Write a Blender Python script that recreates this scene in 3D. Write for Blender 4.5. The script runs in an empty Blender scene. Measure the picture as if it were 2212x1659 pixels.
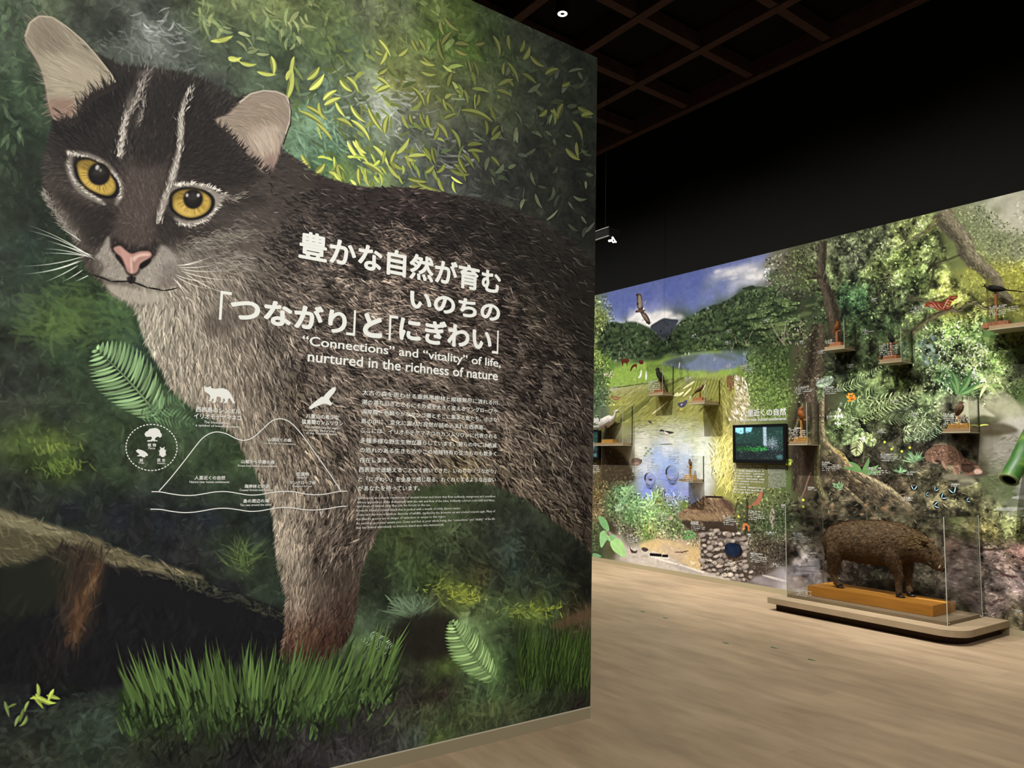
import bpy, bmesh, math, random
import numpy as np
from mathutils import Vector, Matrix

# museum hall: painted wildcat panel on the left, printed landscape wall with specimen cases, boar in a floor case
SC = bpy.context.scene
COL = SC.collection
# ---------------------------------------------------------------- camera geometry (also used to lay the prints out on their walls)
FW, FH = 2212.0, 1659.0
YAW, PITCH, ROLL = math.radians(53.93080), math.radians(5.951586), math.radians(1.287337)
FOC = 1595.8374
EYE = np.array([0.0, 0.0, 1.55])
YA, XA_END, ZA_TOP, ZA_BOT = 3.491378, 3.190329, 4.251855, 0.068728     # face of the cat panel
XB, ZB_TOP, ZB_BOT = 8.166157, 4.310992, 0.062953                        # face of the landscape wall
_cp, _sp = math.cos(PITCH), math.sin(PITCH)
FWD = np.array([math.cos(YAW)*_cp, math.sin(YAW)*_cp, _sp])
_r = np.array([math.sin(YAW), -math.cos(YAW), 0.0]); _u = np.cross(_r, FWD)
RGT = math.cos(ROLL)*_r + math.sin(ROLL)*_u
UPV = -math.sin(ROLL)*_r + math.cos(ROLL)*_u

def ray(x, y):
    x = np.asarray(x, float); y = np.asarray(y, float)
    return FWD + ((x-FW/2)/FOC)[..., None]*RGT - ((y-FH/2)/FOC)[..., None]*UPV
def on_x(x, y, X):
    d = ray(x, y); return EYE + d*((X-EYE[0])/d[..., 0])[..., None]
def on_y(x, y, Y):
    d = ray(x, y); return EYE + d*((Y-EYE[1])/d[..., 1])[..., None]
def on_z(x, y, Z):
    d = ray(x, y); return EYE + d*((Z-EYE[2])/d[..., 2])[..., None]

# ---------------------------------------------------------------- painting: a small numpy brush box for the two printed murals
class Canvas:
    def __init__(s, wall, a0, a1, z0, z1, ppm, seed):
        s.wall, s.a0, s.a1, s.z0, s.z1, s.ppm = wall, a0, a1, z0, z1, ppm
        s.w = int(abs(a1-a0)*ppm); s.h = int((z1-z0)*ppm)
        s.sx = s.w/(a1-a0); s.sy = s.h/(z1-z0)
        s.img = np.zeros((s.h, s.w, 3), np.float32)
        s.rng = np.random.default_rng(seed)
    def wallpt(s, x, y):                      # sight line -> (along the wall, height)
        if s.wall == 'A':
            p = on_y(x, y, YA); return p[..., 0], p[..., 2]
        p = on_x(x, y, XB); return p[..., 1], p[..., 2]
    def P(s, pts):
        pts = np.asarray(pts, float)
        a, z = s.wallpt(pts[..., 0], pts[..., 1])
        return np.stack([(a-s.a0)*s.sx, (s.z1-z)*s.sy], -1)
    def scale(s, pts):                        # canvas px per photo px, local
        pts = np.asarray(pts, float)
        a = s.P(pts); b = s.P(pts+[1.0, 0]); c = s.P(pts+[0, 1.0])
        return np.sqrt(np.abs((b[..., 0]-a[..., 0])*(c[..., 1]-a[..., 1])))

def hx(c):
    c = c.lstrip('#'); return np.array([int(c[i:i+2], 16)/255 for i in (0, 2, 4)], np.float32)

def blur(a, r):
    if r < 0.6: return a
    k = max(1, int(round(r*0.8)))
    for _ in range(2):
        for ax in (0, 1):
            pad = [(0, 0)]*a.ndim; pad[ax] = (k+1, k)
            c = np.cumsum(np.pad(a, pad, mode='edge'), axis=ax, dtype=np.float64)
            n = a.shape[ax]
            sl1 = [slice(None)]*a.ndim; sl2 = [slice(None)]*a.ndim
            sl1[ax] = slice(2*k+1, 2*k+1+n); sl2[ax] = slice(0, n)
            a = ((c[tuple(sl1)]-c[tuple(sl2)])/(2*k+1)).astype(np.float32)
    return a

def poly_mask(cv, q, soft=0.0):               # q in canvas px -> (mask, x0, y0)
    m = int(soft*2.5)+3
    x0 = max(0, int(q[:, 0].min())-m); x1 = min(cv.w, int(q[:, 0].max())+m+2)
    y0 = max(0, int(q[:, 1].min())-m); y1 = min(cv.h, int(q[:, 1].max())+m+2)
    if x1 <= x0 or y1 <= y0: return None
    w, h, ss = x1-x0, y1-y0, 2
    t = np.zeros((h*ss, w+2), np.float32)
    p = q-[x0, y0]
    for i in range(len(p)):
        ax, ay = p[i]; bx, by = p[(i+1) % len(p)]
        if ay == by: continue
        sg = 1.0
        if ay > by: ax, ay, bx, by, sg = bx, by, ax, ay, -1.0
        r0 = max(0, int(math.ceil(ay*ss-0.5))); r1 = min(h*ss-1, int(math.ceil(by*ss-0.5))-1)
        if r1 < r0: continue
        rows = np.arange(r0, r1+1)
        xs = np.clip(ax+(bx-ax)*((rows+0.5)/ss-ay)/(by-ay), 0, w)
        xi = xs.astype(int); fr = xs-xi
        np.add.at(t, (rows, xi), sg*(1-fr)); np.add.at(t, (rows, xi+1), sg*fr)
    mk = np.abs(np.cumsum(t, 1)[:, :w]); mk = np.clip(mk, 0, 1).reshape(h, ss, w).mean(1)
    return blur(mk, soft), x0, y0

def spline(pts, n=6, closed=True):            # smooth outline through photo points
    p = np.asarray(pts, float); N = len(p); out = []
    for i in range(N if closed else N-1):
        g = lambda k: p[(i+k) % N] if closed else p[min(max(i+k, 0), N-1)]
        a, b, c, d = g(-1), g(0), g(1), g(2)
        for t in np.arange(n)/n:
            out.append(0.5*(2*b+(c-a)*t+(2*a-5*b+4*c-d)*t*t+(3*b-a-3*c+d)*t**3))
    if not closed: out.append(p[-1])
    return np.array(out)

def fill(cv, pts, col, soft=0.0, al=1.0, smooth=True, mode='mix'):
    q = cv.P(spline(pts) if smooth else pts)
    sc = float(np.mean(cv.scale(np.asarray(pts, float))))
    r = poly_mask(cv, q, soft*sc)
    if r is None: return
    m, x0, y0 = r; m = m[..., None]*al
    v = cv.img[y0:y0+m.shape[0], x0:x0+m.shape[1]]
    c = hx(col) if isinstance(col, str) else col
    if mode == 'mix': v += (c-v)*m
    else: v *= 1+(c-1)*m                      # 'mul'

def ell(cx, cy, rx, ry, rot=0, n=20):
    t = np.arange(n)*2*math.pi/n; c, s = math.cos(rot), math.sin(rot)
    return np.stack([cx+rx*np.cos(t)*c-ry*np.sin(t)*s, cy+rx*np.cos(t)*s+ry*np.sin(t)*c], -1)

def noise(cv, cell, octs=3, seed=0):
    rg = np.random.default_rng(seed); out = np.zeros((cv.h, cv.w), np.float32); amp = 1.0
    for _ in range(octs):
        gh, gw = int(cv.h/cell)+3, int(cv.w/cell)+3
        g = rg.standard_normal((gh, gw)).astype(np.float32)
        y = np.arange(cv.h)/cell; x = np.arange(cv.w)/cell
        yi = y.astype(int); xi = x.astype(int); fy = (y-yi)[:, None]; fx = (x-xi)[None]
        fy = (fy*fy*(3-2*fy)).astype(np.float32); fx = (fx*fx*(3-2*fx)).astype(np.float32)
        r = g[yi]*(1-fy)+g[yi+1]*fy
        out += amp*(r[:, xi]*(1-fx)+r[:, xi+1]*fx)
        amp *= 0.6; cell = max(1.5, cell/2.1)
    return out

def under(cv, pts, s=25.0, step=8):           # soft underpainting from colour swatches (photo x, y, colour)
    xy = cv.P([(a, b) for a, b, _ in pts]); co = np.array([hx(c) for _, _, c in pts])
    gy, gx = np.mgrid[0:cv.h+step:step, 0:cv.w+step:step]
    acc = np.zeros(gx.shape+(3,), np.float32); ws = np.zeros(gx.shape, np.float32)
    for (px, py), c in zip(xy, co):
        w = 1.0/((gx-px)**2+(gy-py)**2+s*s)**1.6*1e6
        acc += w[..., None]*c; ws += w
    g = acc/ws[..., None]
    y = np.arange(cv.h)/step; x = np.arange(cv.w)/step
    yi = y.astype(int); xi = x.astype(int); fy = (y-yi)[:, None, None].astype(np.float32); fx = (x-xi)[None, :, None].astype(np.float32)
    r = g[yi]*(1-fy)+g[yi+1]*fy
    return r[:, xi]*(1-fx)+r[:, xi+1]*fx

def field(pts, xy, s=40.0):                   # interpolate angles (degrees, photo frame) at photo points
    xy = np.asarray(xy, float); ax = np.zeros(len(xy)); ay = np.zeros(len(xy))
    for x, y, d in pts:
        w = 1/((xy[:, 0]-x)**2+(xy[:, 1]-y)**2+s*s)**1.5
        ax += w*math.cos(math.radians(d)); ay += w*math.sin(math.radians(d))
    return np.arctan2(ay, ax)

def strokes(cv, p0, p1, bend, w, col, al=1.0, layers=4, taper='tip', canvas_space=False):
    """curved tapering brush strokes; p0,p1 photo px; w photo px; col (N,3); al scalar or (N,)"""
    p0 = np.asarray(p0, float).reshape(-1, 2); p1 = np.asarray(p1, float).reshape(-1, 2); N = len(p0)
    if N == 0: return
    bend = np.broadcast_to(np.asarray(bend, float), (N,)); w = np.broadcast_to(np.asarray(w, float), (N,))
    al = np.broadcast_to(np.asarray(al, np.float32), (N,)); col = np.broadcast_to(np.asarray(col, np.float32), (N, 3))
    d = p1-p0; pm = (p0+p1)/2+np.stack([-d[:, 1], d[:, 0]], 1)*bend[:, None]
    if canvas_space: sc = np.ones(N)
    else: sc = cv.scale(p0); p0, p1, pm = cv.P(p0), cv.P(p1), cv.P(pm)
    cw = np.maximum(w*sc, 0.35); L = np.hypot(*(p1-p0).T)*1.1+0.5
    order = np.arange(N)
    for ly in range(layers):
        idx = order[ly::layers]
        A = C = None
        key = (np.ceil(np.log2(L[idx]+1))*16+np.ceil(np.log2(cw[idx]+1))).astype(int)
        xs, ys, ws, cs = [], [], [], []
        for k in np.unique(key):
            ii = idx[key == k]
            n = int(math.ceil(L[ii].max()/0.8))+1; m = max(1, int(math.ceil(cw[ii].max()/0.8)))
            t = (np.arange(n)+0.5)/n; a = p0[ii][:, None]; b = p1[ii][:, None]; c = pm[ii][:, None]; tt = t[None, :, None]
            q = (1-tt)**2*a+2*tt*(1-tt)*c+tt*tt*b
            tg = 2*(1-tt)*(c-a)+2*tt*(b-c); tg /= np.linalg.norm(tg, axis=-1, keepdims=True)+1e-6
            nr = np.stack([-tg[..., 1], tg[..., 0]], -1)
            if taper == 'tip': pr = np.minimum(1, (1-t)*1.6)*np.minimum(1, t*6+0.3)
            elif taper == 'leaf': pr = np.sin(np.pi*t**0.8)**0.8
            elif taper == 'soft': pr = np.sin(np.pi*t)**0.5
            else: pr = np.ones(n)
            hw = cw[ii][:, None]*pr[None]/2
            s = (np.arange(m)+0.5)/m*2-1
            pts = q[:, :, None]+nr[:, :, None]*(hw[..., None]*s)[..., None]
            cov = ((L[ii]/n)[:, None]*2*hw/m)[..., None]*np.ones(m)*al[ii][:, None, None]
            xs.append(pts[..., 0].ravel()); ys.append(pts[..., 1].ravel()); ws.append(cov.ravel())
            cs.append(np.repeat(ii, n*m))
        x = np.concatenate(xs)-0.5; y = np.concatenate(ys)-0.5; wt = np.concatenate(ws); ci = np.concatenate(cs)
        ok = (x > 0) & (y > 0) & (x < cv.w-2) & (y < cv.h-2)
        x, y, wt, ci = x[ok], y[ok], wt[ok], ci[ok]
        if len(x) == 0: continue
        x0, y0 = int(x.min()), int(y.min()); bw, bh = int(x.max())-x0+3, int(y.max())-y0+3
        xi = x.astype(int); yi = y.astype(int); fx = x-xi; fy = y-yi; base = (yi-y0)*bw+xi-x0
        A = np.zeros(bw*bh); C = np.zeros((bw*bh, 3))
        for dx, dy in ((0, 0), (1, 0), (0, 1), (1, 1)):
            ww = wt*(fx if dx else 1-fx)*(fy if dy else 1-fy); b = base+dy*bw+dx
            A += np.bincount(b, ww, bw*bh)
            for k in range(3): C[:, k] += np.bincount(b, ww*col[ci, k], bw*bh)
        a = np.minimum(A, 1)[:, None]; c = C/np.maximum(A, 1e-6)[:, None]
        v = cv.img[y0:y0+bh, x0:x0+bw]
        v += ((c-v.reshape(-1, 3))*a).reshape(bh, bw, 3).astype(np.float32)

def sample(cv, pts):
    q = cv.P(pts); xi = np.clip(q[:, 0].astype(int), 0, cv.w-1); yi = np.clip(q[:, 1].astype(int), 0, cv.h-1)
    return cv.img[yi, xi]

def inside(pts, poly):
    x, y = pts[:, 0], pts[:, 1]; r = np.zeros(len(x), bool); n = len(poly)
    for i in range(n):
        (ax, ay), (bx, by) = poly[i], poly[(i+1) % n]
        c = (ay > y) != (by > y)
        if ay != by: r ^= c & (x < ax+(bx-ax)*(y-ay)/(by-ay))
    return r

def scatter(cv, poly, n):                      # n random photo points inside a photo polygon
    poly = np.asarray(poly, float); lo, hi = poly.min(0), poly.max(0); out = np.zeros((0, 2))
    while len(out) < n:
        p = lo+cv.rng.random((n*2, 2))*(hi-lo); out = np.vstack([out, p[inside(p, poly)]])
    return out[:n]

def dab(cv, poly, n, L, w, ang, spread, gain=(0.7, 1.4), al=0.6, bend=0.25, layers=4, taper='soft', tint=None, tmix=0.5, offs=6, mask=None, spray=0, within=None):
    """strokes that pick up the colour already on the canvas and vary it"""
    p = scatter(cv, poly, n); rg = cv.rng
    if spray: p = p+rg.normal(0, spray, (n, 2)); p = p[inside(p, np.asarray(within, float))]; n = len(p)
    if mask is not None:
        q = cv.P(p); p = p[mask[0][np.clip(q[:, 1].astype(int), 0, cv.h-1), np.clip(q[:, 0].astype(int), 0, cv.w-1)]*mask[2] > mask[1]+rg.normal(0, .25, n)]; n = len(p)
    a = np.radians(ang)+rg.normal(0, math.radians(spread), n) if np.isscalar(ang) else field(ang, p)+rg.normal(0, math.radians(spread), n)
    l = rg.uniform(L[0], L[1], n); c = sample(cv, p+rg.normal(0, offs, (n, 2)))*rg.uniform(gain[0], gain[1], n)[:, None]
    if tint is not None:
        tc = np.array([hx(t) for t in tint])[rg.integers(0, len(tint), n)]; mx = rg.random(n)[:, None]*tmix; c = c*(1-mx)+tc*mx
    d = np.stack([np.cos(a), np.sin(a)], 1)*l[:, None]
    strokes(cv, p-d/2, p+d/2, rg.normal(0, bend, n), rg.uniform(w[0], w[1], n), np.clip(c, 0, 1), al, layers, taper)

def leaves(cv, cl, n, L, w, cols, ang=None, spread=60, al=1.0, rib=None, layers=3, bend=0.2, jit=0.12):
    """leaves at photo points cl (scattered n around if polygon)"""
    rg = cv.rng; p = np.asarray(cl, float) if n is None else scatter(cv, cl, n); n = len(p)
    a = rg.uniform(0, 2*math.pi, n) if ang is None else math.radians(ang)+rg.normal(0, math.radians(spread), n)
    l = rg.uniform(L[0], L[1], n); d = np.stack([np.cos(a), np.sin(a)], 1)*l[:, None]
    c = np.array([hx(t) for t in cols])[rg.integers(0, len(cols), n)]*(1+rg.normal(0, jit, n))[:, None]
    b = rg.normal(0, bend, n); ww = rg.uniform(w[0], w[1], n)
    strokes(cv, p-d/2, p+d/2, b, ww, np.clip(c, 0, 1), al, layers, 'leaf')
    if rib is not None:
        strokes(cv, p-d/2, p+d/2, b+0.06, ww*0.35, np.clip(c*rib, 0, 1), al, layers, 'leaf')

def frond(cv, base, tip, width, col, n=26, bend=0.15, droop=0.3, w=4, al=0.9, jit=0.15, side=(1, 1)):
    """fern or palm frond: a rib with leaflets on both sides"""
    base = np.array(base, float); tip = np.array(tip, float); d = tip-base; pm = (base+tip)/2+np.array([-d[1], d[0]])*bend
    t = np.linspace(0.06, 0.97, n)[:, None]; q = (1-t)**2*base+2*t*(1-t)*pm+t*t*tip
    tg = 2*(1-t)*(pm-base)+2*t*(tip-pm); tg /= np.linalg.norm(tg, axis=1, keepdims=True); nr = np.stack([-tg[:, 1], tg[:, 0]], 1)
    ln = (width*np.sin(np.pi*np.clip(t*0.9+0.1, 0, 1))**0.7)
    c0 = hx(col) if isinstance(col, str) else col
    for sgn, k in ((1, side[0]), (-1, side[1])):
        if not k: continue
        e = q+(sgn*nr*(1-droop*0.4)+tg*(0.45+droop*0.3))*ln*k
        c = np.clip(c0*(1+cv.rng.normal(0, jit, n))[:, None], 0, 1)
        strokes(cv, q, e, sgn*0.12+cv.rng.normal(0, .04, n), w, c, al, 2, 'leaf')
    strokes(cv, [base], [tip], bend*1.0, w*0.6, c0*0.8, al, 1, 'tip')

def limb(cv, pts, w, c, al=.95, hl=None, soft=.8):
    """a branch or root: tapering band along a smooth path, with an optional light or dark side"""
    p = np.array(spline(pts, 6, False)); ww = np.interp(np.linspace(0, 1, len(p)), np.linspace(0, 1, len(w)), w)[:, None]
    t = np.gradient(p, axis=0); t /= np.linalg.norm(t, axis=1, keepdims=True)+1e-6; nr = np.stack([-t[:, 1], t[:, 0]], 1)
    wob = cv.rng.normal(0, .04, (len(p), 1))
    band = lambda o, k: np.vstack([p+nr*ww*(o+k*.5+wob), (p+nr*ww*(o-k*.5-wob))[::-1]])
    fill(cv, band(0, 1), c, soft, al, False)
    if hl: fill(cv, band(hl[1], .42), hl[0], max(1, float(ww.mean())*.12), .7, False); fill(cv, band(-hl[1]*1.2, .34), np.clip(hx(c)*.55, 0, 1), max(1, float(ww.mean())*.12), .55, False)
    if float(ww.mean()) > 6: dab(cv, band(0, .9), int(len(p)*float(ww.mean())*.5), (4, 12), (.8, 2), math.degrees(math.atan2(*(p[-1]-p[0])[::-1])), 18, (.65, 1.45), .5, .08, 4, 'soft')

def finish(cv, r, amt, sat):
    """a print's crispness and ink strength"""
    lo = blur(cv.img, r); cv.img += amt*(cv.img-lo); g = cv.img.mean(-1, keepdims=True)
    cv.img[:] = np.clip((g+(cv.img-g)*sat)*1.1-.036, 0.004, 1)
# ---------------------------------------------------------------- camera, world, lights, exposure
cam = bpy.data.cameras.new('camera'); cam_o = bpy.data.objects.new('camera', cam); COL.objects.link(cam_o)
cam.sensor_fit = 'HORIZONTAL'; cam.sensor_width = 36.0; cam.lens = FOC/FW*36.0; cam.clip_start = 0.05; cam.clip_end = 100
_m = Matrix.Identity(4)
for i in range(3):
    _m[i][0], _m[i][1], _m[i][2], _m[i][3] = RGT[i], UPV[i], -FWD[i], EYE[i]
cam_o.matrix_world = _m
SC.camera = cam_o

world = bpy.data.worlds.new('hall_dark'); SC.world = world; world.use_nodes = True
world.node_tree.nodes['Background'].inputs[0].default_value = (1.0, 0.93, 0.85, 1)
world.node_tree.nodes['Background'].inputs[1].default_value = 0.012

def spot(name, loc, target, power, angle, col=(1, 0.985, 0.96), blend=1.0, size=0.08):
    l = bpy.data.lights.new(name, 'SPOT'); l.energy = power; l.color = col; l.spot_size = math.radians(angle); l.spot_blend = blend; l.shadow_soft_size = size
    o = bpy.data.objects.new(name, l); COL.objects.link(o); o.location = loc
    o.rotation_euler = (Vector(target)-Vector(loc)).to_track_quat('-Z', 'Y').to_euler()
    return o
for x, w in ((-0.8, 860), (0.8, 880), (2.4, 900), (3.9, 400)):   # wall washers on the wildcat panel
    spot('panel_spotlight', (x, -2.5, 6.3), (x, YA, -0.7), w*1.12, 92)
for y in (0.8, 2.8, 4.8, 6.8, 8.8, 10.8):                    # landscape wall: at each station a wide washer and a narrow low beam
    spot('landscape_spotlight', (4.8, y, 6.4), (XB, y, 0.5), 520 if y > 1 else 300, 100, size=0.03)
    spot('landscape_spotlight', (4.8, y, 6.4), (XB, y, -0.6), 1800 if y > 1 else 600, 38, size=0.03)

SC.view_settings.view_transform = 'Standard'; SC.view_settings.look = 'None'
SC.view_settings.exposure = 0.0; SC.view_settings.gamma = 1.0; SC.view_settings.use_curve_mapping = False
CAT = [(54,80),(64,50),(84,35),(111,37),(143,57),(179,87),(205,112),(240,130),(262,143),(294,145),(330,147),(378,153),(426,167),(469,187),(495,205),
 (517,211),(541,201),(569,196),(597,198),(617,207),(627,227),(627,259),(617,290),(609,322),(636,340),(660,358),(684,375),(718,388),(762,400),(802,406),(853,404),(897,406),
 (937,413),(971,420),(1005,424),(1056,435),(1106,449),(1157,469),(1207,499),(1241,526),(1275,557),(1300,600),(1300,1225),(1279,1201),(1264,1179),(1232,1150),(1196,1125),(1163,1100),
 (1123,1071),(1068,1047),(1017,1033),(986,1041),(955,1044),(924,1046),(900,1052),(888,1064),(879,1078),(850,1110),(820,1143),(806,1175),(791,1208),(780,1235),(777,1262),(770,1313),
 (764,1349),(755,1376),(737,1402),(708,1425),(660,1436),(625,1432),(604,1420),(607,1396),(616,1350),(614,1313),(619,1291),(610,1262),(599,1222),(592,1150),(587,1100),
 (573,1071),(561,1036),(545,1004),(530,985),(513,947),(490,925),(470,910),(440,892),(418,880),(403,868),(384,853),(368,840),(348,796),(327,763),(314,739),(304,712),(297,685),(290,665),
 (263,646),(243,635),(230,621),(219,607),(199,587),(182,567),(175,555),(159,517),(135,481),(111,442),(95,402),(91,370),(99,330),(107,294),(115,262),(103,223),(97,187),(86,147),(68,115),(56,95)]
EAR_L = [(54,80),(64,50),(84,35),(111,37),(143,57),(179,87),(211,123),(239,159),(249,178),(232,188),(200,200),(176,222),(165,250),(140,256),(116,258),(103,223),(97,187),(86,147),(68,115),(56,95)]
EAR_R = [(465,260),(490,247),(517,222),(541,203),(569,196),(597,198),(617,207),(627,227),(627,259),(617,290),(606,318),(597,350),(580,372),(560,366),(540,340),(512,310),(495,290)]
EYE_L = [(163,360),(165,350),(173,344),(191,343),(215,354),(239,376),(253,398),(252,416),(238,426),(215,422),(187,406),(169,384)]
EYE_R = [(369,436),(372,420),(390,409),(418,408),(444,415),(459,430),(457,450),(442,465),(414,473),(390,467),(372,453)]
NOSE = [(245,536),(259,531),(272,541),(284,548),(302,543),(322,543),(328,552),(318,561),(303,573),(296,588),(284,592),(274,586),(270,573),(263,557),(250,546)]

def paint_a():
    cv = Canvas('A', -1.0, XA_END, ZA_BOT, ZA_TOP, 480, 11); rg = cv.rng
    bg = '''0,0,4c5747 100,5,555e48 60,20,4e5844 200,10,3f4438 250,45,32342e 330,15,3a3f37 400,0,4d5841 450,20,66744a 520,10,6b784c 600,10,6f7a48 700,20,5d6c40 800,20,667050 870,10,5f6a48 930,25,5f6e38 1000,25,50622b 1050,45,3c4a2a 1120,75,2d3427 1200,115,272b23 1270,150,23271f
10,90,475342 20,140,41503c 300,85,636a60 325,62,8b9087 350,85,777c74 395,95,535a52 260,100,454b42 230,75,3c4139 450,75,586748 520,95,4c5a40 470,120,4a5442 600,90,4b5b3d 700,100,57683f 760,110,4f6043 850,110,5c6638 950,80,577030 1010,100,4d6328 1080,110,394528 1160,150,2d3326 1230,200,262a21 1275,260,21251d
20,180,2f3f2c 35,250,344531 15,300,2b3a28 70,300,2a3827 60,200,33442f 430,160,4b5348 470,170,454d42 560,180,4c5945 530,140,4e5c44 640,190,4f5c42 640,250,59704f 700,190,516350 750,170,5f6d48 800,190,848e72 860,180,757a40 900,200,6c7040 950,170,5f6736 1000,190,4c5536 1060,200,434b32 1150,230,31362a 1200,280,262a22
20,400,232b21 60,350,212720 30,350,262f24 680,275,6d8c70 700,300,587558 720,320,4c6950 660,320,6a8a6a 760,290,53604a 800,260,6a7662 830,225,8d9384 860,240,7d8273 900,285,494e41 940,260,5a5f48 980,290,45493c 1020,320,3b3e35 1060,320,34372f 1150,330,272923 1250,350,1f211c 1270,440,1e201b
740,370,62783e 700,350,4f7048 780,350,4a5a46 820,375,6a7a4a 860,350,5c6455 900,380,515a4c 960,345,3f423c 960,390,4b4f48 1000,380,3c3e39 1050,390,33342f 1100,400,2a2b27 1180,420,242520 1240,480,1f201c
20,480,2b3328 60,520,26302a 60,570,2a3a2d 20,560,303830 30,640,323a32 130,610,374b31 170,660,44582f 220,660,3b5233 100,700,40532c 150,690,465a2e 60,660,374732 40,760,2b3129 250,710,3a5034 280,760,35493a 150,770,2e3f2b 80,830,292f28 20,830,272b27 200,830,2f3c2b 260,860,33442f 30,880,343a2f 130,900,282f27 60,950,47572d 110,957,5d6f34 90,985,46582d 140,1000,536830 120,1010,4b5e2e 190,1000,36432d 230,960,313d2d 250,930,38482f 290,890,3a4b33 340,900,42563b 380,880,4d6645 420,890,33432f 450,920,2f3c2c 300,1000,353f2e 250,1020,33412c 380,1000,37442e 430,1000,3d4d34 480,960,35432d 520,1000,3a492f 470,1060,303c2d 540,1050,2f3a2b 560,1080,29322a 400,1060,2b342b 350,1080,262c2b 200,1060,272e2a 100,1060,2a312a 30,1050,2d322c 150,1100,21262a 260,1110,20242a 350,1120,20242a 450,1120,20252b 560,1130,232a2a 540,1170,2c352c 480,1180,2e382c 510,1200,3f4c31 530,1230,394630 560,1220,303a2c 560,1270,2c352a 460,1210,262a28 380,1160,25252a 300,1150,252629 580,1290,2b352a 420,1200,272728 60,1090,2a2d2b 0,1085,2b2d28
500,1275,23232a 300,1300,1f2026 400,1330,1c1d21 500,1330,1d1e20 560,1320,1e2120 300,1400,1a1b20 400,1400,1b1c1e 200,1420,1e1d22 250,1450,1c1e22 560,1380,1c1e1c 100,1300,22231f 60,1250,262b22 100,1400,1d1d1f 30,1350,1f201e 20,1450,222224 60,1500,1d1e20 180,1480,202222
150,1540,333c33 200,1560,3a473c 100,1570,2c342d 30,1560,272b28 230,1590,38433a 60,1620,33352d 180,1620,2f3a2f 20,1640,2b2e28 120,1650,2e352b 260,1640,2d3329 320,1600,303929 300,1540,39492d 400,1560,344229 480,1570,2c3626 420,1620,262923 560,1600,282926 350,1650,242623 520,1650,262426 640,1640,2d2a2c 700,1640,343133 600,1560,252b22 660,1590,282828 650,1520,262d21 720,1540,272926 760,1500,2b2a28 760,1620,353235 830,1560,2f302c 800,1520,2d2a28
840,1150,333d24 870,1170,3f4a2a 920,1130,3a442a 900,1160,3c462b 960,1150,38412b 1000,1170,333b29 1060,1160,272a24 840,1200,344029 900,1220,374529 950,1200,30392a 1000,1220,24291f 1060,1210,282d26 1100,1180,36403a 1110,1220,2b3630 1150,1160,2b2f28 1180,1220,1f231e 1240,1220,1c1e1b 1260,1280,1d1f1a 800,1250,262c22 830,1290,2a3226 880,1260,38482b 920,1250,42562b 960,1265,535f2c 990,1285,66742f 1010,1290,6b7630 960,1300,4a4f2c 890,1290,4a5c45 870,1310,52664b 930,1310,373a2a 850,1340,3c4836 880,1350,2b2a26 930,1350,26251f 980,1340,38402a 1020,1320,3f492c 1060,1310,3e4c30 1090,1320,4a5c36 1130,1325,586a34 1160,1320,5f6f30 1190,1330,42502b 1080,1260,2c3127 1040,1240,35301f 1140,1270,262d25 1200,1270,263026 1240,1310,33301f 1260,1330,4f402f 1230,1340,4a3f2b
800,1360,43533f 790,1390,50653f 830,1390,37432f 860,1400,27261f 910,1400,221f1b 960,1400,2d2e22 980,1370,75905a 1000,1350,7d9866 1030,1370,6b8654 1010,1400,6f8f55 1050,1420,688a4e 1060,1450,5b7f43 1030,1440,5f8348 1080,1370,343f2b 1120,1380,2a3422 1180,1360,2c3823 1240,1400,25311c 1200,1420,2b3a1f 1150,1440,2a371f 1100,1430,2e3b26 1250,1480,222919 990,1420,4a5f2b 960,1440,4a5b2a 940,1460,3f4a29 880,1430,2f3424 850,1450,2d3126 900,1480,2c2b26 960,1480,33302a 1000,1480,38402c 1040,1490,35452f 1080,1500,3a4a2d 1140,1500,35442a 1200,1490,2f3b24 1250,1530,241f1d 850,1500,262321 900,1510,2a2422 950,1500,2a211f 830,1530,33302d 880,1550,3c4032 920,1540,42492f 900,1590,39423a 960,1560,37432c 1000,1540,465330 1060,1530,46502f 1100,1540,3f452b 1150,1540,353c28 1010,1580,3f4830 960,1600,4d5a2f 930,1610,4f6030 1050,1580,3a402c 1100,1570,2c3226 1180,1560,272d22 1000,1600,393c2d 860,1610,3a3a38 890,1640,353535 820,1640,393638'''
    sw = []
    for t in bg.split():
        x, y, c = t.split(','); sw.append((float(x), float(y), c))
    for x, y, c in list(sw):                                     # beyond the frame's left edge the print goes on the same way
        if x <= 70: sw.append((-x-60, y, c))
    cv.img[:] = under(cv, sw, 16)
    n1 = noise(cv, 60, 4, 1); n2 = noise(cv, 16, 3, 2)
    cv.img *= np.clip(1+0.10*n1+0.06*n2, 0.4, 1.8)[..., None]
    full = [(-420,-60),(1300,-60),(1300,1600),(700,1700),(-420,1700)]
    G = ['3f5a36','56703a','6b7d46','2a3326','7e8f6a']
    dab(cv, full, 5000, (14,46), (5,14), 60, 70, (0.7,1.35), 0.35, 0.2, 6, tint=G, tmix=0.15)
    dab(cv, full, 9000, (8,26), (2,5), 70, 60, (0.65,1.5), 0.4, 0.25, 6, tint=G, tmix=0.15)
    # misty grey foliage tufts behind the ears
    for (x,y,r,c,k) in [(325,62,30,'a9aea6',26),(350,85,40,'8d938b',40),(800,215,55,'b3bca6',50),(840,235,50,'a4ab9c',40),(690,280,45,'8fb48e',70),(665,300,35,'7ca07c',50),(360,120,50,'6d756b',50),(270,90,40,'6c756a',40),(960,345,40,'7d817a',30),(940,300,30,'777b70',20),(1050,440,60,'5b5f5a',20),(820,260,60,'c3cbb6',18)]:
        n = k; p = np.stack([rg.normal(x, r, n), rg.normal(y, r*0.55, n)], 1); a = rg.normal(0.4, 0.6, n); l = rg.uniform(10, 38, n)
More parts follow.
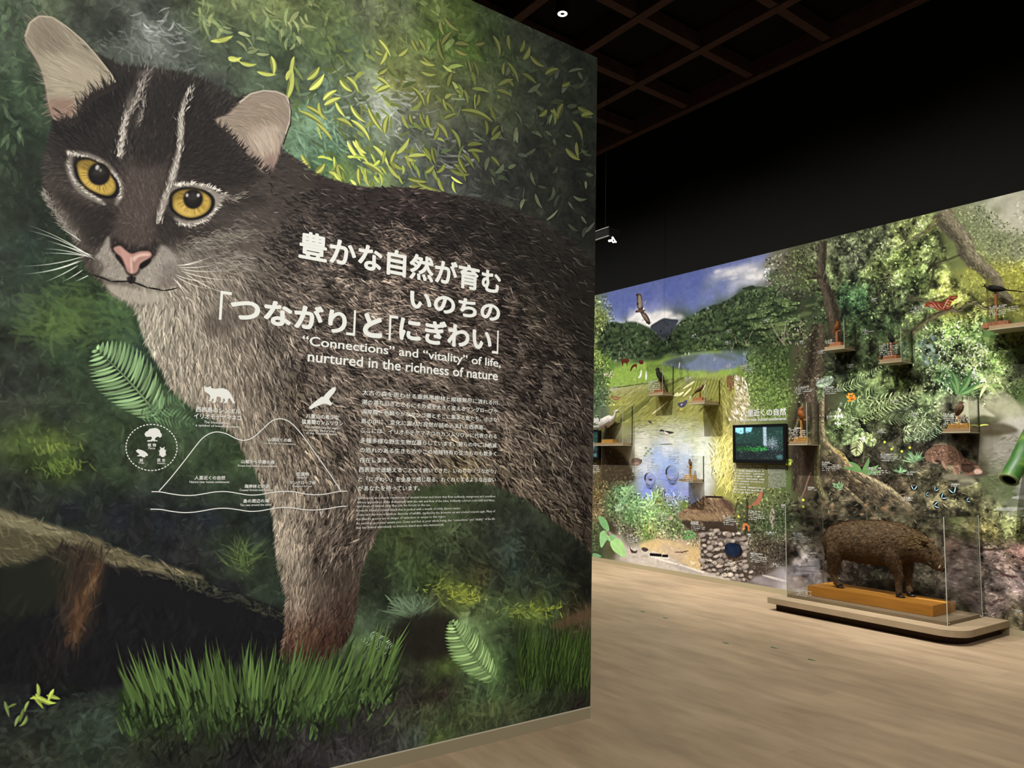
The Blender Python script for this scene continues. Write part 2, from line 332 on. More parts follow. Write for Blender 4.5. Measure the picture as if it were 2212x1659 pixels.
        d = np.stack([np.cos(a), np.sin(a)], 1)*l[:, None]
        strokes(cv, p, p+d, rg.normal(0.1, .2, n), rg.uniform(2, 6, n), hx(c)*rg.uniform(.7, 1.05, n)[:, None], 0.5, 3, 'soft')
    # soft top foliage, upper middle
    leaves(cv, [(420,-20),(680,-20),(700,90),(560,120),(430,70)], 90, (18,40), (4,9), ['8a9760','73854e','9aa468','5d6f45','a7b070'], 70, 45, 0.55)
    leaves(cv, [(640,-10),(960,-10),(1040,60),(960,180),(700,170)], 120, (14,40), (5,12), ['6b7a42','7b8a4c','5b6d38','869058'], 60, 50, 0.35)
    leaves(cv, [(0,-10),(150,-10),(60,60),(50,300),(0,380)], 90, (14,40), (5,12), ['43563d','536849','38492f','5f7553'], 80, 50, 0.35)
    # dim leaves far right
    leaves(cv, [(1060,110),(1280,150),(1280,520),(1120,440),(1000,380),(1050,230)], 70, (14,36), (4,9), ['4c5a3c','3c472f','5a6648','4a4f44','6a7050'], 50, 50, 0.6)
    leaves(cv, [(640,100),(1000,100),(1060,240),(1020,400),(700,380),(640,240)], 90, (20,44), (5,9), ['6f7f3a','82903f','5f7036','93a04a','55653c'], 45, 45, 0.7)
    # the bright hanging bamboo leaves
    key = [(205,88,480,100),(640,170,690,200)]
    bl = [(820,88,842,120),(812,110,826,118),(835,112,822,138),(862,120,880,105),(890,86,904,112),(905,86,918,110),(948,86,962,130),(955,95,975,70),(952,45,960,75),(962,38,990,64),(985,95,1012,98),(985,108,1008,118),(1028,96,1046,92),(1066,80,1078,120),(1099,78,1102,106),(1124,110,1132,88),(1131,126,1143,102),(1148,122,1175,142),(1180,160,1205,150),(1215,185,1230,178),(665,170,688,146),(670,192,698,162),(736,174,760,196),(750,168,772,198),(700,215,726,196),(703,226,734,212),(726,222,744,250),(650,242,696,270),(664,231,704,258),(690,224,702,258),(685,268,716,302),(730,258,760,275),(760,230,788,262),(797,236,826,282),(760,262,796,302),(770,305,795,350),(752,308,778,345),(808,318,838,360),(832,286,840,250),(818,160,836,148),(815,168,842,190),(842,186,812,200),(910,132,938,140),(912,155,940,160),(932,138,914,122),(968,186,978,156),(1010,130,1017,160),(1022,134,1032,164),(1088,160,1090,136),(1098,138,1118,176),(1130,160,1157,180),(1078,184,1106,172),(1074,196,1104,208),(1074,208,1080,212),(1108,186,1092,172),(890,190,915,226),(925,222,930,198),(958,215,966,238),(962,212,976,204),(960,222,980,246),(985,195,996,204),(1003,196,1010,222),(1034,206,1028,228),(1052,228,1070,262),(1062,230,1068,256),(960,256,986,246),(1000,240,1060,262),(1048,262,1050,290),(1064,292,1078,272),(1062,300,1080,284),(870,250,882,276),(886,248,892,268),(908,246,920,274),(924,250,930,276),(945,268,965,298),(976,282,992,318),(938,300,946,274),(1012,314,1040,312),(1012,326,1042,328),(1020,330,1034,350),(1062,340,1078,358),(858,330,882,300),(884,338,920,336),(915,320,930,350),(934,320,942,354),(876,338,898,346),(845,352,856,326),(840,358,864,386),(846,350,872,366),(880,335,890,365),(920,372,936,358),(992,342,1008,372),(1000,334,1022,362),(975,366,1012,376),(985,362,1004,390),(960,355,944,372),(884,386,920,392),(886,402,918,406),(905,396,950,412),(948,386,962,416),(775,366,778,398),(790,366,798,400),(786,352,826,378),(682,374,700,354),(712,372,736,392),(730,358,740,386),(764,306,790,330),(652,336,672,366),(630,180,636,126),(620,210,630,150),(1190,240,1204,252),(1180,238,1165,250),(1250,232,1275,240),(1258,250,1280,246),(1238,264,1256,300),(1224,322,1252,344),(1246,310,1250,340),(1196,236,1198,268),(1216,226,1206,256),(495,128,520,124),(494,126,518,134),(520,134,552,138),(586,124,590,160),(558,155,594,160),(635,125,632,160),(620,172,632,150),(458,88,500,78),(470,86,495,82)]
    B = np.array(bl, float); n = len(B); dB = B[:, 2:]-B[:, :2]; B[:, 2:] += dB*.08; B[:, :2] -= dB*.08; rn = np.clip((1180-B[:, 0])/400, 0.35, 1)
    yl = hx('98a04c')*(0.84+0.3*rg.random(n))[:, None]*rn[:, None]+hx('3b4026')*(1-rn)[:, None]*0.6
    sg = rg.choice([-1, 1], n)*rg.uniform(.08, .2, n)
    strokes(cv, B[:, :2], B[:, 2:], sg, rg.uniform(10, 15, n), yl*0.82, 1.0, 4, 'leaf')
    strokes(cv, B[:, :2], B[:, 2:], sg*1.35, rg.uniform(5, 8, n), np.clip(yl*1.2, 0, 1), 1.0, 4, 'leaf')
    leaves(cv, [(700,380),(690,340),(760,330),(960,330),(1010,420),(760,400)], 26, (16,34), (5,8), ['8b9a3c','7a8a38','9eac48'], 60, 40, 0.9, rib=1.25)
    # fern, left of the chest
    dab(cv, [(30,620),(220,600),(290,680),(300,760),(150,760),(40,740)], 260, (20,60), (5,12), 20, 40, (0.9,1.35), 0.4, .2, 3, tint=['4f6a35','587238'], tmix=0.5)
    frond(cv, (345,905), (205,752), 70, '6f8f5e', 20, 0.06, 0.2, 8, 0.85, 0.14)
    frond(cv, (345,905), (205,752), 56, '86a671', 20, 0.06, 0.2, 3.5, 0.8, 0.14)
    frond(cv, (300,900), (390,860), 30, '5f7f56', 14, 0.1, 0.2, 4, 0.7)
    frond(cv, (310,900), (420,915), 24, '5a7850', 14, -0.1, 0.2, 4, 0.6)
    for (x,y,c) in [(110,957,'75883c'),(140,1000,'6d8438'),(120,1003,'5c7434')]:
        n = 40; p = np.stack([rg.normal(x, 28, n), rg.normal(y, 8, n)], 1); a = rg.normal(1.2, .6, n); l = rg.uniform(8, 26, n)
        strokes(cv, p, p+np.stack([np.cos(a), np.sin(a)], 1)*l[:, None], .1, 3.5, hx(c)*rg.uniform(.7, 1.1, n)[:, None], .5, 3, 'soft')
    n = 110; a = rg.uniform(-2.9, -0.2, n); l = rg.uniform(20, 75, n); p = np.stack([rg.normal(525, 10, n), rg.normal(1215, 10, n)], 1)
    strokes(cv, p, p+np.stack([np.cos(a), np.sin(a)*0.9], 1)*l[:, None], rg.normal(0, .15, n), 3, hx('4f6038')*rg.uniform(.6, 1.25, n)[:, None], .5, 4, 'tip')
    # fallen trunk, lower left
    trunk = [(-420,960),(-200,1030),(0,1100),(40,1112),(90,1130),(140,1143),(175,1155),(215,1163),(232,1180),(262,1186),(300,1204),(345,1215),(390,1232),(435,1240),(460,1262),(520,1285),(575,1305),(612,1326),(612,1400),(560,1425),(440,1450),(240,1480),(150,1480),(90,1470),(0,1480),(-420,1500)]
    fill(cv, trunk, '1d1d1f', 4)
    fill(cv, [(-420,960),(0,1100),(90,1130),(175,1155),(150,1170),(100,1200),(60,1215),(0,1225),(-420,1180)], '55503a', 8, .95)
    fill(cv, [(-420,960),(0,1100),(60,1118),(140,1143),(175,1156),(120,1160),(60,1152),(0,1135),(-420,1040)], '7a7458', 5, .85)
    fill(cv, [(140,1170),(160,1156),(175,1156),(215,1163),(232,1180),(262,1186),(300,1204),(345,1215),(390,1230),(440,1245),(420,1252),(350,1240),(280,1226),(240,1222),(190,1190)], '6e664c', 4, .9)
    fill(cv, [(100,1210),(150,1180),(210,1186),(225,1210),(220,1260),(205,1310),(190,1370),(160,1395),(140,1340),(120,1270)], '3d3228', 12, .85)
    fill(cv, [(205,1215),(220,1210),(214,1260),(200,1290),(186,1340),(170,1376),(146,1396),(140,1390),(152,1340),(160,1290),(180,1270),(192,1250)], '5a3f2b', 5, .75)
    fill(cv, [(203,1245),(214,1240),(202,1275),(190,1285),(178,1284),(184,1274)], '7a5e40', 2, .8)
    fill(cv, [(0,1228),(60,1215),(110,1205),(150,1210),(120,1300),(60,1330),(0,1340)], '252a20', 12, .8)
    tp = [(-420,960),(0,1100),(140,1143),(232,1180),(345,1215),(460,1262),(460,1272),(345,1250),(232,1230),(100,1205),(0,1225),(-420,1100)]
    dab(cv, tp, 900, (14,44), (2,6), 25, 25, (0.65,1.45), 0.45, .2, 5, tint=['a09672','5c5a35','8b7b52','3a3524'], tmix=.35)
    dab(cv, [(120,1180),(230,1190),(225,1260),(180,1380),(110,1470),(60,1470),(120,1330)], 300, (24,70), (2,6), 105, 12, (0.7,1.3), 0.4, .1, 4, tint=['5a4630','2a2420'], tmix=.3)
    dab(cv, [(380,1230),(612,1325),(612,1345),(520,1310),(380,1260)], 220, (10,26), (2,5), 30, 40, (.8,1.6), .5, .2, 3, tint=['5c6440','6b6a50','4d5a34'], tmix=.6)
    dab(cv, [(0,1300),(600,1340),(600,1430),(200,1480),(0,1480)], 400, (20,70), (5,14), 100, 30, (.75,1.3), .3, .1, 4)
    # ground mosses and clumps along the bottom
    dab(cv, [(-420,1490),(300,1500),(300,1659),(-420,1700)], 700, (14,50), (4,12), -15, 45, (.7,1.4), .4, .3, 5, tint=['4c6150','556a48','3b4a40'], tmix=.25)
    leaves(cv, [(70,1495),(120,1493),(118,1520),(75,1525)], 9, (24,44), (7,10), ['8c9c3e','78883a'], 50, 30, .9, rib=1.2)
    leaves(cv, [(0,1525),(60,1525),(50,1560),(0,1560)], 6, (24,40), (6,9), ['64763a','5a6a3c'], 90, 40, .8, rib=1.2)
    dab(cv, [(640,1490),(1270,1470),(1270,1530),(700,1659),(560,1659)], 900, (14,50), (3,9), -70, 35, (.65,1.45), .4, .2, 5, tint=['4d5a34','3d4a34','5a5f3c'], tmix=.2)
    # ferns on the right below the belly
    dab(cv, [(820,1150),(1060,1120),(1270,1240),(1270,1350),(1050,1320),(860,1330)], 700, (14,46), (3,9), 60, 45, (.65,1.5), .45, .25, 5, tint=['4c5c30','3f4f33','5f6c38'], tmix=.2)
    for (x,y,c,k) in [(985,1285,'93a038',40),(960,1270,'7d8c3a',40),(1120,1322,'7f9440',50),(1165,1318,'93a038',30),(1010,1295,'a0ac40',24)]:
        p = np.stack([rg.normal(x, 22, k), rg.normal(y, 6, k)], 1); a = rg.normal(-.3, .8, k); l = rg.uniform(8, 20, k)
        strokes(cv, p, p+np.stack([np.cos(a), np.sin(a)], 1)*l[:, None], .1, 3, hx(c)*rg.uniform(.7, 1.05, k)[:, None], .6, 3, 'soft')
    n = 60; a = np.linspace(-2.9, -0.6, n); p = np.stack([rg.normal(890, 14, n), rg.normal(1325, 8, n)], 1); l = rg.uniform(30, 62, n)
    strokes(cv, p, p+np.stack([np.cos(a)*1.1, np.sin(a)*.8], 1)*l[:, None], .12, 4, hx('6c8563')*rg.uniform(.65, 1.05, n)[:, None], .75, 4, 'leaf')
    fill(cv, [(850,1350),(900,1325),(960,1325),(990,1360),(970,1410),(930,1430),(870,1415),(840,1380)], '24221c', 10, .8)
    frond(cv, (1075,1470), (975,1340), 44, '6f8e54', 22, -0.12, 0.2, 8, .9, .14)
    frond(cv, (1075,1470), (975,1340), 38, '8fae6c', 22, -0.12, 0.2, 4, .85, .16)
    frond(cv, (800,1365), (850,1400), 16, '7f9a72', 12, .1, .2, 3, .8)
    frond(cv, (850,1420), (780,1380), 14, '6c8a5c', 12, .1, .2, 3, .7)
    # sedge at far right
    n = 420; p = np.stack([rg.uniform(1120, 1285, n), rg.uniform(1400, 1500, n)], 1); l = rg.uniform(30, 90, n); a = np.radians(rg.normal(-84, 9, n))
    strokes(cv, p, p+np.stack([np.cos(a), np.sin(a)], 1)*l[:, None], rg.normal(0, .05, n), 3, hx('384d1f')*rg.uniform(.5, 1.3, n)[:, None], .7, 6, 'tip')
    fill(cv, [(1190,1350),(1276,1312),(1276,1330),(1215,1356)], '5a4632', 4, .7)
    paint_cat(cv)
    # grass over the paw
    n = 800; x = rg.uniform(265, 850, n); by = 1530+(x-265)*0.0-np.clip((x-700)/150, 0, 1)*60; p = np.stack([x, by+rg.normal(0, 32, n)], 1)
    l = rg.uniform(50, 120, n)*np.clip(1-np.abs(x-560)/560, .45, 1); a = np.radians(np.interp(x, [265, 420, 560, 640, 850], [-112, -106, -88, -72, -66])+rg.normal(0, 7, n))
    c = hx('435a30')*rg.uniform(.45, 1.25, n)[:, None]
    strokes(cv, p, p+np.stack([np.cos(a), np.sin(a)], 1)*l[:, None], rg.normal(0, .05, n), rg.uniform(3, 8, n), c, .9, 10, 'tip')
    n = 130; x = np.concatenate([rg.uniform(280, 700, 90), rg.uniform(640, 850, 40)]); p = np.stack([x, rg.normal(1510, 20, n)-np.clip((x-700)/150, 0, 1)*60], 1); l = rg.uniform(70, 130, n)
    a = np.radians(np.interp(x, [265, 420, 560, 640, 850], [-112, -106, -88, -72, -66])+rg.normal(0, 6, n))
    strokes(cv, p, p+np.stack([np.cos(a), np.sin(a)], 1)*l[:, None], rg.normal(0, .05, n), rg.uniform(4, 7, n), hx('58743a')*rg.uniform(.7, 1.1, n)[:, None], .95, 6, 'tip')
    dab(cv, [(270,1540),(850,1480),(860,1520),(600,1640),(300,1640)], 500, (14,44), (3,8), -80, 25, (.55,1.2), .5, .2, 5)
    finish(cv, 6, .4, .84)
    return cv

def paint_cat(cv):
    rg = cv.rng; keep = cv.img.copy()
    b = '''290,150,2b2622 330,152,3a332e 250,150,2a2622 210,170,2b2622 400,165,2c2723 470,195,2e2925 500,240,302a26 200,230,322c28 130,290,2d2825 180,280,2b2623 250,230,2a2521 300,230,332d29 350,230,2b2623 430,230,2b2623 450,300,2c2624 400,330,2d2724 330,320,37302c 290,330,38312d 220,310,2a2522 130,330,2e2926 110,370,3a342f 105,400,453e38 120,430,544c45 135,470,6a6258 160,500,5d554d 190,480,3a332f 150,440,3c3530 120,400,36302c 210,470,302a27 230,500,2f2926 260,300,332d29 300,400,463c37 320,430,4a3f3a 300,470,483d38 290,520,3e342f 330,500,3f3530 340,400,3a322e 350,470,352e2a 340,530,3a332e 380,500,3a3330 400,520,453e38 440,500,443c37 480,470,3f3833 500,420,3a332f 500,360,322c29 540,380,3a332f 560,420,413934 470,380,332d2a 480,520,5b524a 440,540,635a51 400,560,6d645a 380,580,8a8173 420,590,7b7265 520,520,544b44 560,480,4a413b 600,400,3f3733 640,380,3a332e
700,420,332b28 800,430,312926 900,450,332a28 1000,480,2d2723 1100,520,292520 1200,570,292521 1270,620,24221e 680,480,463d37 760,520,3b322e 900,560,41362f 1050,600,3a312c 1180,680,363029 1270,760,2c2823 560,560,564d45 620,620,574d45 450,620,7c7365 400,640,8a8172 350,660,938c7b 320,690,938c7b 310,720,8f8776 340,740,958e7c 400,740,8d8473 500,660,6c6357 560,700,60564c 540,620,655b51 480,700,786e60 560,760,655b50 450,820,877d6c 400,840,8b8170 380,800,8f8675 520,780,766b5d 540,840,6f6457 480,880,85796a 620,740,5d5349 700,760,534942 700,820,574d45 640,860,62574a 560,900,7d7161 530,940,807565 600,1000,7a6e5f 580,1050,8b806f 600,1100,867b6a 660,960,635849 760,900,584e45 860,860,5b5148 960,860,564c43 1080,860,4a413a 1180,860,443c35 1260,880,3a332d 800,700,4a4039 950,720,463c36 1080,740,403731 800,800,554b42 900,790,52483f 800,980,594f45 900,980,5d5348 1000,960,5a5043 1000,1010,62573f 1060,1010,5f5445 1080,950,544a40 1160,1000,4d443a 1150,1070,584d40 1240,1060,463e36 1230,1130,4d4336 1270,1150,3f382f 700,1040,61574b 640,1100,766b5d 760,1060,51483e 700,1160,554b42 620,1180,7c7162 600,1150,857a69 640,1230,6b6153 680,1240,51473e 740,1220,3f362f 660,1280,665a4d 720,1180,4b4139 780,1180,4a4138 640,1330,64554a 700,1320,4c3f37 740,1330,392c26 650,1380,56402f 620,1400,52382f 700,1400,3c2821 740,1380,33241e 670,1425,3a281f'''
    sw = []
    for t in b.split():
        x, y, c = t.split(','); sw.append((float(x), float(y), c))
    um = under(cv, sw, 14)
    r = poly_mask(cv, cv.P(CAT), 3.0); m, x0, y0 = r
    v = cv.img[y0:y0+m.shape[0], x0:x0+m.shape[1]]; v += (um[y0:y0+m.shape[0], x0:x0+m.shape[1]]-v)*m[..., None]
    cat = np.array(CAT, float)
    ang = [(300,150,-95),(200,250,-120),(130,300,-150),(110,400,165),(140,470,125),(200,500,140),(300,300,-90),(300,430,-95),(250,400,-120),(420,230,-60),(500,300,-35),(480,400,5),(520,480,10),(460,520,40),(420,560,35),(400,600,60),(340,700,105),(330,780,80),(400,780,95),(480,720,80),(420,850,85),(520,850,85),(560,760,70),(640,700,40),(640,560,25),(720,480,15),(900,460,8),(1100,520,20),(1250,620,40),(700,620,20),(850,600,12),(1000,650,12),(1150,750,25),(800,800,25),(950,850,20),(1100,900,35),(1230,950,55),(700,900,40),(600,900,70),(540,950,85),(600,1050,88),(700,1000,50),(850,980,35),(1000,1000,50),(1150,1050,45),(1250,1150,50),(640,1150,95),(700,1150,110),(760,1150,130),(620,1250,98),(700,1260,100),(740,1300,105),(650,1360,98),(700,1390,110),(290,560,90),(250,590,120),(350,590,60)]
    def fur(poly, n, L, w, gain, al, spread=12, tint=None, tmix=.5, layers=6, offs=5, bend=.1):
        dab(cv, poly, n, L, w, ang, spread, gain, al, bend, layers, 'tip', tint, tmix, offs, None, 14, CAT)
    # dark blotches on the body, then fur in several passes
    for bx, by, rx, ry, ro in [(560,640,40,16,.3),(500,730,26,10,.5),(700,560,60,14,.2),(850,520,70,14,.15),(760,640,50,14,.2),(880,720,60,13,.2),(980,640,60,14,.2),(1090,690,50,14,.3),(720,740,40,12,.3),(650,820,40,12,.5),(800,860,50,12,.3),(930,900,46,12,.3),(1050,860,44,12,.4),(1160,900,44,14,.5),(720,960,36,10,.5),(840,960,44,10,.3),(700,1090,40,10,.2),(690,1180,34,10,0),(645,1262,30,9,-.1),(735,1260,26,14,0),(1150,780,60,18,.3),(1220,700,50,20,.4),(590,820,22,10,.7),(640,920,28,9,.7)]:
        fill(cv, ell(bx, by, rx, ry, ro), '2e2622', 8, .45, False)
    fur(cat, 9000, (14,34), (2.2,5), (.7,1.35), .5, 16, bend=.12)
    dark = '221c19'; lite = ['8b8071','6d6357','a39988']
    body = [(640,420),(760,415),(900,425),(1060,450),(1180,500),(1275,590),(1278,1190),(1150,1080),(1000,1020),(880,1050),(800,1160),(780,1220),(640,1230),(600,1050),(560,880),(560,640)]
    fur(body, 7000, (9,22), (1.6,3.2), (.45,1.0), .7, 22, [dark], .8, 6)
    up = [(660,520),(800,500),(1000,540),(1150,600),(1270,760),(1270,960),(1100,960),(900,920),(700,900),(600,760)]
    nz = noise(cv, 34, 3, 21)
    dab(cv, body, 9000, (12,30), (2,4.5), ang, 20, (.4,.75), .75, .12, 6, 'tip', [dark], .5, 5, (nz, .35, -1), 24, CAT)
    dab(cv, up, 7000, (10,26), (1.6,3.4), ang, 24, (1.15,1.8), .6, .12, 7, 'tip', lite, .4, 5, (nz, .2, 1), 24, CAT)
    dab(cv, [(690,500),(900,460),(1110,600),(1010,770),(780,750)], 2600, (9,22), (1.6,3.4), ang, 26, (1.2,2.0), .65, .12, 6, 'tip', lite, .45, 5, (nz, .15, 1), 24, CAT)
    fur([(640,880),(900,860),(1180,900),(1270,1120),(1100,1050),(900,1030),(800,1150),(780,1220),(620,1230),(600,1000)], 2400, (12,32), (1.6,3.2), (1.15,1.9), .7, 20, lite, .45, 6)
    fill(cv, [(980,470),(1100,500),(1280,600),(1290,800),(1240,760),(1120,620),(1000,560)], '231f1b', 40, .55)
    dab(cv, body, 2200, (10,26), (1.2,2.2), ang, 18, (.3,.6), .75, .12, 5, 'tip', ['1b1614'], .4, 5, None, 24, CAT)
    dab(cv, body, 1800, (12,30), (1.1,2), ang, 18, (1.4,2.1), .7, .12, 5, 'tip', ['a59a88'], .3, 5, None, 24, CAT)
    # chest ruff and leg
    ruff = [(300,660),(420,600),(540,560),(600,640),(600,800),(600,1000),(560,1030),(500,930),(400,870),(340,790)]
    fur(ruff, 4200, (16,44), (1.3,3), (.72,1.32), .6, 12, ['b5ad99','968b79','6b6053'], .3, 8, 4, .12)
    fur(ruff, 700, (16,40), (1.1,2), (1.2,1.5), .7, 14, ['c9c1ae'], .5, 6, 4, .12)
    fur(ruff, 700, (12,34), (1.1,2.2), (.4,.7), .5, 14, ['4a4038'], .5, 6, 4, .12)
    fill(cv, [(440,690),(470,672),(520,668),(540,690),(500,712),(470,730),(445,722)], '4b423b', 8, .55)
    leg = [(560,900),(700,1000),(860,1080),(800,1200),(780,1250),(760,1360),(720,1420),(610,1420),(612,1320),(600,1230),(588,1100),(545,1000)]
    fur(leg, 3000, (12,34), (1.3,3), (.65,1.35), .6, 13, ['a0937f','5a4c40'], .3, 8, 4)
    fur([(600,1050),(640,1050),(650,1200),(660,1350),(620,1400),(600,1230)], 800, (14,34), (1.2,2.2), (1.1,1.5), .7, 12, ['b3a792'], .5, 5)
    fur([(610,1330),(760,1330),(730,1430),(605,1430)], 700, (12,36), (1.3,3), (.6,1.4), .65, 12, ['6b3f2e','2a1a15'], .5, 5)
    # ragged rim so the outline reads as fur
    E = np.array(CAT+CAT[:1], float); seg = np.hypot(*np.diff(E, axis=0).T); cum = np.r_[0, np.cumsum(seg)]
    n = 2600; s = rg.random(n)*cum[-1]; k = np.clip(np.searchsorted(cum, s)-1, 0, len(seg)-1); p = E[k]+(E[k+1]-E[k])*((s-cum[k])/seg[k])[:, None]
    cen = np.array([640, 640.0]); inn = p+np.stack([-(E[k+1]-E[k])[:, 1], (E[k+1]-E[k])[:, 0]], 1)/seg[k][:, None]*6
    ear = (p[:, 1] < 215) & ((p[:, 0] < 240) | (p[:, 0] > 505)) | ((p[:, 0] > 590) & (p[:, 1] < 320))
    ok = ~ear & (p[:, 0] < 1270); p, inn = p[ok], inn[ok]; n = len(p)
    a = field(ang, p)+rg.normal(0, .35, n); l = rg.uniform(8, 22, n)
    c = sample(cv, inn)*rg.uniform(.75, 1.35, n)[:, None]
    strokes(cv, inn-np.stack([np.cos(a), np.sin(a)], 1)*4, p+np.stack([np.cos(a), np.sin(a)], 1)*l[:, None]*.7, .08, 1.8, np.clip(c, 0, 1), .75, 5, 'tip')
    # ---- head
    head = [(95,370),(110,290),(180,240),(262,150),(330,150),(426,170),(500,210),(600,340),(640,420),(600,520),(500,580),(400,600),(330,600),(200,580),(130,470)]
    fur(head, 3600, (9,22), (1.2,2.6), (.7,1.4), .5, 10, bend=.05)
    fur([(170,240),(262,150),(330,150),(426,170),(520,240),(600,360),(520,400),(360,380),(250,360),(120,340)], 1500, (9,20), (1.2,2.2), (.4,.8), .6, 10, ['1d1816'], .6, 5)
    S = lambda L: [(x*.39783, y*.39783) for x, y in L]
    # pale forehead stripes
    fill(cv, S([(760,388),(830,376),(822,430),(790,500),(745,560),(715,620),(690,700),(678,780),(660,860),(640,850),(645,780),(652,700),(668,610),(700,510),(735,430)]), '6f665e', 4, .7)
    fill(cv, S([(790,520),(780,600),(755,680),(735,700),(745,620),(765,560)]), '6b625a', 4, .5)
    fill(cv, S([(1065,455),(1030,500),(1005,560),(1000,650),(1000,720),(990,800),(975,880),(962,950),(945,1000),(905,1070),(880,1170),(862,1215),(856,1160),(872,1090),(900,1020),(925,930),(950,840),(965,760),(962,680),(975,600),(1000,520)]), '8f877c', 2.5, .85)
    # brown muzzle bridge
    fill(cv, S([(690,900),(740,860),(850,880),(900,960),(860,1080),(840,1180),(830,1290),(790,1340),(700,1330),(620,1290),(610,1240),(650,1130),(680,1020)]), '4b403a', 8, .7)
    fill(cv, S([(620,1290),(700,1330),(800,1335),(850,1300),(850,1370),(830,1400),(720,1385),(650,1340),(610,1350)]), '2a2320', 4, .8)
    # pale rims round the eyes
    fill(cv, S([(355,815),(420,820),(500,835),(580,880),(640,950),(670,1020),(660,1080),(630,1120),(625,1090),(640,1010),(590,930),(520,875),(440,850),(400,850),(395,900),(420,990),(480,1040),(560,1090),(570,1115),(500,1090),(420,1040),(370,960),(355,890),(370,850)]), '968e82', 3, .62)
    fill(cv, S([(855,1215),(880,1120),(920,1040),(960,1005),(1050,995),(1130,1010),(1190,1050),(1230,1070),(1195,1110),(1160,1165),(1100,1200),(1020,1225),(960,1205),(945,1180),(1020,1200),(1100,1180),(1160,1120),(1150,1060),(1050,1015),(980,1020),(935,1040),(910,1100),(880,1180)]), '9d9588', 3, .72)
    for pl, al in ((S([(690,440),(760,600),(740,760),(720,900),(860,900),(950,800),(960,640),(1000,480),(900,420),(820,400)]), .5), (S([(640,420),(560,470),(480,600),(400,700),(330,800),(520,830),(630,900),(640,780),(690,560),(720,420)]), .45), (S([(1060,470),(1010,620),(1010,780),(980,960),(1080,980),(1200,1020),(1330,1010),(1400,940),(1250,780),(1180,640)]), .5), (S([(590,1120),(640,1130),(600,1260),(540,1330),(480,1340),(420,1250),(380,1180),(300,1060),(330,1030),(420,1080),(520,1130)]), .5), (S([(900,1150),(960,1215),(1040,1240),(1150,1210),(1200,1230),(1100,1290),(980,1300),(880,1320),(850,1250)]), .45), (S([(1220,1080),(1300,1040),(1420,1060),(1440,1110),(1300,1130),(1230,1140)]), .4)):
        fill(cv, pl, '1f1a18', 9, al)
    fur(S([(300,700),(640,420),(1060,440),(1400,940),(1400,1150),(900,1320),(600,1300),(300,1100)]), 900, (7,18), (1,2), (1.1,1.7), .4, 9, ['7a7068'], .25, 5)
    # mouth
    fill(cv, S([(590,1280),(560,1330),(520,1390),(500,1440),(540,1490),(620,1520),(695,1525),(690,1480),(645,1420),(605,1360)]), '968e82', 3, .85)
    fill(cv, S([(880,1330),(945,1380),(960,1440),(920,1500),(840,1555),(740,1525),(745,1490),(800,1440),(845,1390)]), '9a9286', 4, .8)
    fill(cv, S([(575,1545),(640,1548),(720,1565),(800,1585),(890,1595),(870,1635),(760,1650),(660,1625),(600,1585)]), 'a09887', 4, .85)
    fill(cv, S([(480,1400),(520,1400),(560,1440),(560,1480),(520,1500),(480,1450)]), '3a322d', 4, .6)
    fill(cv, S([(880,1440),(960,1420),(1010,1470),(980,1550),(920,1560),(860,1540)]), '6b6159', 6, .6)
    fur(S([(500,1290),(960,1350),(960,1600),(640,1620),(500,1500)]), 700, (6,14), (1,2), (.7,1.3), .5, 14, ['c8c0b0','5a5048'], .4, 5)
    fur(S([(700,900),(850,900),(830,1300),(640,1280)]), 500, (6,14), (1,2), (.7,1.4), .5, 8, ['6b5c54'], .3, 4)
    for st in ([(640,610),(760,420)], [(660,860),(700,600)], [(870,1200),(960,900)], [(970,880),(985,600)]):
        pass
    # hair picked out along the pale marks
    n = 260; t = rg.random(n); q = np.where((t < .5)[:, None], np.stack([np.interp(rg.random(n), [0, .5, 1], [800, 700, 655]), np.zeros(n)], 1), 0)
    def along(pts, n, L, w, col, al, dang, sd=12, wd=6):
        pts = np.array(S(pts)); s = np.hypot(*np.diff(pts, axis=0).T); cu = np.r_[0, np.cumsum(s)]; u = rg.random(n)*cu[-1]
        p = np.stack([np.interp(u, cu, pts[:, i]) for i in (0, 1)], 1)+rg.normal(0, wd, (n, 2))*.4
        k = np.clip(np.searchsorted(cu, u)-1, 0, len(s)-1); d = (pts[k+1]-pts[k])/s[k][:, None]; a = np.arctan2(d[:, 1], d[:, 0])+math.radians(dang)+rg.normal(0, math.radians(sd), n)
        l = rg.uniform(L[0], L[1], n)
        strokes(cv, p, p+np.stack([np.cos(a), np.sin(a)], 1)*l[:, None], rg.normal(0, .06, n), w, hx(col)*rg.uniform(.7, 1.1, n)[:, None], al, 4, 'tip')
    along([(650,860),(660,720),(690,620),(740,540),(800,400)], 170, (8,22), 1.5, '9a9186', .7, 0, 16, 13)
    along([(650,860),(660,760),(680,640)], 80, (8,18), 1.6, 'b9b1a4', .8, 8, 14, 8)
    along([(860,1210),(890,1100),(950,930),(985,760),(980,640),(1040,480)], 190, (8,20), 1.5, 'b8b0a2', .8, -6, 14, 9)
    along([(740,700),(770,620),(785,530)], 50, (8,16), 1.5, '8f867a', .6, 0, 14, 8)
    along([(360,820),(440,840),(560,880),(650,970),(660,1080)], 160, (5,11), 1.3, 'c8c0b2', .8, 60, 20, 4)
    along([(365,880),(390,970),(470,1050),(565,1110)], 120, (5,10), 1.3, 'bdb5a7', .8, -30, 20, 4)
    along([(940,1010),(1050,1000),(1150,1020),(1220,1065)], 130, (5,12), 1.3, 'cdc5b6', .85, -60, 20, 4)
    along([(960,1205),(1040,1220),(1130,1185),(1190,1110)], 120, (5,11), 1.3, 'c6beb0', .8, 50, 20, 4)
    along([(1180,1050),(1260,1080),(1320,1060)], 60, (10,24), 1.2, '8f867a', .6, 0, 16, 8)
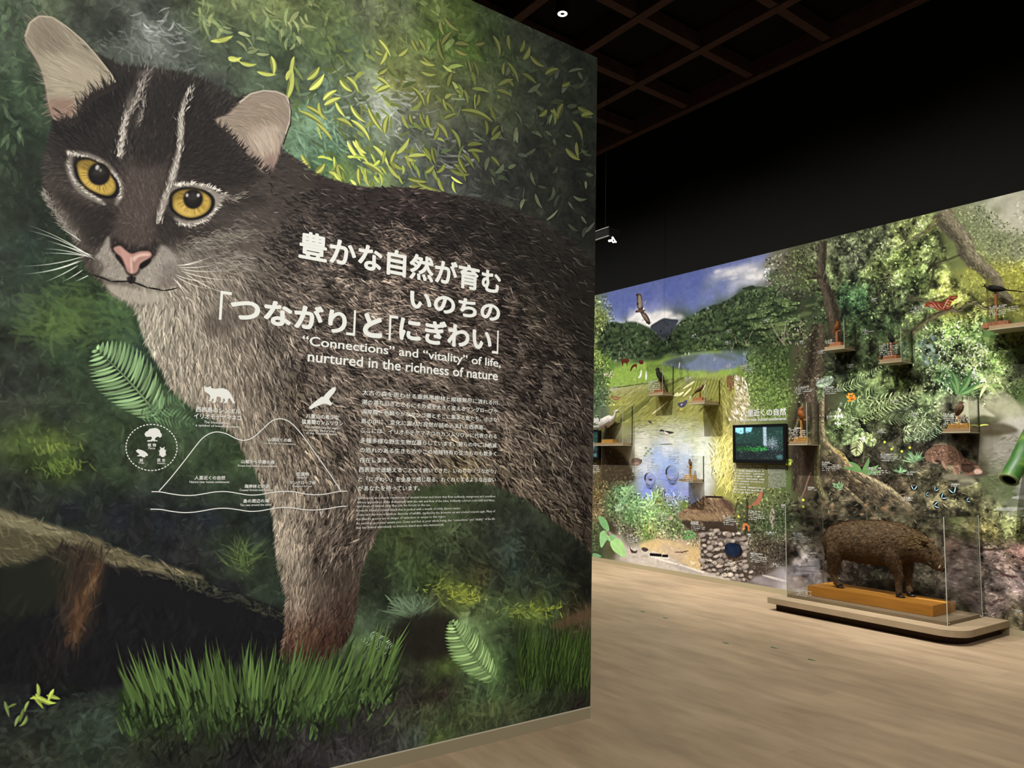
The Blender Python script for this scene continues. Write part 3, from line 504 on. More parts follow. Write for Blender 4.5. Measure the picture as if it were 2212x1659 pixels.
    along([(240,1040),(280,1120),(340,1210),(420,1300)], 200, (8,18), 1.4, '8b8378', .7, 170, 25, 9)
    along([(1000,1330),(1180,1300),(1350,1250)], 300, (10,26), 1.3, '8d8477', .55, 20, 20, 30)
    along([(960,1400),(1150,1450),(1350,1400)], 300, (12,30), 1.3, '9a9183', .55, 25, 20, 30)
    # eyes
    for pts, px, py, pr, hl in ((EYE_L, 214, 376, 23, [(210,362,7,10),(217,368,3,6)]), (EYE_R, 417, 430, 20, [(404,422,5,7),(428,422,6,7)])):
        c0 = np.mean(pts, 0); big = [tuple(c0+(np.array(p)-c0)*1.07) for p in pts]
        fill(cv, big, '14110f', 1.6, .95);         ins = lambda k: [tuple(c0+(np.array(p)-c0)*k) for p in pts]
        fill(cv, ins(.93), '7a6428', 1.2); fill(cv, ins(.84), 'b0923f', 3)
        fill(cv, ell(c0[0]-2, c0[1]+13, 26, 16, .35 if px < 300 else 0), 'c9a851', 8, .7)
        n = 150; a = rg.uniform(0, 6.283, n); r0 = pr*rg.uniform(.9, 1.2, n); r1 = pr*rg.uniform(1.5, 2.0, n); cc = np.array([px, py])
        d = np.stack([np.cos(a), np.sin(a)], 1); e = cc+d*r1[:, None]; keepi = inside(e, np.array(pts)) ; 
        strokes(cv, (cc+d*r0[:, None])[keepi], e[keepi], 0, 1.2, hx('8a6f26')*rg.uniform(.7, 1.5, n)[keepi][:, None], .5, 3, 'soft')
        fill(cv, [tuple(c0+(np.array(p)-c0)*s) for p, s in zip(pts, [1]*len(pts))][:5]+[(c0[0]+8, c0[1]-6), (c0[0]-14, c0[1]-12)], '5a4718', 5, .45)
        fill(cv, ell(px, py, pr*1.12, pr*1.12), '4a3a1a', 2.5, .7); fill(cv, ell(px, py, pr, pr*1.02), '1b1613', 1.5)
        for hx_, hy_, a_, b_ in hl: fill(cv, ell(hx_, hy_, a_*.6, b_*.6, .3), 'b9b7b0', 1.2, .9)
        fill(cv, [(px-pr*.7, py-2), (px, py-pr*.75), (px+pr*.6, py-4), (px+pr*.3, py+2), (px-pr*.3, py+3)], '59544e', 4, .35)
    # nose and mouth line
    fill(cv, [tuple(np.array([287,560])+(np.array(p)-[287,560])*1.12) for p in NOSE], '2a1f1c', 2.5, .8)
    fill(cv, NOSE, '9e786c', 1.2); fill(cv, [(258,537),(276,548),(284,556),(282,580),(272,574),(264,556)], 'bb8a7d', 3, .7)
    fill(cv, [(286,556),(304,548),(320,548),(322,552),(300,556),(290,566)], 'cfa79a', 2, .8); fill(cv, [(281,560),(284,556),(286,586),(283,588)], 'd8bdb2', 1, .6)
    fill(cv, [(302,572),(312,564),(326,560),(322,570),(310,579),(303,581)], '1c1413', 1.2, .95); fill(cv, [(250,550),(258,556),(264,566),(268,576),(260,568),(252,558)], '241a18', 1.2, .9)
    strokes(cv, S([(712,1490),(705,1522),(500,1492),(600,1528),(715,1530),(800,1562),(880,1578)]), S([(716,1525),(712,1540),(605,1530),(712,1526),(805,1565),(885,1578),(965,1562)]), [0,0,-.05,.03,-.03,-.03,.08], [4,4,3,3.2,3.5,3.2,2.6], hx('1d1715'), .95, 1, 'soft')
    fill(cv, S([(690,1505),(735,1505),(730,1535),(700,1538)]), '1d1715', 1.5, .8)
    # ears
    fill(cv, EAR_L, '8f8470', 2); fill(cv, [(70,80),(84,48),(110,50),(140,75),(150,110),(120,120),(85,115)], '7b705e', 12, .75)
    fill(cv, [(86,128),(140,118),(190,140),(222,168),(195,190),(150,210),(115,215),(104,180)], 'a3977f', 12, .8); fill(cv, [(104,220),(150,212),(168,235),(150,255),(118,256)], '86685a', 8, .8)
    fill(cv, EAR_R, '8d7d6d', 2); fill(cv, [(500,262),(530,232),(570,212),(605,215),(615,240),(600,270),(560,280),(520,285)], '857764', 8, .6)
    fill(cv, [(540,290),(590,270),(606,280),(600,320),(585,350),(565,340)], 'b09e8b', 9, .85); fill(cv, [(565,350),(590,330),(600,330),(592,362),(578,372)], '7a5f57', 5, .6)
    el = [(80,90,60),(120,100,50),(110,160,20),(160,150,35),(200,170,40),(130,220,-20),(150,240,-50)]
    dab(cv, EAR_L, 520, (22,60), (1,2.2), el, 6, (.82,1.2), .45, .08, 5, 'tip', ['b8ac94','6a5e4d'], .3)
    er = [(520,240,-20),(570,220,-10),(610,240,60),(560,300,75),(590,320,80),(500,270,10)]
    dab(cv, EAR_R, 460, (18,46), (1,2.2), er, 8, (.82,1.22), .45, .08, 5, 'tip', ['c2b49e','6a5a4c'], .3)
    for e, cc in ((EAR_L[:9], 'b0a48c'), (EAR_R[2:10], 'b9ad9a')):
        e = np.array(e, float); strokes(cv, e[:-1], e[1:], 0, 4, hx(cc), .6, 1, 'flat')
    strokes(cv, [(625,215),(629,240),(626,270)], [(629,242),(627,272),(612,312)], 0, 2, hx('241f1b'), .8, 1, 'flat')
    fur([(116,262),(165,262),(180,222),(205,200),(255,178),(262,200),(200,240),(170,280),(120,290)], 420, (16,40), (1.3,2.6), (.4,.8), .75, 14, ['1d1816'], .6, 4)
    n = 120; x = rg.uniform(130, 250, n); p = np.stack([x, np.interp(x, [116, 165, 180, 205, 250], [262, 256, 225, 204, 182])+10], 1); a = np.radians(rg.normal(-75, 16, n)); l = rg.uniform(12, 30, n)
    strokes(cv, p, p+np.stack([np.cos(a), np.sin(a)], 1)*l[:, None], .06, 1.8, hx('2a231f'), .8, 3, 'tip')
    n = 110; x = rg.uniform(470, 580, n); p = np.stack([x, np.interp(x, [465, 495, 540, 580], [262, 292, 342, 374])+6], 1); a = np.radians(rg.normal(-48, 16, n)); l = rg.uniform(10, 26, n)
    strokes(cv, p, p+np.stack([np.cos(a), np.sin(a)], 1)*l[:, None], .06, 1.8, hx('332b26'), .75, 3, 'tip')
    # whiskers
    wl = [(515,1410,140,1218,-.08),(500,1400,133,1247,-.10),(490,1400,245,1305,-.08),(505,1390,275,1318,-.05),(480,1395,230,1350,-.08),(470,1390,228,1375,-.05),(460,1390,112,1445,.08),(450,1412,117,1488,.10),(430,1415,195,1480,.08),(425,1440,240,1532,.05),(450,1465,335,1532,.05),(480,1495,405,1530,.02),(440,1310,330,1240,-.05)]
    W = np.array(wl); strokes(cv, W[:, :2]*.39783, W[:, 2:4]*.39783, -W[:, 4], 1.7, hx('c6cabd'), .9, 2, 'tip')
    wr = [(960,1440,1110,1415,-.1),(970,1450,1190,1430,-.1),(980,1460,1210,1470,-.08),(950,1490,1180,1530,-.12),(955,1500,1150,1570,-.12),(940,1510,1080,1620,-.1),(980,1470,1300,1520,-.1),(960,1520,1020,1610,-.1),(990,1440,1160,1390,-.05),(1000,1480,1250,1600,-.1)]
    W = np.array(wr); strokes(cv, W[:, :2]*.39783, W[:, 2:4]*.39783, -W[:, 4], 1.6, hx('cfc9ba'), .85, 2, 'tip')
Z2 = lambda L: [(1270+x/4.1475, 560+y/4.1475) for x, y in L]
Z3 = lambda L: [(1270+x/4.1467, 900+y/4.1467) for x, y in L]
Z4 = lambda L: [(1640+x*.31342, 900+y*.31342) for x, y in L]
Z5 = lambda L: [(1640+x*.31342, 400+y*.31342) for x, y in L]
Z7 = lambda L: [(1960+x*.21705, 600+y*.21705) for x, y in L]
EAGLE = Z2([(445,312),(470,312),(484,340),(492,430),(505,440),(512,458),(500,474),(515,482),(540,515),(558,560),(545,582),(515,555),(485,510),(466,476),(430,478),(428,462),(452,452),(440,420),(438,350)])
MOTH = Z7([(165,268),(215,238),(265,226),(310,240),(355,240),(400,205),(440,180),(498,182),(485,205),(450,230),(425,280),(415,322),(380,325),(345,318),(320,330),(290,312),(240,292),(190,290)])
HUT = Z3([(795,890),(850,850),(920,790),(1000,745),(1060,715),(1160,712),(1240,740),(1300,790),(1305,850),(1290,900),(1250,905),(1230,940),(1100,935),(960,935),(850,925)])
STONES = Z3([(1015,1030),(1060,1030),(1110,1008),(1150,1020),(1240,1035),(1320,1040),(1400,1060),(1430,1090),(1440,1180),(1420,1230),(1430,1300),(1470,1400),(1480,1450),(1400,1475),(1290,1450),(1140,1400),(1020,1370),(1015,1280),(1010,1160)])

def paint_b():
    cv = Canvas('B', 10.6, 1.6, ZB_BOT, ZB_TOP, 260, 5); rg = cv.rng
    bg = '''1290,650,6f7a50 1300,690,6b7545 1312,740,55613a 1300,775,7b8a4a 1290,820,4a5a3a 1330,640,6a74a0 1330,690,7f88ab 1360,650,646f9d 1400,640,606b9b 1450,620,5c6799 1500,600,5e6999 1500,650,6873a0 1550,590,8a8fa8 1560,620,6f7aa2 1600,565,7c82a4 1620,590,a9abb8 1640,560,9a9db2 1380,680,b9b9bd 1430,690,c0bfc0 1410,660,8b90b0 1530,640,6d78a2 1580,620,9397b0 1650,590,a5a6ae
1345,715,46553f 1350,735,3a4a33 1400,735,3c4c35 1340,765,3d4b35 1380,770,4a5a3d 1420,765,374630 1435,708,3f434a 1455,700,3a3e45 1480,705,415038 1520,690,46543c 1560,670,3f4c35 1600,645,3a4632 1640,650,34402d 1500,735,3a4732 1560,725,35412e 1620,700,414f33 1480,757,3b4a30 1540,752,5f7440 1600,745,46523a
1320,785,66803f 1350,795,7f9a4a 1330,815,8aa552 1400,805,83a04c 1440,785,7c9450 1450,820,8ea858 1510,805,8fa35c 1560,808,8d9e4e 1600,800,75883f 1460,788,5f6a62 1500,788,767e8a 1550,788,707d9e 1580,786,7080a8 1605,780,6d7a96 1520,772,5a6555 1340,842,a7a880 1365,836,b0ae88
1300,860,4f5f44 1285,870,4a5a45 1300,890,5a6550 1340,870,8c8a4c 1380,860,8f8f50 1420,872,8a8748 1400,900,8b8a4d 1500,840,85874a 1540,830,7d8044 1480,875,8b8a4c 1560,870,84803f 1520,900,8d8c50 1350,900,8d8c58 1350,930,9b9a70 1400,920,a3a488 1450,930,a5a68c 1500,920,9c9c74 1390,945,b9b8a8 1450,950,b5b6a8 1500,945,acae90 1380,970,c2c1b5 1440,968,b2b6bd 1480,965,b5b9b8 1520,970,b9bda5 1420,990,8f9fbd 1450,1000,8095bd 1480,995,a5b0c4 1520,1010,c5c8be 1395,1010,a9aeb5 1400,1035,7f8bb8 1440,1030,7d8abb 1480,1040,8d98c0 1400,1060,7480b8 1450,1060,747fb8 1480,1070,8a93c5 1512,1050,b9bdc5 1500,1090,7f88b0
1300,930,57563f 1320,960,5f5a44 1330,1000,3c3628 1350,1020,3a3327 1362,985,8b8470 1345,970,7a735f 1300,1000,544a38 1300,1040,4f4530 1290,1070,5c4f36
1560,930,8a8447 1570,960,a29a5a 1560,1000,a0985c 1570,1040,938c4e 1560,1070,8b8a4a 1590,1075,7f8048 1580,845,8a8148 1600,880,a9a182 1590,900,a9a07c 1550,900,807c40 1640,830,6b8045 1620,860,75894d 1660,850,5f7540 1650,800,4f6338 1680,870,6a8043 1690,800,46582f 1620,780,566a3c 1660,760,3c4a2e 1640,730,36412a 1690,720,39442a 1600,940,8a8450 1640,1060,6b6a42
1660,570,7a7868 1680,560,6e6c5a 1670,605,57574a 1700,580,55543f 1720,560,4d5236 1780,540,565a44 1750,600,4f5836 1800,600,53593e 1850,560,4d5140 1900,520,5a6048 1950,500,6b7148 1900,580,566238 1950,560,6b7a45 1980,600,5f6f42 2000,550,748050 2050,520,6b7448 2100,500,7d8560 2150,530,7f8662 2080,560,6f784a 2185,445,bdb9a5 2212,470,b5b29c 2160,435,b5b39f 2140,460,8a9070 2205,540,8a8f70 2050,620,8b9050 2100,590,97994f 2150,600,a0a04e 2200,590,a3a04b 2180,620,a3a250 2212,640,8f8c48 2240,520,8a9070 2240,430,c0bda8
1780,640,3f4c30 1830,640,3f5539 1860,650,435a3a 1820,670,334530 1760,650,34392a 1720,640,363a2a 1900,640,434b33 1950,640,505a3e 1800,700,3f4f33 1860,700,3c4b30 1920,700,3f4d33 1980,660,4f5638 1990,690,4f5a3a 2060,665,7a7c42 2100,660,8b8f50 2060,720,6d8a4c 2120,720,738f55 2050,760,6a7c55 2000,760,5f7050 2100,770,78885a 2150,780,6a7f4a 2190,760,3f4a2c 2212,790,2b2d22 1760,760,3f3d2d 1720,760,4f4c3a 1740,820,463e33 1760,860,403830 1700,760,3a4a2d 1830,760,2f3426 1880,760,3c4630 1820,800,2b3024
1850,825,5a6b45 1900,820,7a8a5a 1950,830,5d6e42 1980,820,343a28 2000,850,6a7a55 2050,820,4d6a45 2100,830,5f7a4c 2150,840,747f55 2200,850,4a5a35 1900,860,4d5c3c 1850,880,55653f 1950,880,4a5340 2000,900,626f50 2100,888,a3a287 2060,880,8b8b72 2150,872,a2a184 2180,890,a6a58c 2120,912,55583f 2180,932,8b877a 2205,920,a6a298 2150,925,4c4a35 1800,930,4a5538 1900,930,3f4230 1850,940,3c4430 1950,930,3c3a2e 1980,960,2c2a22 1850,980,332f27 1900,980,2d2b23 1950,990,3c4030 2000,980,352e28 2060,932,1f1c17 2100,950,2e281f 2140,960,837f72 2160,980,8a877b 2150,1000,7a7a68 2180,960,8f8b7f 2120,1010,4f4c3c 2140,1040,555c40 2180,1060,5a6345 2212,1060,8d8f88 2200,1095,6f7560 2212,980,7a7868 2100,1060,5d5c42 2050,1050,55503b 2000,1050,3c3a2c 1950,1060,443c2f 1900,1060,453c30 1850,1030,3d3429 1800,1010,3a342a
1340,1060,5f7a55 1370,1085,6b8a5f 1320,1090,4d5f3f 1290,1105,6d5f48 1320,1140,3f3a2e 1362,1120,4f6a42 1420,1075,67743f 1400,1110,75935c 1440,1110,5f7045 1480,1090,66763d 1460,1140,4f5a3a 1400,1150,62743f 1360,1150,4a4436 1300,1150,3d4a30 1290,1190,3a4430 1320,1190,4a4a34 1370,1200,a9a097 1335,1175,9c9689 1400,1222,aea59b 1450,1232,a39c94 1500,1242,aaa298 1560,1256,b0a79c 1420,1180,b39d7b 1470,1182,a8957c 1500,1200,b79f74 1450,1202,a5947e 1340,1205,8a8378 1540,1200,7d7268 1560,1230,7a6f66 1530,1100,6a5746 1500,1130,4a4033 1540,1140,332b24 1600,1090,4a4f35 1650,1070,4f5638 1620,1130,3a3c2b 1660,1130,3f4a33 1690,1120,36402c 1650,1180,3a332a 1690,1200,332d27 1640,1230,3d352e 1660,1245,4a423a 1700,1250,8f8a8f 1745,1240,6f656a 1720,1275,aaa39c 1700,1272,a9a39b 1750,1220,a8a09c 1640,1260,6a625c
1760,1160,3f3a30 1800,1140,40392e 1900,1140,3a372c 1980,1160,45402f 1850,1230,443c35 1900,1240,403d33 1980,1230,48443a 1790,1230,4a4038 2060,1180,5b5249 2100,1200,5d5450 2150,1200,6a5c56 2200,1190,65504a 2140,1150,6b6540 2180,1140,7a8055 2205,1150,6b7048 2080,1250,5a524c 2150,1260,5c534f 2212,1260,665a58 2150,1310,4d4440 2212,1330,524b3c 2180,1345,4b4636 2050,1320,443d37 1950,1300,3f3a34 2100,1110,5f5c40 2000,1110,403c2e 1740,1000,3a2f27 1740,1045,41372c 1700,1040,4c5a35 1760,900,3d332b 1740,950,453a2f 1740,1100,3c3a2c 2250,800,55603e 2250,1000,7d7a6a 2250,1200,62544c 2250,650,8a8a48'''
    sw = [(float(t.split(',')[0]), float(t.split(',')[1]), t.split(',')[2]) for t in bg.split()]
    cv.img[:] = under(cv, sw, 7, 4)
    n1 = noise(cv, 14, 3, 3)
    full = [(1270,620),(2330,380),(2330,1420),(1270,1230)]
    def foliage(poly, n, L, w, gain, al=.6, tint=None, tm=.3, layers=5, ang=60, sp=70, taper='leaf'):
        dab(cv, poly, n, L, w, ang, sp, gain, al, .2, layers, taper, tint, tm, 4)
    # the print runs on past both ends of the view
    foliage([(2190,440),(2620,330),(2620,1000),(2230,900)], 2600, (4,14), (2,5), (.4,1.7), .8, ['7d8a4c','3a4528','a3ab70'], .4)
    foliage([(2230,880),(2620,900),(2620,1480),(2230,1380)], 1800, (6,20), (1.5,4), (.5,1.6), .7, ['6b6450','4a4438','7d8a58','8f8a7c'], .45, ang=5, sp=40, taper='soft')
    foliage([(1120,650),(1292,630),(1292,1000),(1120,1000)], 1500, (3,10), (2,4), (.4,1.6), .8, ['5f7044','35402a','8a9a5c'], .4)
    foliage([(1120,960),(1292,960),(1292,1195),(1120,1185)], 900, (3,10), (1.5,4), (.5,1.6), .75, ['5c4f3a','3a3226','5a6a44'], .4)
    # sky
    sky = [(1280,650),(1655,545),(1655,600),(1560,640),(1500,690),(1440,720),(1350,720),(1320,690)]
    for x, y, rx, ry, c in [(1372,682,18,12,'d2d0ce'),(1395,690,22,14,'d6d3d0'),(1430,684,26,12,'d3d1cf'),(1455,690,20,10,'cfcdca'),(1418,700,30,10,'d0cecb'),(1565,590,30,8,'c6c4c6'),(1600,580,36,10,'c4c3c6'),(1630,596,24,12,'cac7c6'),(1610,608,30,7,'b4b5c0'),(1340,700,14,10,'aeb2c0')]:
        fill(cv, ell(x, y, rx, ry, -.25), c, 5, .7, False)
        for _ in range(6): fill(cv, ell(x+rg.normal(0, rx*.6), y+rg.normal(0, ry*.5), rx*.3, ry*.35), c, 3, .5, False)
    sk = [(1284,640),(1655,540),(1660,560),(1600,572),(1520,600),(1510,640),(1470,665),(1420,662),(1380,668),(1345,690),(1320,680)]
    fill(cv, sk, '5863a0', 9, .55, False)
    for x, y, rx, ry, c in [(1566,588,24,6,'d5d2d2'),(1606,582,30,8,'d0cdd0'),(1634,600,22,9,'d8d5d2'),(1590,600,26,5,'c0bfc8'),(1380,684,20,9,'e2dfda'),(1398,690,22,10,'e6e2dd'),(1432,682,22,9,'e2ded9'),(1452,690,16,7,'dcd8d4'),(1412,698,24,8,'dfdbd6')]:
        for _ in range(9): fill(cv, ell(x+rg.normal(0, rx*.5), y+rg.normal(0, ry*.45), rx*rg.uniform(.2, .42), ry*rg.uniform(.3, .55), -.2), c, 2.4, .5, False)
    # hills and tree line
    fill(cv, Z2([(560,610),(620,560),(680,530),(740,535),(810,548),(760,620),(700,700),(640,690)]), '3d4148', 1.5)
    fill(cv, Z2([(150,600),(240,560),(300,575),(380,562),(450,570),(520,600),(590,640),(650,720),(700,790),(650,880),(400,890),(200,900),(100,800)]), '3d4c35', 1.5)
    fill(cv, Z2([(690,730),(760,640),(850,540),(950,500),(1040,440),(1120,410),(1200,395),(1260,360),(1380,290),(1480,250),(1600,250),(1700,260),(1700,700),(1400,800),(1000,820),(750,830)]), '3d4a33', 1.5)
    fill(cv, Z2([(1380,265),(1420,250),(1480,235),(1500,262),(1440,280)]), '333d2c', 1)
    hill = Z2([(60,560),(300,580),(590,645),(690,740),(850,545),(1040,445),(1260,365),(1480,255),(1700,265),(1700,760),(1300,800),(900,820),(300,900),(60,800)])
    foliage(hill, 2600, (3,9), (2.5,5), (.6,1.5), .7, ['5a6a45','2a3324','6b7a50'], .3)
    fill(cv, Z2([(1380,500),(1500,420),(1659,380),(1800,380),(1800,560),(1600,560),(1450,540)]), '46563a', 4, .5)
    foliage(Z2([(1300,420),(1700,330),(1800,400),(1800,700),(1500,680),(1350,560)]), 700, (4,12), (2,5), (.55,1.5), .7, ['647548','2d3626'], .35)
    foliage(Z2([(60,330),(150,320),(210,420),(250,540),(170,620),(150,700),(60,720)]), 420, (3,9), (2,4), (.6,1.6), .75, ['8b9450','4a5733','a5ab60'], .4)
    foliage(Z2([(60,780),(150,790),(230,850),(180,960),(60,980)]), 240, (3,9), (2,4), (.6,1.5), .75, ['86a04e','4a5d33'], .4)
    foliage(Z2([(220,760),(560,760),(640,880),(250,890)]), 200, (3,8), (2,4), (.6,1.6), .6, ['6b6a58','7d7b66'], .4)
    hz = noise(cv, 15, 3, 44); hm, hx0, hy0 = poly_mask(cv, cv.P(np.array(hill)), 3)
    cv.img[hy0:hy0+hm.shape[0], hx0:hx0+hm.shape[1]] *= (1-.12*np.clip(hm, 0, 1)+np.clip(hz[hy0:hy0+hm.shape[0], hx0:hx0+hm.shape[1]]*.2, -.4, .45)*np.clip(hm, 0, 1))[..., None]
    um = Z2([(1380,470),(1500,400),(1640,360),(1860,380),(1900,520),(1880,720),(1700,760),(1500,720),(1400,600)])
    fill(cv, um, '2d3825', 5, .6)
    for q in sorted(scatter(cv, um, 46), key=lambda q: q[1]):
        r = rg.uniform(9, 20); fill(cv, ell(q[0], q[1]+3, r, r*.38, -.15), '222a1b', 2, .7, False); fill(cv, ell(q[0], q[1], r, r*.26, -.15), rg.choice(['536340','5f7049','475537']), 1.4, .8, False)
        leaves(cv, ell(q[0], q[1]-.5, r*.95, r*.24, -.15), 14, (3,6), (1.6,2.6), ['728457','5d6e44','86966a'], 0, 40, .7)
    for q in scatter(cv, Z2([(330,600),(600,660),(680,780),(880,560),(1240,400),(1380,480),(1300,740),(1000,790),(640,860),(250,860),(180,650)]), 90):
        r = rg.uniform(5, 11); fill(cv, ell(q[0], q[1]+2, r, r*.7), '27321f', 1.6, .55, False); fill(cv, ell(q[0]-1, q[1]-1, r*.8, r*.5), rg.choice(['4f6040','45563a','5b6d46']), 1.4, .6, False)
    limb(cv, [(1668,752),(1684,735),(1704,722)], [1.6,1.4,1], '958c78', .8); limb(cv, [(1690,752),(1696,735),(1712,715)], [1.6,1.3,1], '958c78', .8); limb(cv, [(1676,752),(1672,735),(1660,722)], [1.6,1.3,1], '8a826e', .8)
    # meadow, pond and paddies
    fill(cv, Z2([(230,1000),(300,960),(450,930),(700,890),(900,850),(1160,830),(1180,860),(900,880),(700,940),(900,1000),(1100,1030),(1300,980),(1340,1010),(1200,1050),(900,1060),(600,1100),(210,1150)]), '8faa52', 3, .9)
    fill(cv, Z2([(660,940),(760,890),(900,860),(1100,840),(1280,860),(1360,920),(1280,970),(1100,995),(940,990),(760,960)]), '727d96', 3, .9)
    fill(cv, Z2([(680,930),(780,890),(900,862),(1000,850),(960,900),(860,940),(760,945)]), '55604f', 3, .7)
    fill(cv, Z2([(1130,840),(1280,860),(1340,910),(1250,900),(1150,870)]), '566350', 3, .5)
    fill(cv, Z2([(210,1150),(400,1140),(560,1110),(560,1150),(450,1185),(300,1210),(205,1190)]), 'b3b08c', 3, .85)
    strokes(cv, Z2([(220,1152),(500,1115)]), Z2([(500,1112),(860,1060)]), .02, 2.2, hx('55663a'), .8, 1, 'flat')
    foliage(Z2([(230,980),(700,920),(1100,1040),(700,1100),(215,1150)]), 500, (2,7), (1,2.4), (.8,1.25), .6, ['9fb868','6f8c40'], .3, ang=-80, sp=25)
    foliage(Z2([(900,740),(1130,750),(1130,810),(830,830)]), 120, (3,8), (2,4), (.7,1.5), .7, ['7f9a4a','5c7338'], .4)
    pad = Z2([(200,1200),(700,1080),(1240,1040),(1260,1300),(1000,1420),(400,1500),(230,1420)])
    fill(cv, pad, '8b8a4b', 6, .55)
    dab(cv, pad, 700, (6,24), (1,2.4), -42, 8, (.7,1.3), .5, .05, 5, 'soft', ['a5a263','6d7038'], .3)
    for a, b, w, c in [((220,1500),(560,1250),9,'5f6236'),((100,1560),(420,1300),8,'686a3e'),((640,1160),(860,1060),6,'63663a'),((400,1340),(640,1180),6,'6f7040')]:
        strokes(cv, Z2([a]), Z2([b]), .03, w, hx(c), .65, 1, 'soft')
    for a, b, w in [((570,1390),(720,1270),4),((850,1160),(960,1090),4),((850,1230),(930,1150),4),((770,1225),(810,1195),5),((790,1228),(860,1190),5),((1020,1180),(1060,1120),3)]:
        strokes(cv, Z2([a]), Z2([b]), .02, w, hx('d8d3a0'), .85, 1, 'soft')
    for k in range(12):
        x = 900+k*28; strokes(cv, Z2([(x, 1260)]), Z2([(x+70, 1055)]), .05, 3, hx('6a6d38'), .6, 1, 'soft'); strokes(cv, Z2([(x+10, 1240)]), Z2([(x+80, 1060)]), .05, 1.6, hx('a8aa5c'), .6, 1, 'soft')
    # water at the foot of the paddies
    wat = Z2([(390,1440),(700,1400),(1030,1400),(1060,1600),(1110,1700),(1120,1900),(1080,2120),(900,2150),(440,2100),(400,1700)])
    dab(cv, wat, 420, (8,26), (1,2.2), -4, 6, (.88,1.12), .5, .04, 5, 'soft')
    dab(cv, Z2([(400,1450),(1000,1420),(1030,1600),(420,1620)]), 200, (6,20), (.8,1.6), -3, 6, (.7,1.25), .5, .04, 3, 'soft', ['5f6048'], .4)
    fill(cv, Z2([(1040,1500),(1120,1640),(1150,1850),(1090,2120),(980,2120),(1000,1800),(960,1600)]), 'c8cabd', 10, .6)
    for k in range(10):
        fill(cv, ell(*Z2([(rg.uniform(860,1040), rg.uniform(1540,1650))])[0], 5, 3, rg.uniform(-.5, .5)), 'a5ad94', 1, .7)
    for x, y in [(520,1690),(560,1700),(540,1720),(520,1740),(570,1740),(510,1760)]: fill(cv, ell(*Z2([(x, y)])[0], 3, 2), '6e7c62', .8, .8)
    strokes(cv, Z2([(640,1660)]), Z2([(760,1655)]), 0, 2, hx('55524a'), .6, 1, 'soft')
    # dark bank, left
    fill(cv, Z3([(100,260),(200,270),(300,330),(370,430),(420,560),(300,600),(150,600),(120,450)]), '3a3226', 4, .85)
    foliage(Z3([(50,260),(180,280),(300,340),(420,580),(280,640),(200,760),(50,740)]), 420, (2,8), (1,2.6), (.6,1.6), .7, ['7d7350','2d2720','5d5236'], .4)
    # golden grasses
    gr = Z2([(1210,1100),(1300,1040),(1420,1200),(1440,1450),(1300,1460),(1300,1900),(1320,2050),(1250,2050),(1130,1950),(1110,1700),(1180,1450)])
    dab(cv, gr, 900, (14,40), (1.2,3), 72, 16, (.7,1.35), .6, .15, 7, 'tip', ['c5bd80','7f7838','a09a55'], .4)
    dab(cv, Z2([(1300,1500),(1310,2080),(1180,2040),(1120,1750),(1220,1500)]), 260, (16,40), (1,2), -70, 20, (1.1,1.5), .7, .2, 4, 'tip', ['d8d29c','c2bb72'], .6)
    pl = Z2([(1310,1040),(1400,1060),(1440,1200),(1450,1300),(1380,1440),(1260,1440),(1330,1280)])
    leaves(cv, pl, 260, (6,14), (2,3.5), ['cfc6aa','b8ad8a','ded6c0','9a8f6a'], 60, 25, .8)
    # bushes right of the grasses, umbrella trees
    bush = Z2([(1400,760),(1660,700),(1800,760),(1810,1400),(1660,1440),(1460,1420),(1440,1150),(1380,980)])
    foliage(bush, 1500, (3,9), (2,4.5), (.55,1.5), .75, ['86995a','50633a','3a4a2c','9aab68'], .35)
    for k in range(26):
        x = rg.uniform(1640,1790); y = rg.uniform(590,720); fill(cv, ell(x, y, rg.uniform(10, 26), rg.uniform(3, 6), -.2), rg.choice(['5a6a42','48573a','35422c','66764a']), 2, .55, False)
    strokes(cv, [(1668,700),(1690,712),(1700,690)], [(1690,740),(1692,745),(1694,745)], .1, 2.5, hx('8b8370'), .7, 1, 'flat')
    strokes(cv, Z2([(1280,840),(1330,760),(1400,720),(1430,720),(1480,640)]), Z2([(1310,720),(1300,660),(1460,800),(1400,800),(1440,720)]), .1, 2, hx('8f866c'), .7, 1, 'tip')
    leaves(cv, [(1690,735),(1710,700),(1735,690),(1745,730),(1720,750)], 60, (4,9), (2,3.5), ['8f8578','6b6a52','75805a'], 60, 50, .8)
    # forest, middle and right
    foliage([(1650,560),(1760,530),(1780,640),(1660,650)], 700, (3,8), (2,4), (.45,1.7), .8, ['a09c90','3d3f30','6f7352'], .35)
    foliage([(1740,520),(1860,495),(1880,700),(1760,720)], 1100, (4,12), (2,4.5), (.5,1.55), .75, ['6d7850','2f3526','87906a'], .3)
    foliage([(1850,500),(2010,460),(2060,640),(1980,720),(1860,700)], 1300, (3,10), (2,4), (.5,1.6), .75, ['8b9a5c','353d28','a5ad80'], .3)
    foliage([(2040,455),(2130,440),(2240,560),(2212,600),(2120,570),(2060,520)], 900, (3,8), (1.6,3.4), (.6,1.5), .75, ['9aa07c','5d6545','b5b59a'], .3)
    foliage([(2040,620),(2110,570),(2240,560),(2240,680),(2060,690)], 900, (3,9), (2,3.6), (.65,1.4), .75, ['b5b560','7f8038','c9c87c'], .35)
    for k in range(26):
        x = rg.uniform(1815, 1870); frond(cv, (x, rg.uniform(610, 640)), (x+rg.normal(0, 8), rg.uniform(660, 700)), 6, hx(rg.choice(['3f5a3c','4c6845','2f4430'])), 9, .1, .2, 1.6, .8)
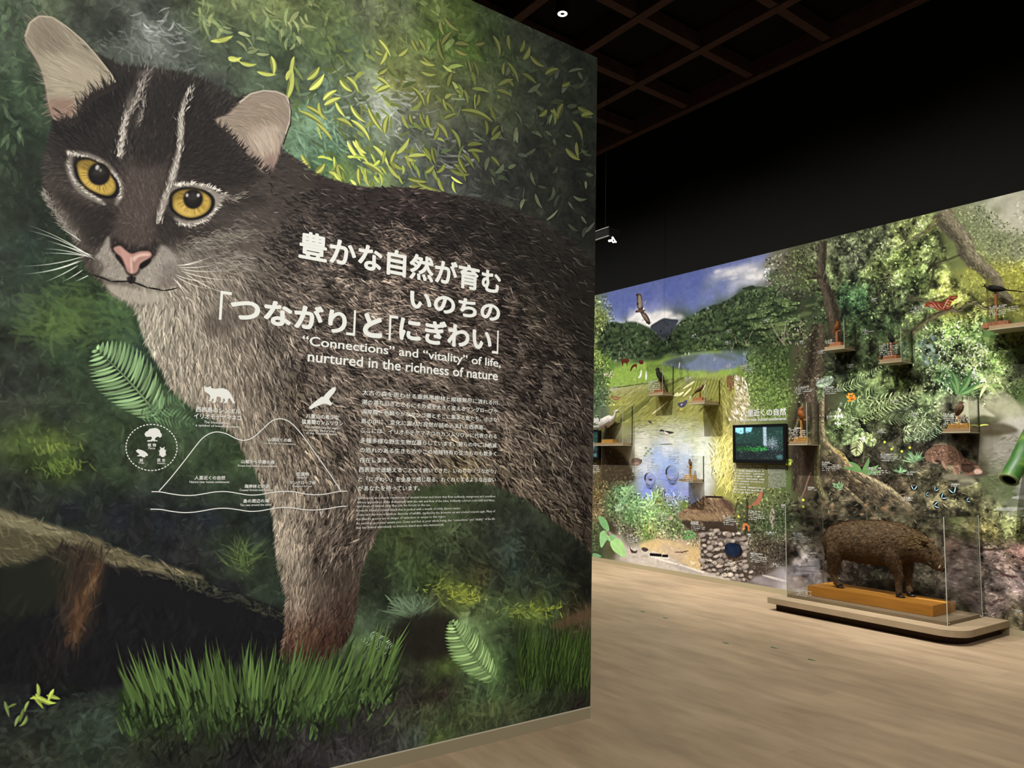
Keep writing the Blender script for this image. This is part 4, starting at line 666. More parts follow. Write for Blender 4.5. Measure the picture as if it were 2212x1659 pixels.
    for x, y, r, c in [(1905,555,40,'8f9a6a'),(1880,590,36,'7d8a58'),(1920,600,34,'aab07e')]:
        n = 40; p = np.array([[x, y]])+rg.normal(0, 6, (n, 2)); a = rg.uniform(0, 6.28, n); l = rg.uniform(8, r, n)
        strokes(cv, p, p+np.stack([np.cos(a), np.sin(a)*.7], 1)*l[:, None], .15, 1.6, hx(c)*rg.uniform(.6, 1.15, n)[:, None], .7, 3, 'leaf')
    fill(cv, [(2150,470),(2166,452),(2240,425),(2240,520),(2190,500),(2165,500),(2130,440),(2220,405),(2240,400)][2:]+[(2150,440),(2160,460)], 'c3bfab', 4, .6)
    leaves(cv, [(2120,445),(2180,480),(2240,520),(2240,560),(2150,530),(2100,470)], 220, (3,7), (1.6,3), ['7d8460','959a78','646c4a'], 60, 60, .75)
    # deep gaps and glints among the leaves
    wood = [(1745,540),(1860,495),(2020,462),(2060,600),(2180,690),(2200,850),(2060,900),(1960,880),(1790,840),(1775,700)]
    nz = noise(cv, 22, 3, 17)
    bigN = noise(cv, 26, 4, 31)
    for reg in (wood, [(1780,890),(1960,880),(2060,890),(2100,930),(2120,1060),(2240,1130),(2240,1390),(1700,1290),(1690,1090),(1770,1060)]):
        m, x0, y0 = poly_mask(cv, cv.P(np.array(reg, float)), 12); big = bigN[y0:y0+m.shape[0], x0:x0+m.shape[1]]
        cv.img[y0:y0+m.shape[0], x0:x0+m.shape[1]] *= (1+np.clip(big*.34, -.62, .7)*np.clip(m, 0, 1))[..., None]
    dab(cv, [(1780,960),(1990,980),(2110,1040),(2110,1100),(1960,1090),(1790,1080)], 900, (4,16), (1,3), 15, 40, (.5,1.8), .6, .1, 5, 'soft', ['6b5a46','8a7a62','241f18'], .3)
    dab(cv, [(1790,890),(2000,890),(2050,960),(1960,1000),(1800,990)], 500, (4,12), (1.4,3), 70, 60, (.5,1.7), .6, .2, 4, 'leaf', ['55633f','3a4030'], .35)
    foliage(Z2([(55,880),(160,900),(220,1000),(200,1180),(260,1300),(60,1330)]), 420, (3,9), (1.6,3.2), (.5,1.6), .75, ['5a6a4a','2e3826','788560'], .35)
    leaves(cv, Z2([(140,1010),(230,1000),(230,1060),(150,1060)]), 26, (2,4), (1.6,2.4), ['d8c8b8','c9b0a0'], None, 0, .9)
    dab(cv, wood, 1500, (4,12), (2,6), 60, 80, (.4,.75), .4, .2, 5, 'soft', None, 0, 4, (nz, .3, -1))
    dab(cv, wood, 2600, (3,8), (1.6,3.4), 50, 80, (1.3,2.0), .8, .2, 5, 'leaf', ['b9c59a','8fa668'], .4, 4, (nz, .5, 1))
    dab(cv, [(1990,700),(2120,680),(2180,760),(2170,850),(2020,850)], 900, (3,8), (1.6,3), 50, 80, (1.3,2.2), .85, .2, 4, 'leaf', ['dfe4c8','aebc88'], .5, 4, (nz, .3, 1))
    dab(cv, [(1300,700),(1380,690),(1480,700),(1640,640),(1740,640),(1730,740),(1480,770),(1290,760)], 900, (3,8), (2,4), 60, 80, (.5,.8), .5, .2, 4, 'leaf', None, 0, 4, (nz, .4, -1))
    dab(cv, [(1690,1090),(2240,1110),(2240,1370),(1720,1270)], 1800, (3,12), (.8,2), 8, 40, (1.25,2.1), .6, .1, 5, 'soft', ['a59890','8a7a6a'], .3, 4, (nz, .4, 1))
    # trunks and branches
    limb(cv, [(1778,520),(1774,590),(1788,635),(1800,680),(1806,740)], [18,20,26,30,30], '40382e', .85, ('5f5446', .2))
    limb(cv, [(1745,600),(1776,600)], [6,5], '332c25', .7); limb(cv, [(1722,570),(1750,590),(1772,598)], [5,5,4], '38312a', .7)
    limb(cv, [(1770,700),(1765,745),(1760,790),(1748,840),(1736,880),(1728,940),(1722,1060)], [34,36,36,36,34,30,22], '3f362d', .85, ('5b4f42', -.2), 4)
    limb(cv, [(1735,870),(1728,900),(1716,935),(1704,955)], [8,8,7,5], '6b6248', .8, ('8f8560', .2))
    foliage([(1730,690),(1790,680),(1785,800),(1760,870),(1700,870),(1720,780)], 420, (3,8), (2,4), (.6,1.7), .75, ['55633f','2d3324','727d58'], .45)
    limb(cv, [(1776,850),(1775,900),(1776,938),(1788,964),(1815,986),(1834,1010),(1860,1028),(1892,1044),(1922,1060),(1945,1077),(1968,1093)], [9,10,13,14,16,17,16,16,15,9,4], '6f6550', .95, ('b0a47e', -.28))
    limb(cv, [(1800,972),(1816,980),(1828,995),(1836,1012)], [6,8,7,4], 'b59d5f', .8)
    limb(cv, [(1834,1000),(1834,1022),(1846,1036),(1862,1043)], [5,7,7,3], '8a7c5c', .9, ('b3a684', -.2))
    limb(cv, [(1768,960),(1764,1000),(1766,1040),(1778,1075)], [9,10,12,14], '5f5a3f', .9, ('7f7d55', -.25))
    limb(cv, [(1822,1050),(1840,1068),(1860,1085),(1885,1110),(1908,1130)], [6,8,8,6,3], '70644e', .9, ('a3977a', -.25))
    limb(cv, [(1752,1020),(1744,1040),(1738,1060),(1730,1076)], [3,3,3,2], '7d6255', .8)
    dab(cv, [(1800,1000),(1840,1010),(1990,1110),(1900,1120),(1830,1060)], 160, (8,26), (1.5,4), 32, 14, (.6,1.4), .5, .1, 4, 'soft', ['8a7d5e','332b22'], .35)
    limb(cv, [(2029,458),(2055,490),(2080,518),(2091,550),(2122,578),(2148,604),(2160,630),(2182,655)], [40,40,38,36,32,30,27,20], '6b6450', .98, ('958c74', -.24))
    limb(cv, [(1935,540),(1965,520),(2000,500),(2018,480)], [5,7,9,12], '5f5a46', .8); limb(cv, [(1998,505),(2014,490),(2026,470)], [8,9,10], '6b6a3e', .8)
    limb(cv, [(2000,590),(2016,570),(2024,555)], [6,5,4], '2f2d22', .8); limb(cv, [(2005,630),(2014,600),(2022,570),(2050,560),(2075,550)], [5,5,4,3,3], '383426', .75)
    limb(cv, [(1968,720),(1990,700),(2020,682),(2050,668),(2075,655)], [13,13,12,9,6], '565038', .9, ('78705a', .2))
    limb(cv, [(2050,666),(2070,672),(2090,656),(2110,655),(2128,666),(2150,660)], [8,8,8,8,8,5], '57503e', .95, ('7b7462', .2))
    limb(cv, [(1960,640),(2000,650),(2040,640)], [10,8,4], '4a4033', .6)
    limb(cv, [(1960,690),(1955,720),(1962,740)], [8,8,6], '4a4336', .6)
    # fruit and big leaves, right
    foliage([(2000,700),(2110,670),(2170,720),(2175,800),(2120,860),(1990,830),(1975,760)], 1500, (3,10), (1.8,4), (.45,1.75), .8, ['a9b48c','4a5c38','d0d4b8','33402a'], .35)
    n = 160; p = scatter(cv, [(1990,720),(2120,730),(2160,840),(2010,850)], n); strokes(cv, p, p+rg.normal(0, 4, (n, 2)), 0, rg.uniform(1.5, 3, n), hx('e3e6d0')*rg.uniform(.8, 1, n)[:, None], .85, 3, 'leaf')
    leaves(cv, [(1985,740),(2020,720),(2030,790),(1990,790)], 40, (9,15), (5,8), ['7d9080','9aa898','5f7360'], 80, 25, .8)
    fill(cv, Z7([(775,400),(800,390),(835,440),(800,490),(780,450)]), '5c7a45', 1); limb(cv, Z7([(790,0),(795,150),(805,280),(800,400)]), [3,3,4,3], '5d6040', .8)
    fill(cv, Z7([(790,490),(840,490),(870,560),(865,630),(820,655),(760,620),(755,570)]), '6b8b52', 1.2); fill(cv, Z7([(760,590),(840,600),(862,630),(815,652),(765,622)]), '97ab68', 1.5, .8)
    foliage([(2175,700),(2240,690),(2240,880),(2190,860),(2170,780)], 300, (3,9), (2,4), (.4,1.5), .7, ['3f4a2c','22241b'], .4)
    for b, t, w in [(Z7([(500,1160)])[0], Z7([(440,930)])[0], 14), (Z7([(510,1160)])[0], Z7([(640,920)])[0], 13), (Z7([(520,1160)])[0], Z7([(720,1040)])[0], 13), (Z7([(490,1165)])[0], Z7([(415,1000)])[0], 9)]:
        strokes(cv, [b], [t], .12, w, hx('4f7548'), 1, 1, 'leaf'); strokes(cv, [b], [t], .2, w*.45, hx('7d9a66'), .8, 1, 'leaf')
    for a, b in [((800,1050),(650,1120)),((800,1050),(720,1200)),((800,1050),(850,940)),((800,1050),(780,950)),((810,1050),(960,1080)),((820,1060),(930,1200))]:
        strokes(cv, Z7([a]), Z7([b]), .1, 7, hx(rg.choice(['a9b67c','8fa568','c5c89a'])), .95, 1, 'leaf')
    # palms and ferns, middle
    for b, t, w, c in [((1800,890),(1920,815),22,'7d8f62'),((1850,905),(1950,850),20,'8a9a68'),((1795,925),(1870,860),18,'6a7f52'),((1840,880),(2000,840),22,'9aa878'),((1830,860),(2010,826),16,'a5b080'),((1800,840),(1905,790),18,'87966c'),((1900,905),(2010,880),20,'6d7c56'),((1860,930),(1790,895),20,'8d9c72'),((1865,935),(1850,985),20,'b0b886'),((1868,932),(1890,960),16,'9aa873'),((1870,930),(1820,960),18,'7d8e62'),((1800,800),(1770,870),14,'5f6f4d'),((1760,830),(1800,815),14,'8d9a88'),((1950,960),(1990,880),20,'8f9e78'),((1945,930),(2040,890),22,'98a67c'),((1950,945),(2050,915),18,'76876a')]:
        frond(cv, b, t, w, c, 18, .18, .6, 2.6, .85, .2)
    foliage([(1960,890),(2040,885),(2050,930),(1990,960),(1950,940)], 260, (5,14), (1.6,3), (.6,1.5), .75, ['a9b590','5d6e50'], .4)
    foliage([(1780,880),(1860,870),(1960,930),(1900,960),(1790,950)], 420, (3,10), (1.5,3), (.5,1.6), .7, ['5f6f4a','2b2d22'], .35)
    fill(cv, [(2065,885),(2080,868),(2105,866),(2130,884),(2150,900),(2120,897),(2095,905)], 'b8b69c', 2, .85)
    fill(cv, [(2120,860),(2160,845),(2190,860),(2212,905),(2170,880),(2140,872)], 'aaa98e', 3, .6)
    fill(cv, [(2100,925),(2180,930),(2240,925),(2240,905),(2180,900),(2150,915)], 'b0ab9e', 3, .6); fill(cv, [(2090,918),(2160,914),(2200,930),(2160,940),(2100,938)], '4d4636', 3, .8)
    strokes(cv, [(2060,912),(2110,922)], [(2090,925),(2136,918)], -.15, 3.4, hx('b9bd62'), .9, 1, 'soft')
    # flowers, orchids, fireflies
    leaves(cv, ell(1838, 858, 9, 9, 0), 30, (5,9), (2.5,4), ['c9782e','d98f3c','a8601f'], None, 0, .95)
    for x, y, k in [(1812,886,7),(1818,898,7),(1807,900,6),(1810,915,6),(1866,950,9),(1862,945,5)]:
        leaves(cv, ell(x, y, 5, 4), k, (4,7), (2,3.2), ['d8d9cc','c5c8b8','ecebe0'], None, 0, .95)
    limb(cv, [(1866,955),(1866,980),(1864,1000)], [1.6,1.6,2], '6b7a4c', .9)
    for a in [(-2.9),(-2.4),(-.5),(-.1),(-1.2)]: strokes(cv, [(1862,1020)], [(1862+42*math.cos(a), 1020+34*math.sin(a))], .15, 9, hx('5f7d4e'), .95, 1, 'leaf')
    for x, y in [(1911,955),(1926,970),(1948,975),(1965,967),(1735,1080)]: fill(cv, ell(x, y, 2.6, 2.6), 'd8d84c', 1.2, .95)
    for cx, cy, n, r in [(1975,995,40,26),(1945,1020,22,16),(1810,1055,22,14)]:
        a = rg.uniform(-3.1, 0, n); p = np.array([[cx, cy]])+rg.normal(0, 3, (n, 2)); l = rg.uniform(8, r, n)
        strokes(cv, p, p+np.stack([np.cos(a), np.sin(a)], 1)*l[:, None], .1, 2.6, hx('74906a')*rg.uniform(.6, 1.2, n)[:, None], .8, 3, 'leaf')
    # forest floor
    floor_ = [(1700,1080),(1800,1060),(2010,1090),(2110,1060),(2240,1150),(2240,1370),(2150,1350),(1720,1280)]
    foliage(floor_, 1500, (4,14), (1.2,3.2), (.6,1.5), .6, ['6b5f4c','2d2822','8a7d6a','54463c'], .3, ang=10, sp=50, taper='soft')
    foliage([(2040,1130),(2212,1150),(2240,1340),(2060,1320)], 700, (5,18), (1,3), (.7,1.4), .6, ['8a7f7c','4c403c','7a5c50'], .3, ang=12, sp=25, taper='soft')
    foliage([(2110,1100),(2240,1090),(2240,1160),(2130,1165)], 300, (4,12), (1.5,3.5), (.7,1.5), .6, ['98a070','5a6338'], .4, ang=0, sp=40, taper='soft')
    foliage([(2130,950),(2240,930),(2240,1100),(2140,1060)], 260, (8,24), (2,5), (.8,1.2), .5, ['a5a398','5f604c'], .25, ang=-5, sp=20, taper='soft')
    limb(cv, [(2090,1175),(2120,1186),(2150,1187),(2180,1184)], [4,5,4,2], '3a302a', .85); limb(cv, [(2140,1310),(2150,1300),(2170,1295)], [8,7,3], '42312f', .8); limb(cv, [(2160,1238),(2180,1245),(2198,1246)], [4,6,3], '463030', .8)
    for _ in range(30):
        x = rg.uniform(1750, 1990); fill(cv, ell(x, rg.uniform(1080, 1120), rg.uniform(3, 9), rg.uniform(2, 4), rg.normal(0, .5)), rg.choice(['6b5a44','8a6a4c','4f4534','a08468']), 1, .6, False)
    # the prowling cat on its rock, butterflies
    for x, y, rx, ry, c in [(2070,1030,36,8,'6b6656'),(2090,1040,20,6,'7f7a66'),(2110,1022,26,8,'4a453a'),(2075,1046,30,5,'5c594a')]: fill(cv, ell(x, y, rx, ry), c, 2, .9)
    fill(cv, Z4([(1140,265),(1160,230),(1220,195),(1290,192),(1350,215),(1400,270),(1460,305),(1510,340),(1538,375),(1530,395),(1480,400),(1420,405),(1390,370),(1370,395),(1345,390),(1340,350),(1280,330),(1300,360),(1270,350),(1240,300),(1180,310),(1150,300)]), '6d5546', 1.2)
    for p in ([(1265,300),(1290,345),(1300,365),(1283,362),(1258,320)],[(1335,330),(1352,372),(1366,396),(1346,394),(1326,350)],[(1376,330),(1392,360),(1380,372),(1366,344)],[(1190,280),(1215,312),(1240,318),(1222,326),(1192,312)]): fill(cv, Z4(p), '8d6f60', .8, .9)
    dab(cv, Z4([(1150,260),(1220,200),(1300,200),(1400,280),(1530,370),(1500,395),(1400,390),(1330,330),(1240,300)]), 240, (3,9), (1,2), 30, 30, (.5,1.6), .8, .1, 5, 'tip', ['a5826e','2b211c','bda294'], .45)
    fill(cv, Z4([(1390,330),(1460,330),(1490,360),(1440,390),(1400,380)]), '33261f', 2, .8); fill(cv, Z4([(1480,370),(1510,360),(1535,375),(1528,392),(1490,395)]), 'b5998a', 1, .8)
    strokes(cv, Z4([(1180,200),(1370,230)]), Z4([(1300,190),(1400,270)]), -.1, 1.2, hx('a58c7c'), .7, 1, 'soft')
    for cx, cy, s, r in [(1974,1058,12,.1),(2034,1076,12,.9),(2060,1065,14,-.3),(2020,1060,10,.6),(2088,1082,9,1.2),(2018,1092,12,1.4),(2000,1068,8,1.5)]:
        for d in (-.55, .55):
            e = (cx+s*math.cos(r+d-1.57), cy+s*math.sin(r+d-1.57)); strokes(cv, [(cx, cy)], [e], d*.3, s*.75, hx('1f1b18'), .95, 1, 'leaf'); strokes(cv, [(cx, cy)], [e], d*.3, s*.16, hx('8fb0b8'), .9, 1, 'soft')
    # moth
    fill(cv, MOTH, '80402f', 1); dab(cv, MOTH, 90, (4,10), (1,2.2), [(2010,655,20),(2036,660,80),(2055,650,-40)], 15, (.6,1.6), .8, .1, 4, 'soft', ['a8604a','5c2a20'], .4)
    for a, b in [((250,235),(330,325)),((430,190),(350,325)),((300,250),(345,310)),((400,235),(360,310))]: strokes(cv, Z7([a]), Z7([b]), .1, 1.4, hx('c09a80'), .8, 1, 'soft')
    # eagle, cattle, egrets and other small birds
    fill(cv, EAGLE, '4d4038', .8); fill(cv, Z2([(452,330),(474,335),(482,420),(452,430)]), '9a8a7a', 1, .8); fill(cv, Z2([(480,490),(515,500),(545,560),(520,540)]), '8f8070', 1, .8); fill(cv, Z2([(440,462),(480,455),(505,446),(500,462),(460,472)]), '6b5548', .8, .9)
    for a in [(440,320),(446,400),(548,575),(530,565)]: fill(cv, ell(*Z2([a])[0], 2, 3), '2e2723', .8, .8)
    strokes(cv, Z2([(495,440)]), Z2([(506,450)]), 0, 4, hx('d8d4cc'), .9, 1, 'soft')
    for p in (Z2([(300,895),(355,893),(370,910),(355,930),(352,965),(345,935),(320,930),(310,960),(303,930)]), Z2([(380,990),(395,955),(420,940),(438,945),(432,985),(425,960),(400,975),(385,1005)]), Z2([(455,910),(490,905),(497,925),(490,940),(465,938)])):
        fill(cv, p, '5a3020', .6)
    for p in (Z2([(450,1060),(465,1035),(475,995),(482,990),(480,1040),(465,1065)]), Z2([(515,1075),(512,1045),(518,1005),(526,1000),(530,1050),(522,1082)]), Z2([(870,830),(876,850),(870,858)]), Z2([(902,828),(908,845),(902,862)]), Z2([(818,925),(826,935),(818,975),(812,975)])): fill(cv, p, 'dfe0d2', .6)
    fill(cv, Z2([(1245,1050),(1285,1040),(1308,1070),(1305,1140),(1285,1178),(1255,1170),(1240,1110)]), '7a5c40', 1.2, .9); dab(cv, Z2([(1245,1050),(1308,1050),(1305,1170),(1250,1170)]), 40, (4,9), (1,2), 80, 20, (.6,1.4), .7, .1, 3)
    fill(cv, Z2([(805,1290),(850,1280),(870,1265),(885,1260),(892,1275),(880,1300),(860,1325),(835,1332),(812,1315)]), '53505c', .8); strokes(cv, Z2([(830,1308)]), Z2([(850,1295)]), 0, 2, hx('b0aab5'), .9, 1, 'soft'); strokes(cv, Z2([(835,1330),(850,1328)]), Z2([(828,1360),(842,1360)]), 0, 1.2, hx('b5a95c'), .9, 1, 'flat'); fill(cv, ell(*Z2([(850,1363)])[0], 8, 1.6), '66683c', 1.5, .6)
    fill(cv, Z3([(640,130),(660,115),(690,128),(720,130),(770,142),(740,152),(700,150),(675,135)]), '3d3a34', .7); fill(cv, Z3([(680,130),(700,138),(725,150),(695,152)]), 'd8d2c6', .7, .9); strokes(cv, Z3([(706,155)]), Z3([(706,215)]), 0, .9, hx('b58a85'), .8, 1, 'flat')
    fill(cv, Z3([(540,35),(560,38),(575,60),(560,62),(545,50)]), '4a4a45', .7, .9); fill(cv, Z3([(800,80),(825,105),(810,100)]), '8a7a5c', .8, .8)
    fill(cv, Z3([(388,395),(410,372),(450,372),(480,395),(475,420),(440,438),(400,430)]), '6b5a52', .8); fill(cv, Z3([(400,415),(460,410),(440,430),(405,428)]), 'a0897a', 1, .7); fill(cv, Z3([(475,382),(485,390),(480,412),(472,402)]), '55504c', .6)
    strokes(cv, Z2([(205,1230),(215,1245),(240,1228)]), Z2([(230,1222),(280,1250),(300,1235)]), .3, 2.4, hx('8a5a48'), .8, 1, 'flat')
    # planting along the bottom left
    fg = [(1285,1040),(1345,1040),(1390,1075),(1420,1050),(1490,1072),(1495,1090),(1465,1125),(1440,1150),(1480,1165),(1380,1165),(1330,1130),(1300,1120)]
    foliage(fg, 1500, (3,9), (1.6,3.6), (.5,1.6), .8, ['86a274','4a5c38','a9bf92','6b5a40'], .3)
    for cx, cy, k, r, c in [(1355,1062,26,16,'86a878'),(1345,1085,22,12,'7a9c70'),(1335,1100,30,12,'93ac88'),(1405,1085,12,26,'8fb07c'),(1400,1095,10,24,'a5c08c'),(1430,1108,10,22,'7d9860'),(1415,1075,9,20,'9ab886')]:
        n = k; a = rg.uniform(-3.4, .3, n); p = np.array([[cx, cy]])+rg.normal(0, 3, (n, 2)); l = rg.uniform(.5, 1, n)*r
        strokes(cv, p, p+np.stack([np.cos(a), np.sin(a)], 1)*l[:, None], .15, 3.6, hx(c)*rg.uniform(.65, 1.1, n)[:, None], .9, 3, 'leaf')
    limb(cv, Z3([(548,1050),(550,900)]), [2,2], 'b0a070', .8); limb(cv, Z3([(575,1060),(575,960)]), [2,2], 'b0a070', .8)
    foliage([(1275,1080),(1300,1090),(1310,1150),(1290,1190),(1275,1190)], 200, (3,8), (1.5,3), (.6,1.6), .7, ['86745a','332c22','5d6b40'], .4)
    foliage(Z3([(210,950),(420,940),(500,1080),(420,1140),(280,1050)]), 300, (2,7), (1.5,3), (.5,1.7), .7, ['7d756a','2b2620','9a9288'], .4)
    foliage(Z3([(730,980),(830,940),(960,1020),(1010,1100),(1000,1170),(740,1100)]), 300, (2,7), (1.5,3.2), (.5,1.7), .7, ['8f998c','4a4a3e','6f9060'], .4)
    leaves(cv, Z3([(840,1030),(950,1020),(970,1090),(850,1100)]), 50, (4,8), (2.5,4), ['6f9462','557a4c'], 60, 60, .85)
    # path and sand
    fill(cv, Z3([(160,1010),(280,1100),(380,1190),(470,1170),(600,1200),(760,1270),(900,1340),(1030,1390),(1140,1410),(1100,1440),(700,1370),(400,1310),(280,1270),(330,1230),(250,1130)]), 'aba298', 3, .9)
    fill(cv, Z3([(460,1150),(520,1120),(640,1105),(740,1110),(860,1160),(940,1190),(1010,1200),(1020,1370),(950,1370),(840,1300),(740,1240),(600,1210),(480,1180)]), 'b7a075', 3, .9)
    fill(cv, Z3([(660,1140),(800,1170),(900,1210),(840,1290),(720,1240),(640,1200)]), 'a5958a', 8, .6)
    dab(cv, Z3([(330,1160),(1010,1180),(1020,1370),(700,1350),(350,1280)]), 260, (3,10), (1,2.6), 20, 40, (.88,1.12), .5, .1, 4, 'soft')
    strokes(cv, Z3([(600,1265)]), Z3([(1040,1395)]), .0, 4, hx('c5bcb0'), .8, 1, 'flat'); strokes(cv, Z3([(700,1310)]), Z3([(1040,1420)]), .0, 7, hx('9a928c'), .5, 1, 'soft')
    for x in (780, 930): strokes(cv, Z3([(x, 1345)]), Z3([(x+40, 1320)]), 0, 1, hx('8a8278'), .8, 1, 'flat')
    for p in (Z3([(375,1150),(385,1185),(420,1205),(438,1195),(435,1220),(400,1222),(380,1200)]), Z3([(480,1180),(500,1170),(530,1180),(542,1195),(515,1210),(490,1200)])): fill(cv, p, '4a3f38', .7)
    fill(cv, ell(*Z3([(420,1255)])[0], 8, 1.8), '88806f', 1.5, .6); fill(cv, ell(*Z3([(510,1250)])[0], 8, 1.8), '88806f', 1.5, .6)
    for x in range(565, 660, 17): fill(cv, ell(*Z3([(x, 1235+(x-565)*.08)])[0], 2.6, 3.2), '1d1917', .6)
    for x in range(675, 722, 16): fill(cv, ell(*Z3([(x, 1248)])[0], 2.6, 3), '1d1917', .6)
    strokes(cv, Z3([(565,1255),(670,1262)]), Z3([(650,1262),(722,1270)]), 0, 1.2, hx('d5cfc5'), .8, 1, 'flat')
    strokes(cv, Z3([(775,1215),(830,1220)]), Z3([(840,1216),(902,1202)]), -.06, 2.4, hx('6d5a48'), .9, 1, 'soft'); strokes(cv, Z3([(830,1205),(870,1200)]), Z3([(850,1225),(880,1220)]), 0, 1.2, hx('6d5a48'), .9, 1, 'flat')
    fill(cv, Z3([(915,1285),(940,1300),(960,1300),(955,1325),(925,1320)]), 'd0c5a5', .8, .8)
    # big pale leaves in the corner
    for p, c in ((Z3([(95,890),(150,910),(180,960),(190,1015),(150,1010),(110,960)]), '6f9a68'), (Z3([(110,1040),(150,1020),(170,1060),(200,1070),(160,1120),(120,1175),(105,1110)]), '86ad78'), (Z3([(200,1120),(260,1090),(310,1130),(340,1220),(330,1260),(280,1240),(220,1190)]), '93b97a'), (Z3([(170,1080),(230,1060),(250,1080),(200,1120)]), '78a06c'), (Z3([(45,1225),(90,1230),(120,1255),(50,1262)]), '6b9068')):
        fill(cv, p, c, .8)
    limb(cv, Z3([(190,1015),(165,1030),(200,1110),(260,1160),(330,1245)]), [1.5,2,2,1.5,1], 'a5c08c', .7)
    # hut and stone wall
    fill(cv, Z3([(860,925),(1240,930),(1300,900),(1320,1060),(1010,1040),(900,1000)]), '3a3028', 2, .95)
    fill(cv, HUT, '6f5c49', 1); dab(cv, HUT, 420, (5,16), (1,2.4), [(1480,1115,20),(1530,1090,60),(1570,1090,40)], 18, (.5,1.5), .7, .1, 6, 'soft', ['9a8668','382b22'], .35)
    fill(cv, Z3([(1180,735),(1240,740),(1300,790),(1300,870),(1250,840)]), '3f3129', 4, .7); fill(cv, Z3([(800,890),(900,870),(1050,870),(1200,870),(1200,910),(1000,930),(850,922)]), '8d795c', 4, .6)
    strokes(cv, Z3([(1060,718)]), Z3([(1200,722)]), 0, 3, hx('2e2620'), .9, 1, 'flat')
    fill(cv, Z3([(925,940),(985,942),(985,968),(925,965)]), '8a8478', .6, .9); fill(cv, Z3([(1010,950),(1030,950),(1030,975),(1010,975)]), '6b5a48', .6, .9)
    fill(cv, STONES, '463d37', 1.5)
    sp = scatter(cv, STONES, 1400); keep = []
    for q in sp:
        if all(np.hypot(*(q-k)) > 8.2 for k in keep): keep.append(q)
    for q in keep:
        r = rg.uniform(4.5, 9.5); a = np.arange(7)*2*math.pi/7+rg.uniform(0, .7); rr = r*rg.uniform(.6, 1.2, 7); ro = rg.uniform(-.5, .5)
        pts = np.stack([q[0]+rr*np.cos(a)*1.15, q[1]+rr*np.sin(a)*.75+rr*np.cos(a)*ro*.4], 1); c = hx(rg.choice(['8f857c','7d736b','a0978a','6d635b','958a80']))*rg.uniform(.85, 1.08)
        fill(cv, pts+[1.2, 1.6], '2d2622', 1, .6, False); fill(cv, pts, c, .6, .95, False); fill(cv, pts*.55+np.array([q[0]-1.2, q[1]-1.6])*.45, np.clip(c*1.25, 0, 1), 1.2, .6)
    dab(cv, STONES, 200, (2,7), (1,2), 20, 60, (.6,1.3), .5, .1, 4)
    # thicket right of the hut with its animals
    th = Z3([(1310,700),(1580,640),(1780,640),(1850,800),(1850,1100),(1700,1250),(1480,1200),(1400,1050),(1330,1000),(1300,850)])
    foliage(th, 1100, (3,9), (1.6,3.4), (.45,1.7), .75, ['5f6d48','25241c','7d8a60','43392e'], .3)
    foliage(Z3([(1430,1080),(1800,1100),(1760,1330),(1500,1440),(1460,1300)]), 500, (3,9), (1.2,3), (.5,1.6), .7, ['6b6056','241f1b','8a7f74'], .35)
    fill(cv, Z3([(1460,1470),(1600,1410),(1780,1340),(1900,1330),(1900,1600),(1780,1560)]), '8d878a', 3, .6); fill(cv, [(1690,1268),(1770,1245),(1800,1290),(1720,1288)], 'a9a29b', 4, .5)
    strokes(cv, Z3([(1560,1420)]), Z3([(1800,1480)]), 0, 5, hx('b8b2aa'), .6, 1, 'soft')
    fill(cv, [(1716,1240),(1765,1205),(1770,1235),(1752,1240)], 'aaa4a6', 2, .7); strokes(cv, [(1720,1225),(1718,1232)], [(1768,1222),(1768,1236)], 0, 2, hx('6d6468'), .6, 1, 'soft')
    fill(cv, Z3([(1470,790),(1510,740),(1545,670),(1565,675),(1555,740),(1520,790)]), '8f5a48', 1, .9); fill(cv, Z3([(1430,805),(1465,795),(1450,825)]), '8a4f40', 1, .8)
    limb(cv, Z3([(1425,740),(1430,850),(1420,980),(1405,1060)]), [4,5,5,4], '33291f', .7); limb(cv, Z3([(1340,760),(1310,880)]), [3,3], '2d2a1f', .6)
    limb(cv, Z3([(1440,1030),(1438,985),(1415,965),(1395,975),(1400,1010)]), [3,4,5,6,5], 'a0643c', .95); limb(cv, Z3([(1400,1000),(1385,1015)]), [5,3], 'b07a50', .9)
    fill(cv, Z3([(1640,830),(1665,825),(1672,880),(1665,960),(1650,1005),(1640,960),(1625,900)]), '857b70', 1, .9); dab(cv, Z3([(1630,840),(1670,840),(1660,980),(1640,980)]), 40, (3,7), (1,2), 85, 15, (.5,1.4), .8, .1, 3)
    leaves(cv, Z3([(1780,380),(1830,390),(1820,440),(1780,440)]), 20, (4,8), (3,4.5), ['a0b050','7d9040'], None, 0, .9)
    fill(cv, ell(*Z3([(1350,895)])[0], 2.4, 2.4), 'd0a040', .8); fill(cv, ell(*Z3([(745,905)])[0], 3, 5), 'a58f78', .8, .9)
    # right-hand green stem lying over the stream is a solid tube; the print only carries its water
    strokes(cv, [(2185,1075),(2150,1100)], [(2240,1072),(2212,1098)], .02, 9, hx('a5a69f'), .6, 1, 'soft')
    cv.img *= np.clip(1+.02*n1, .8, 1.2)[..., None]
    finish(cv, 8, .4, 1.0)
    return cv
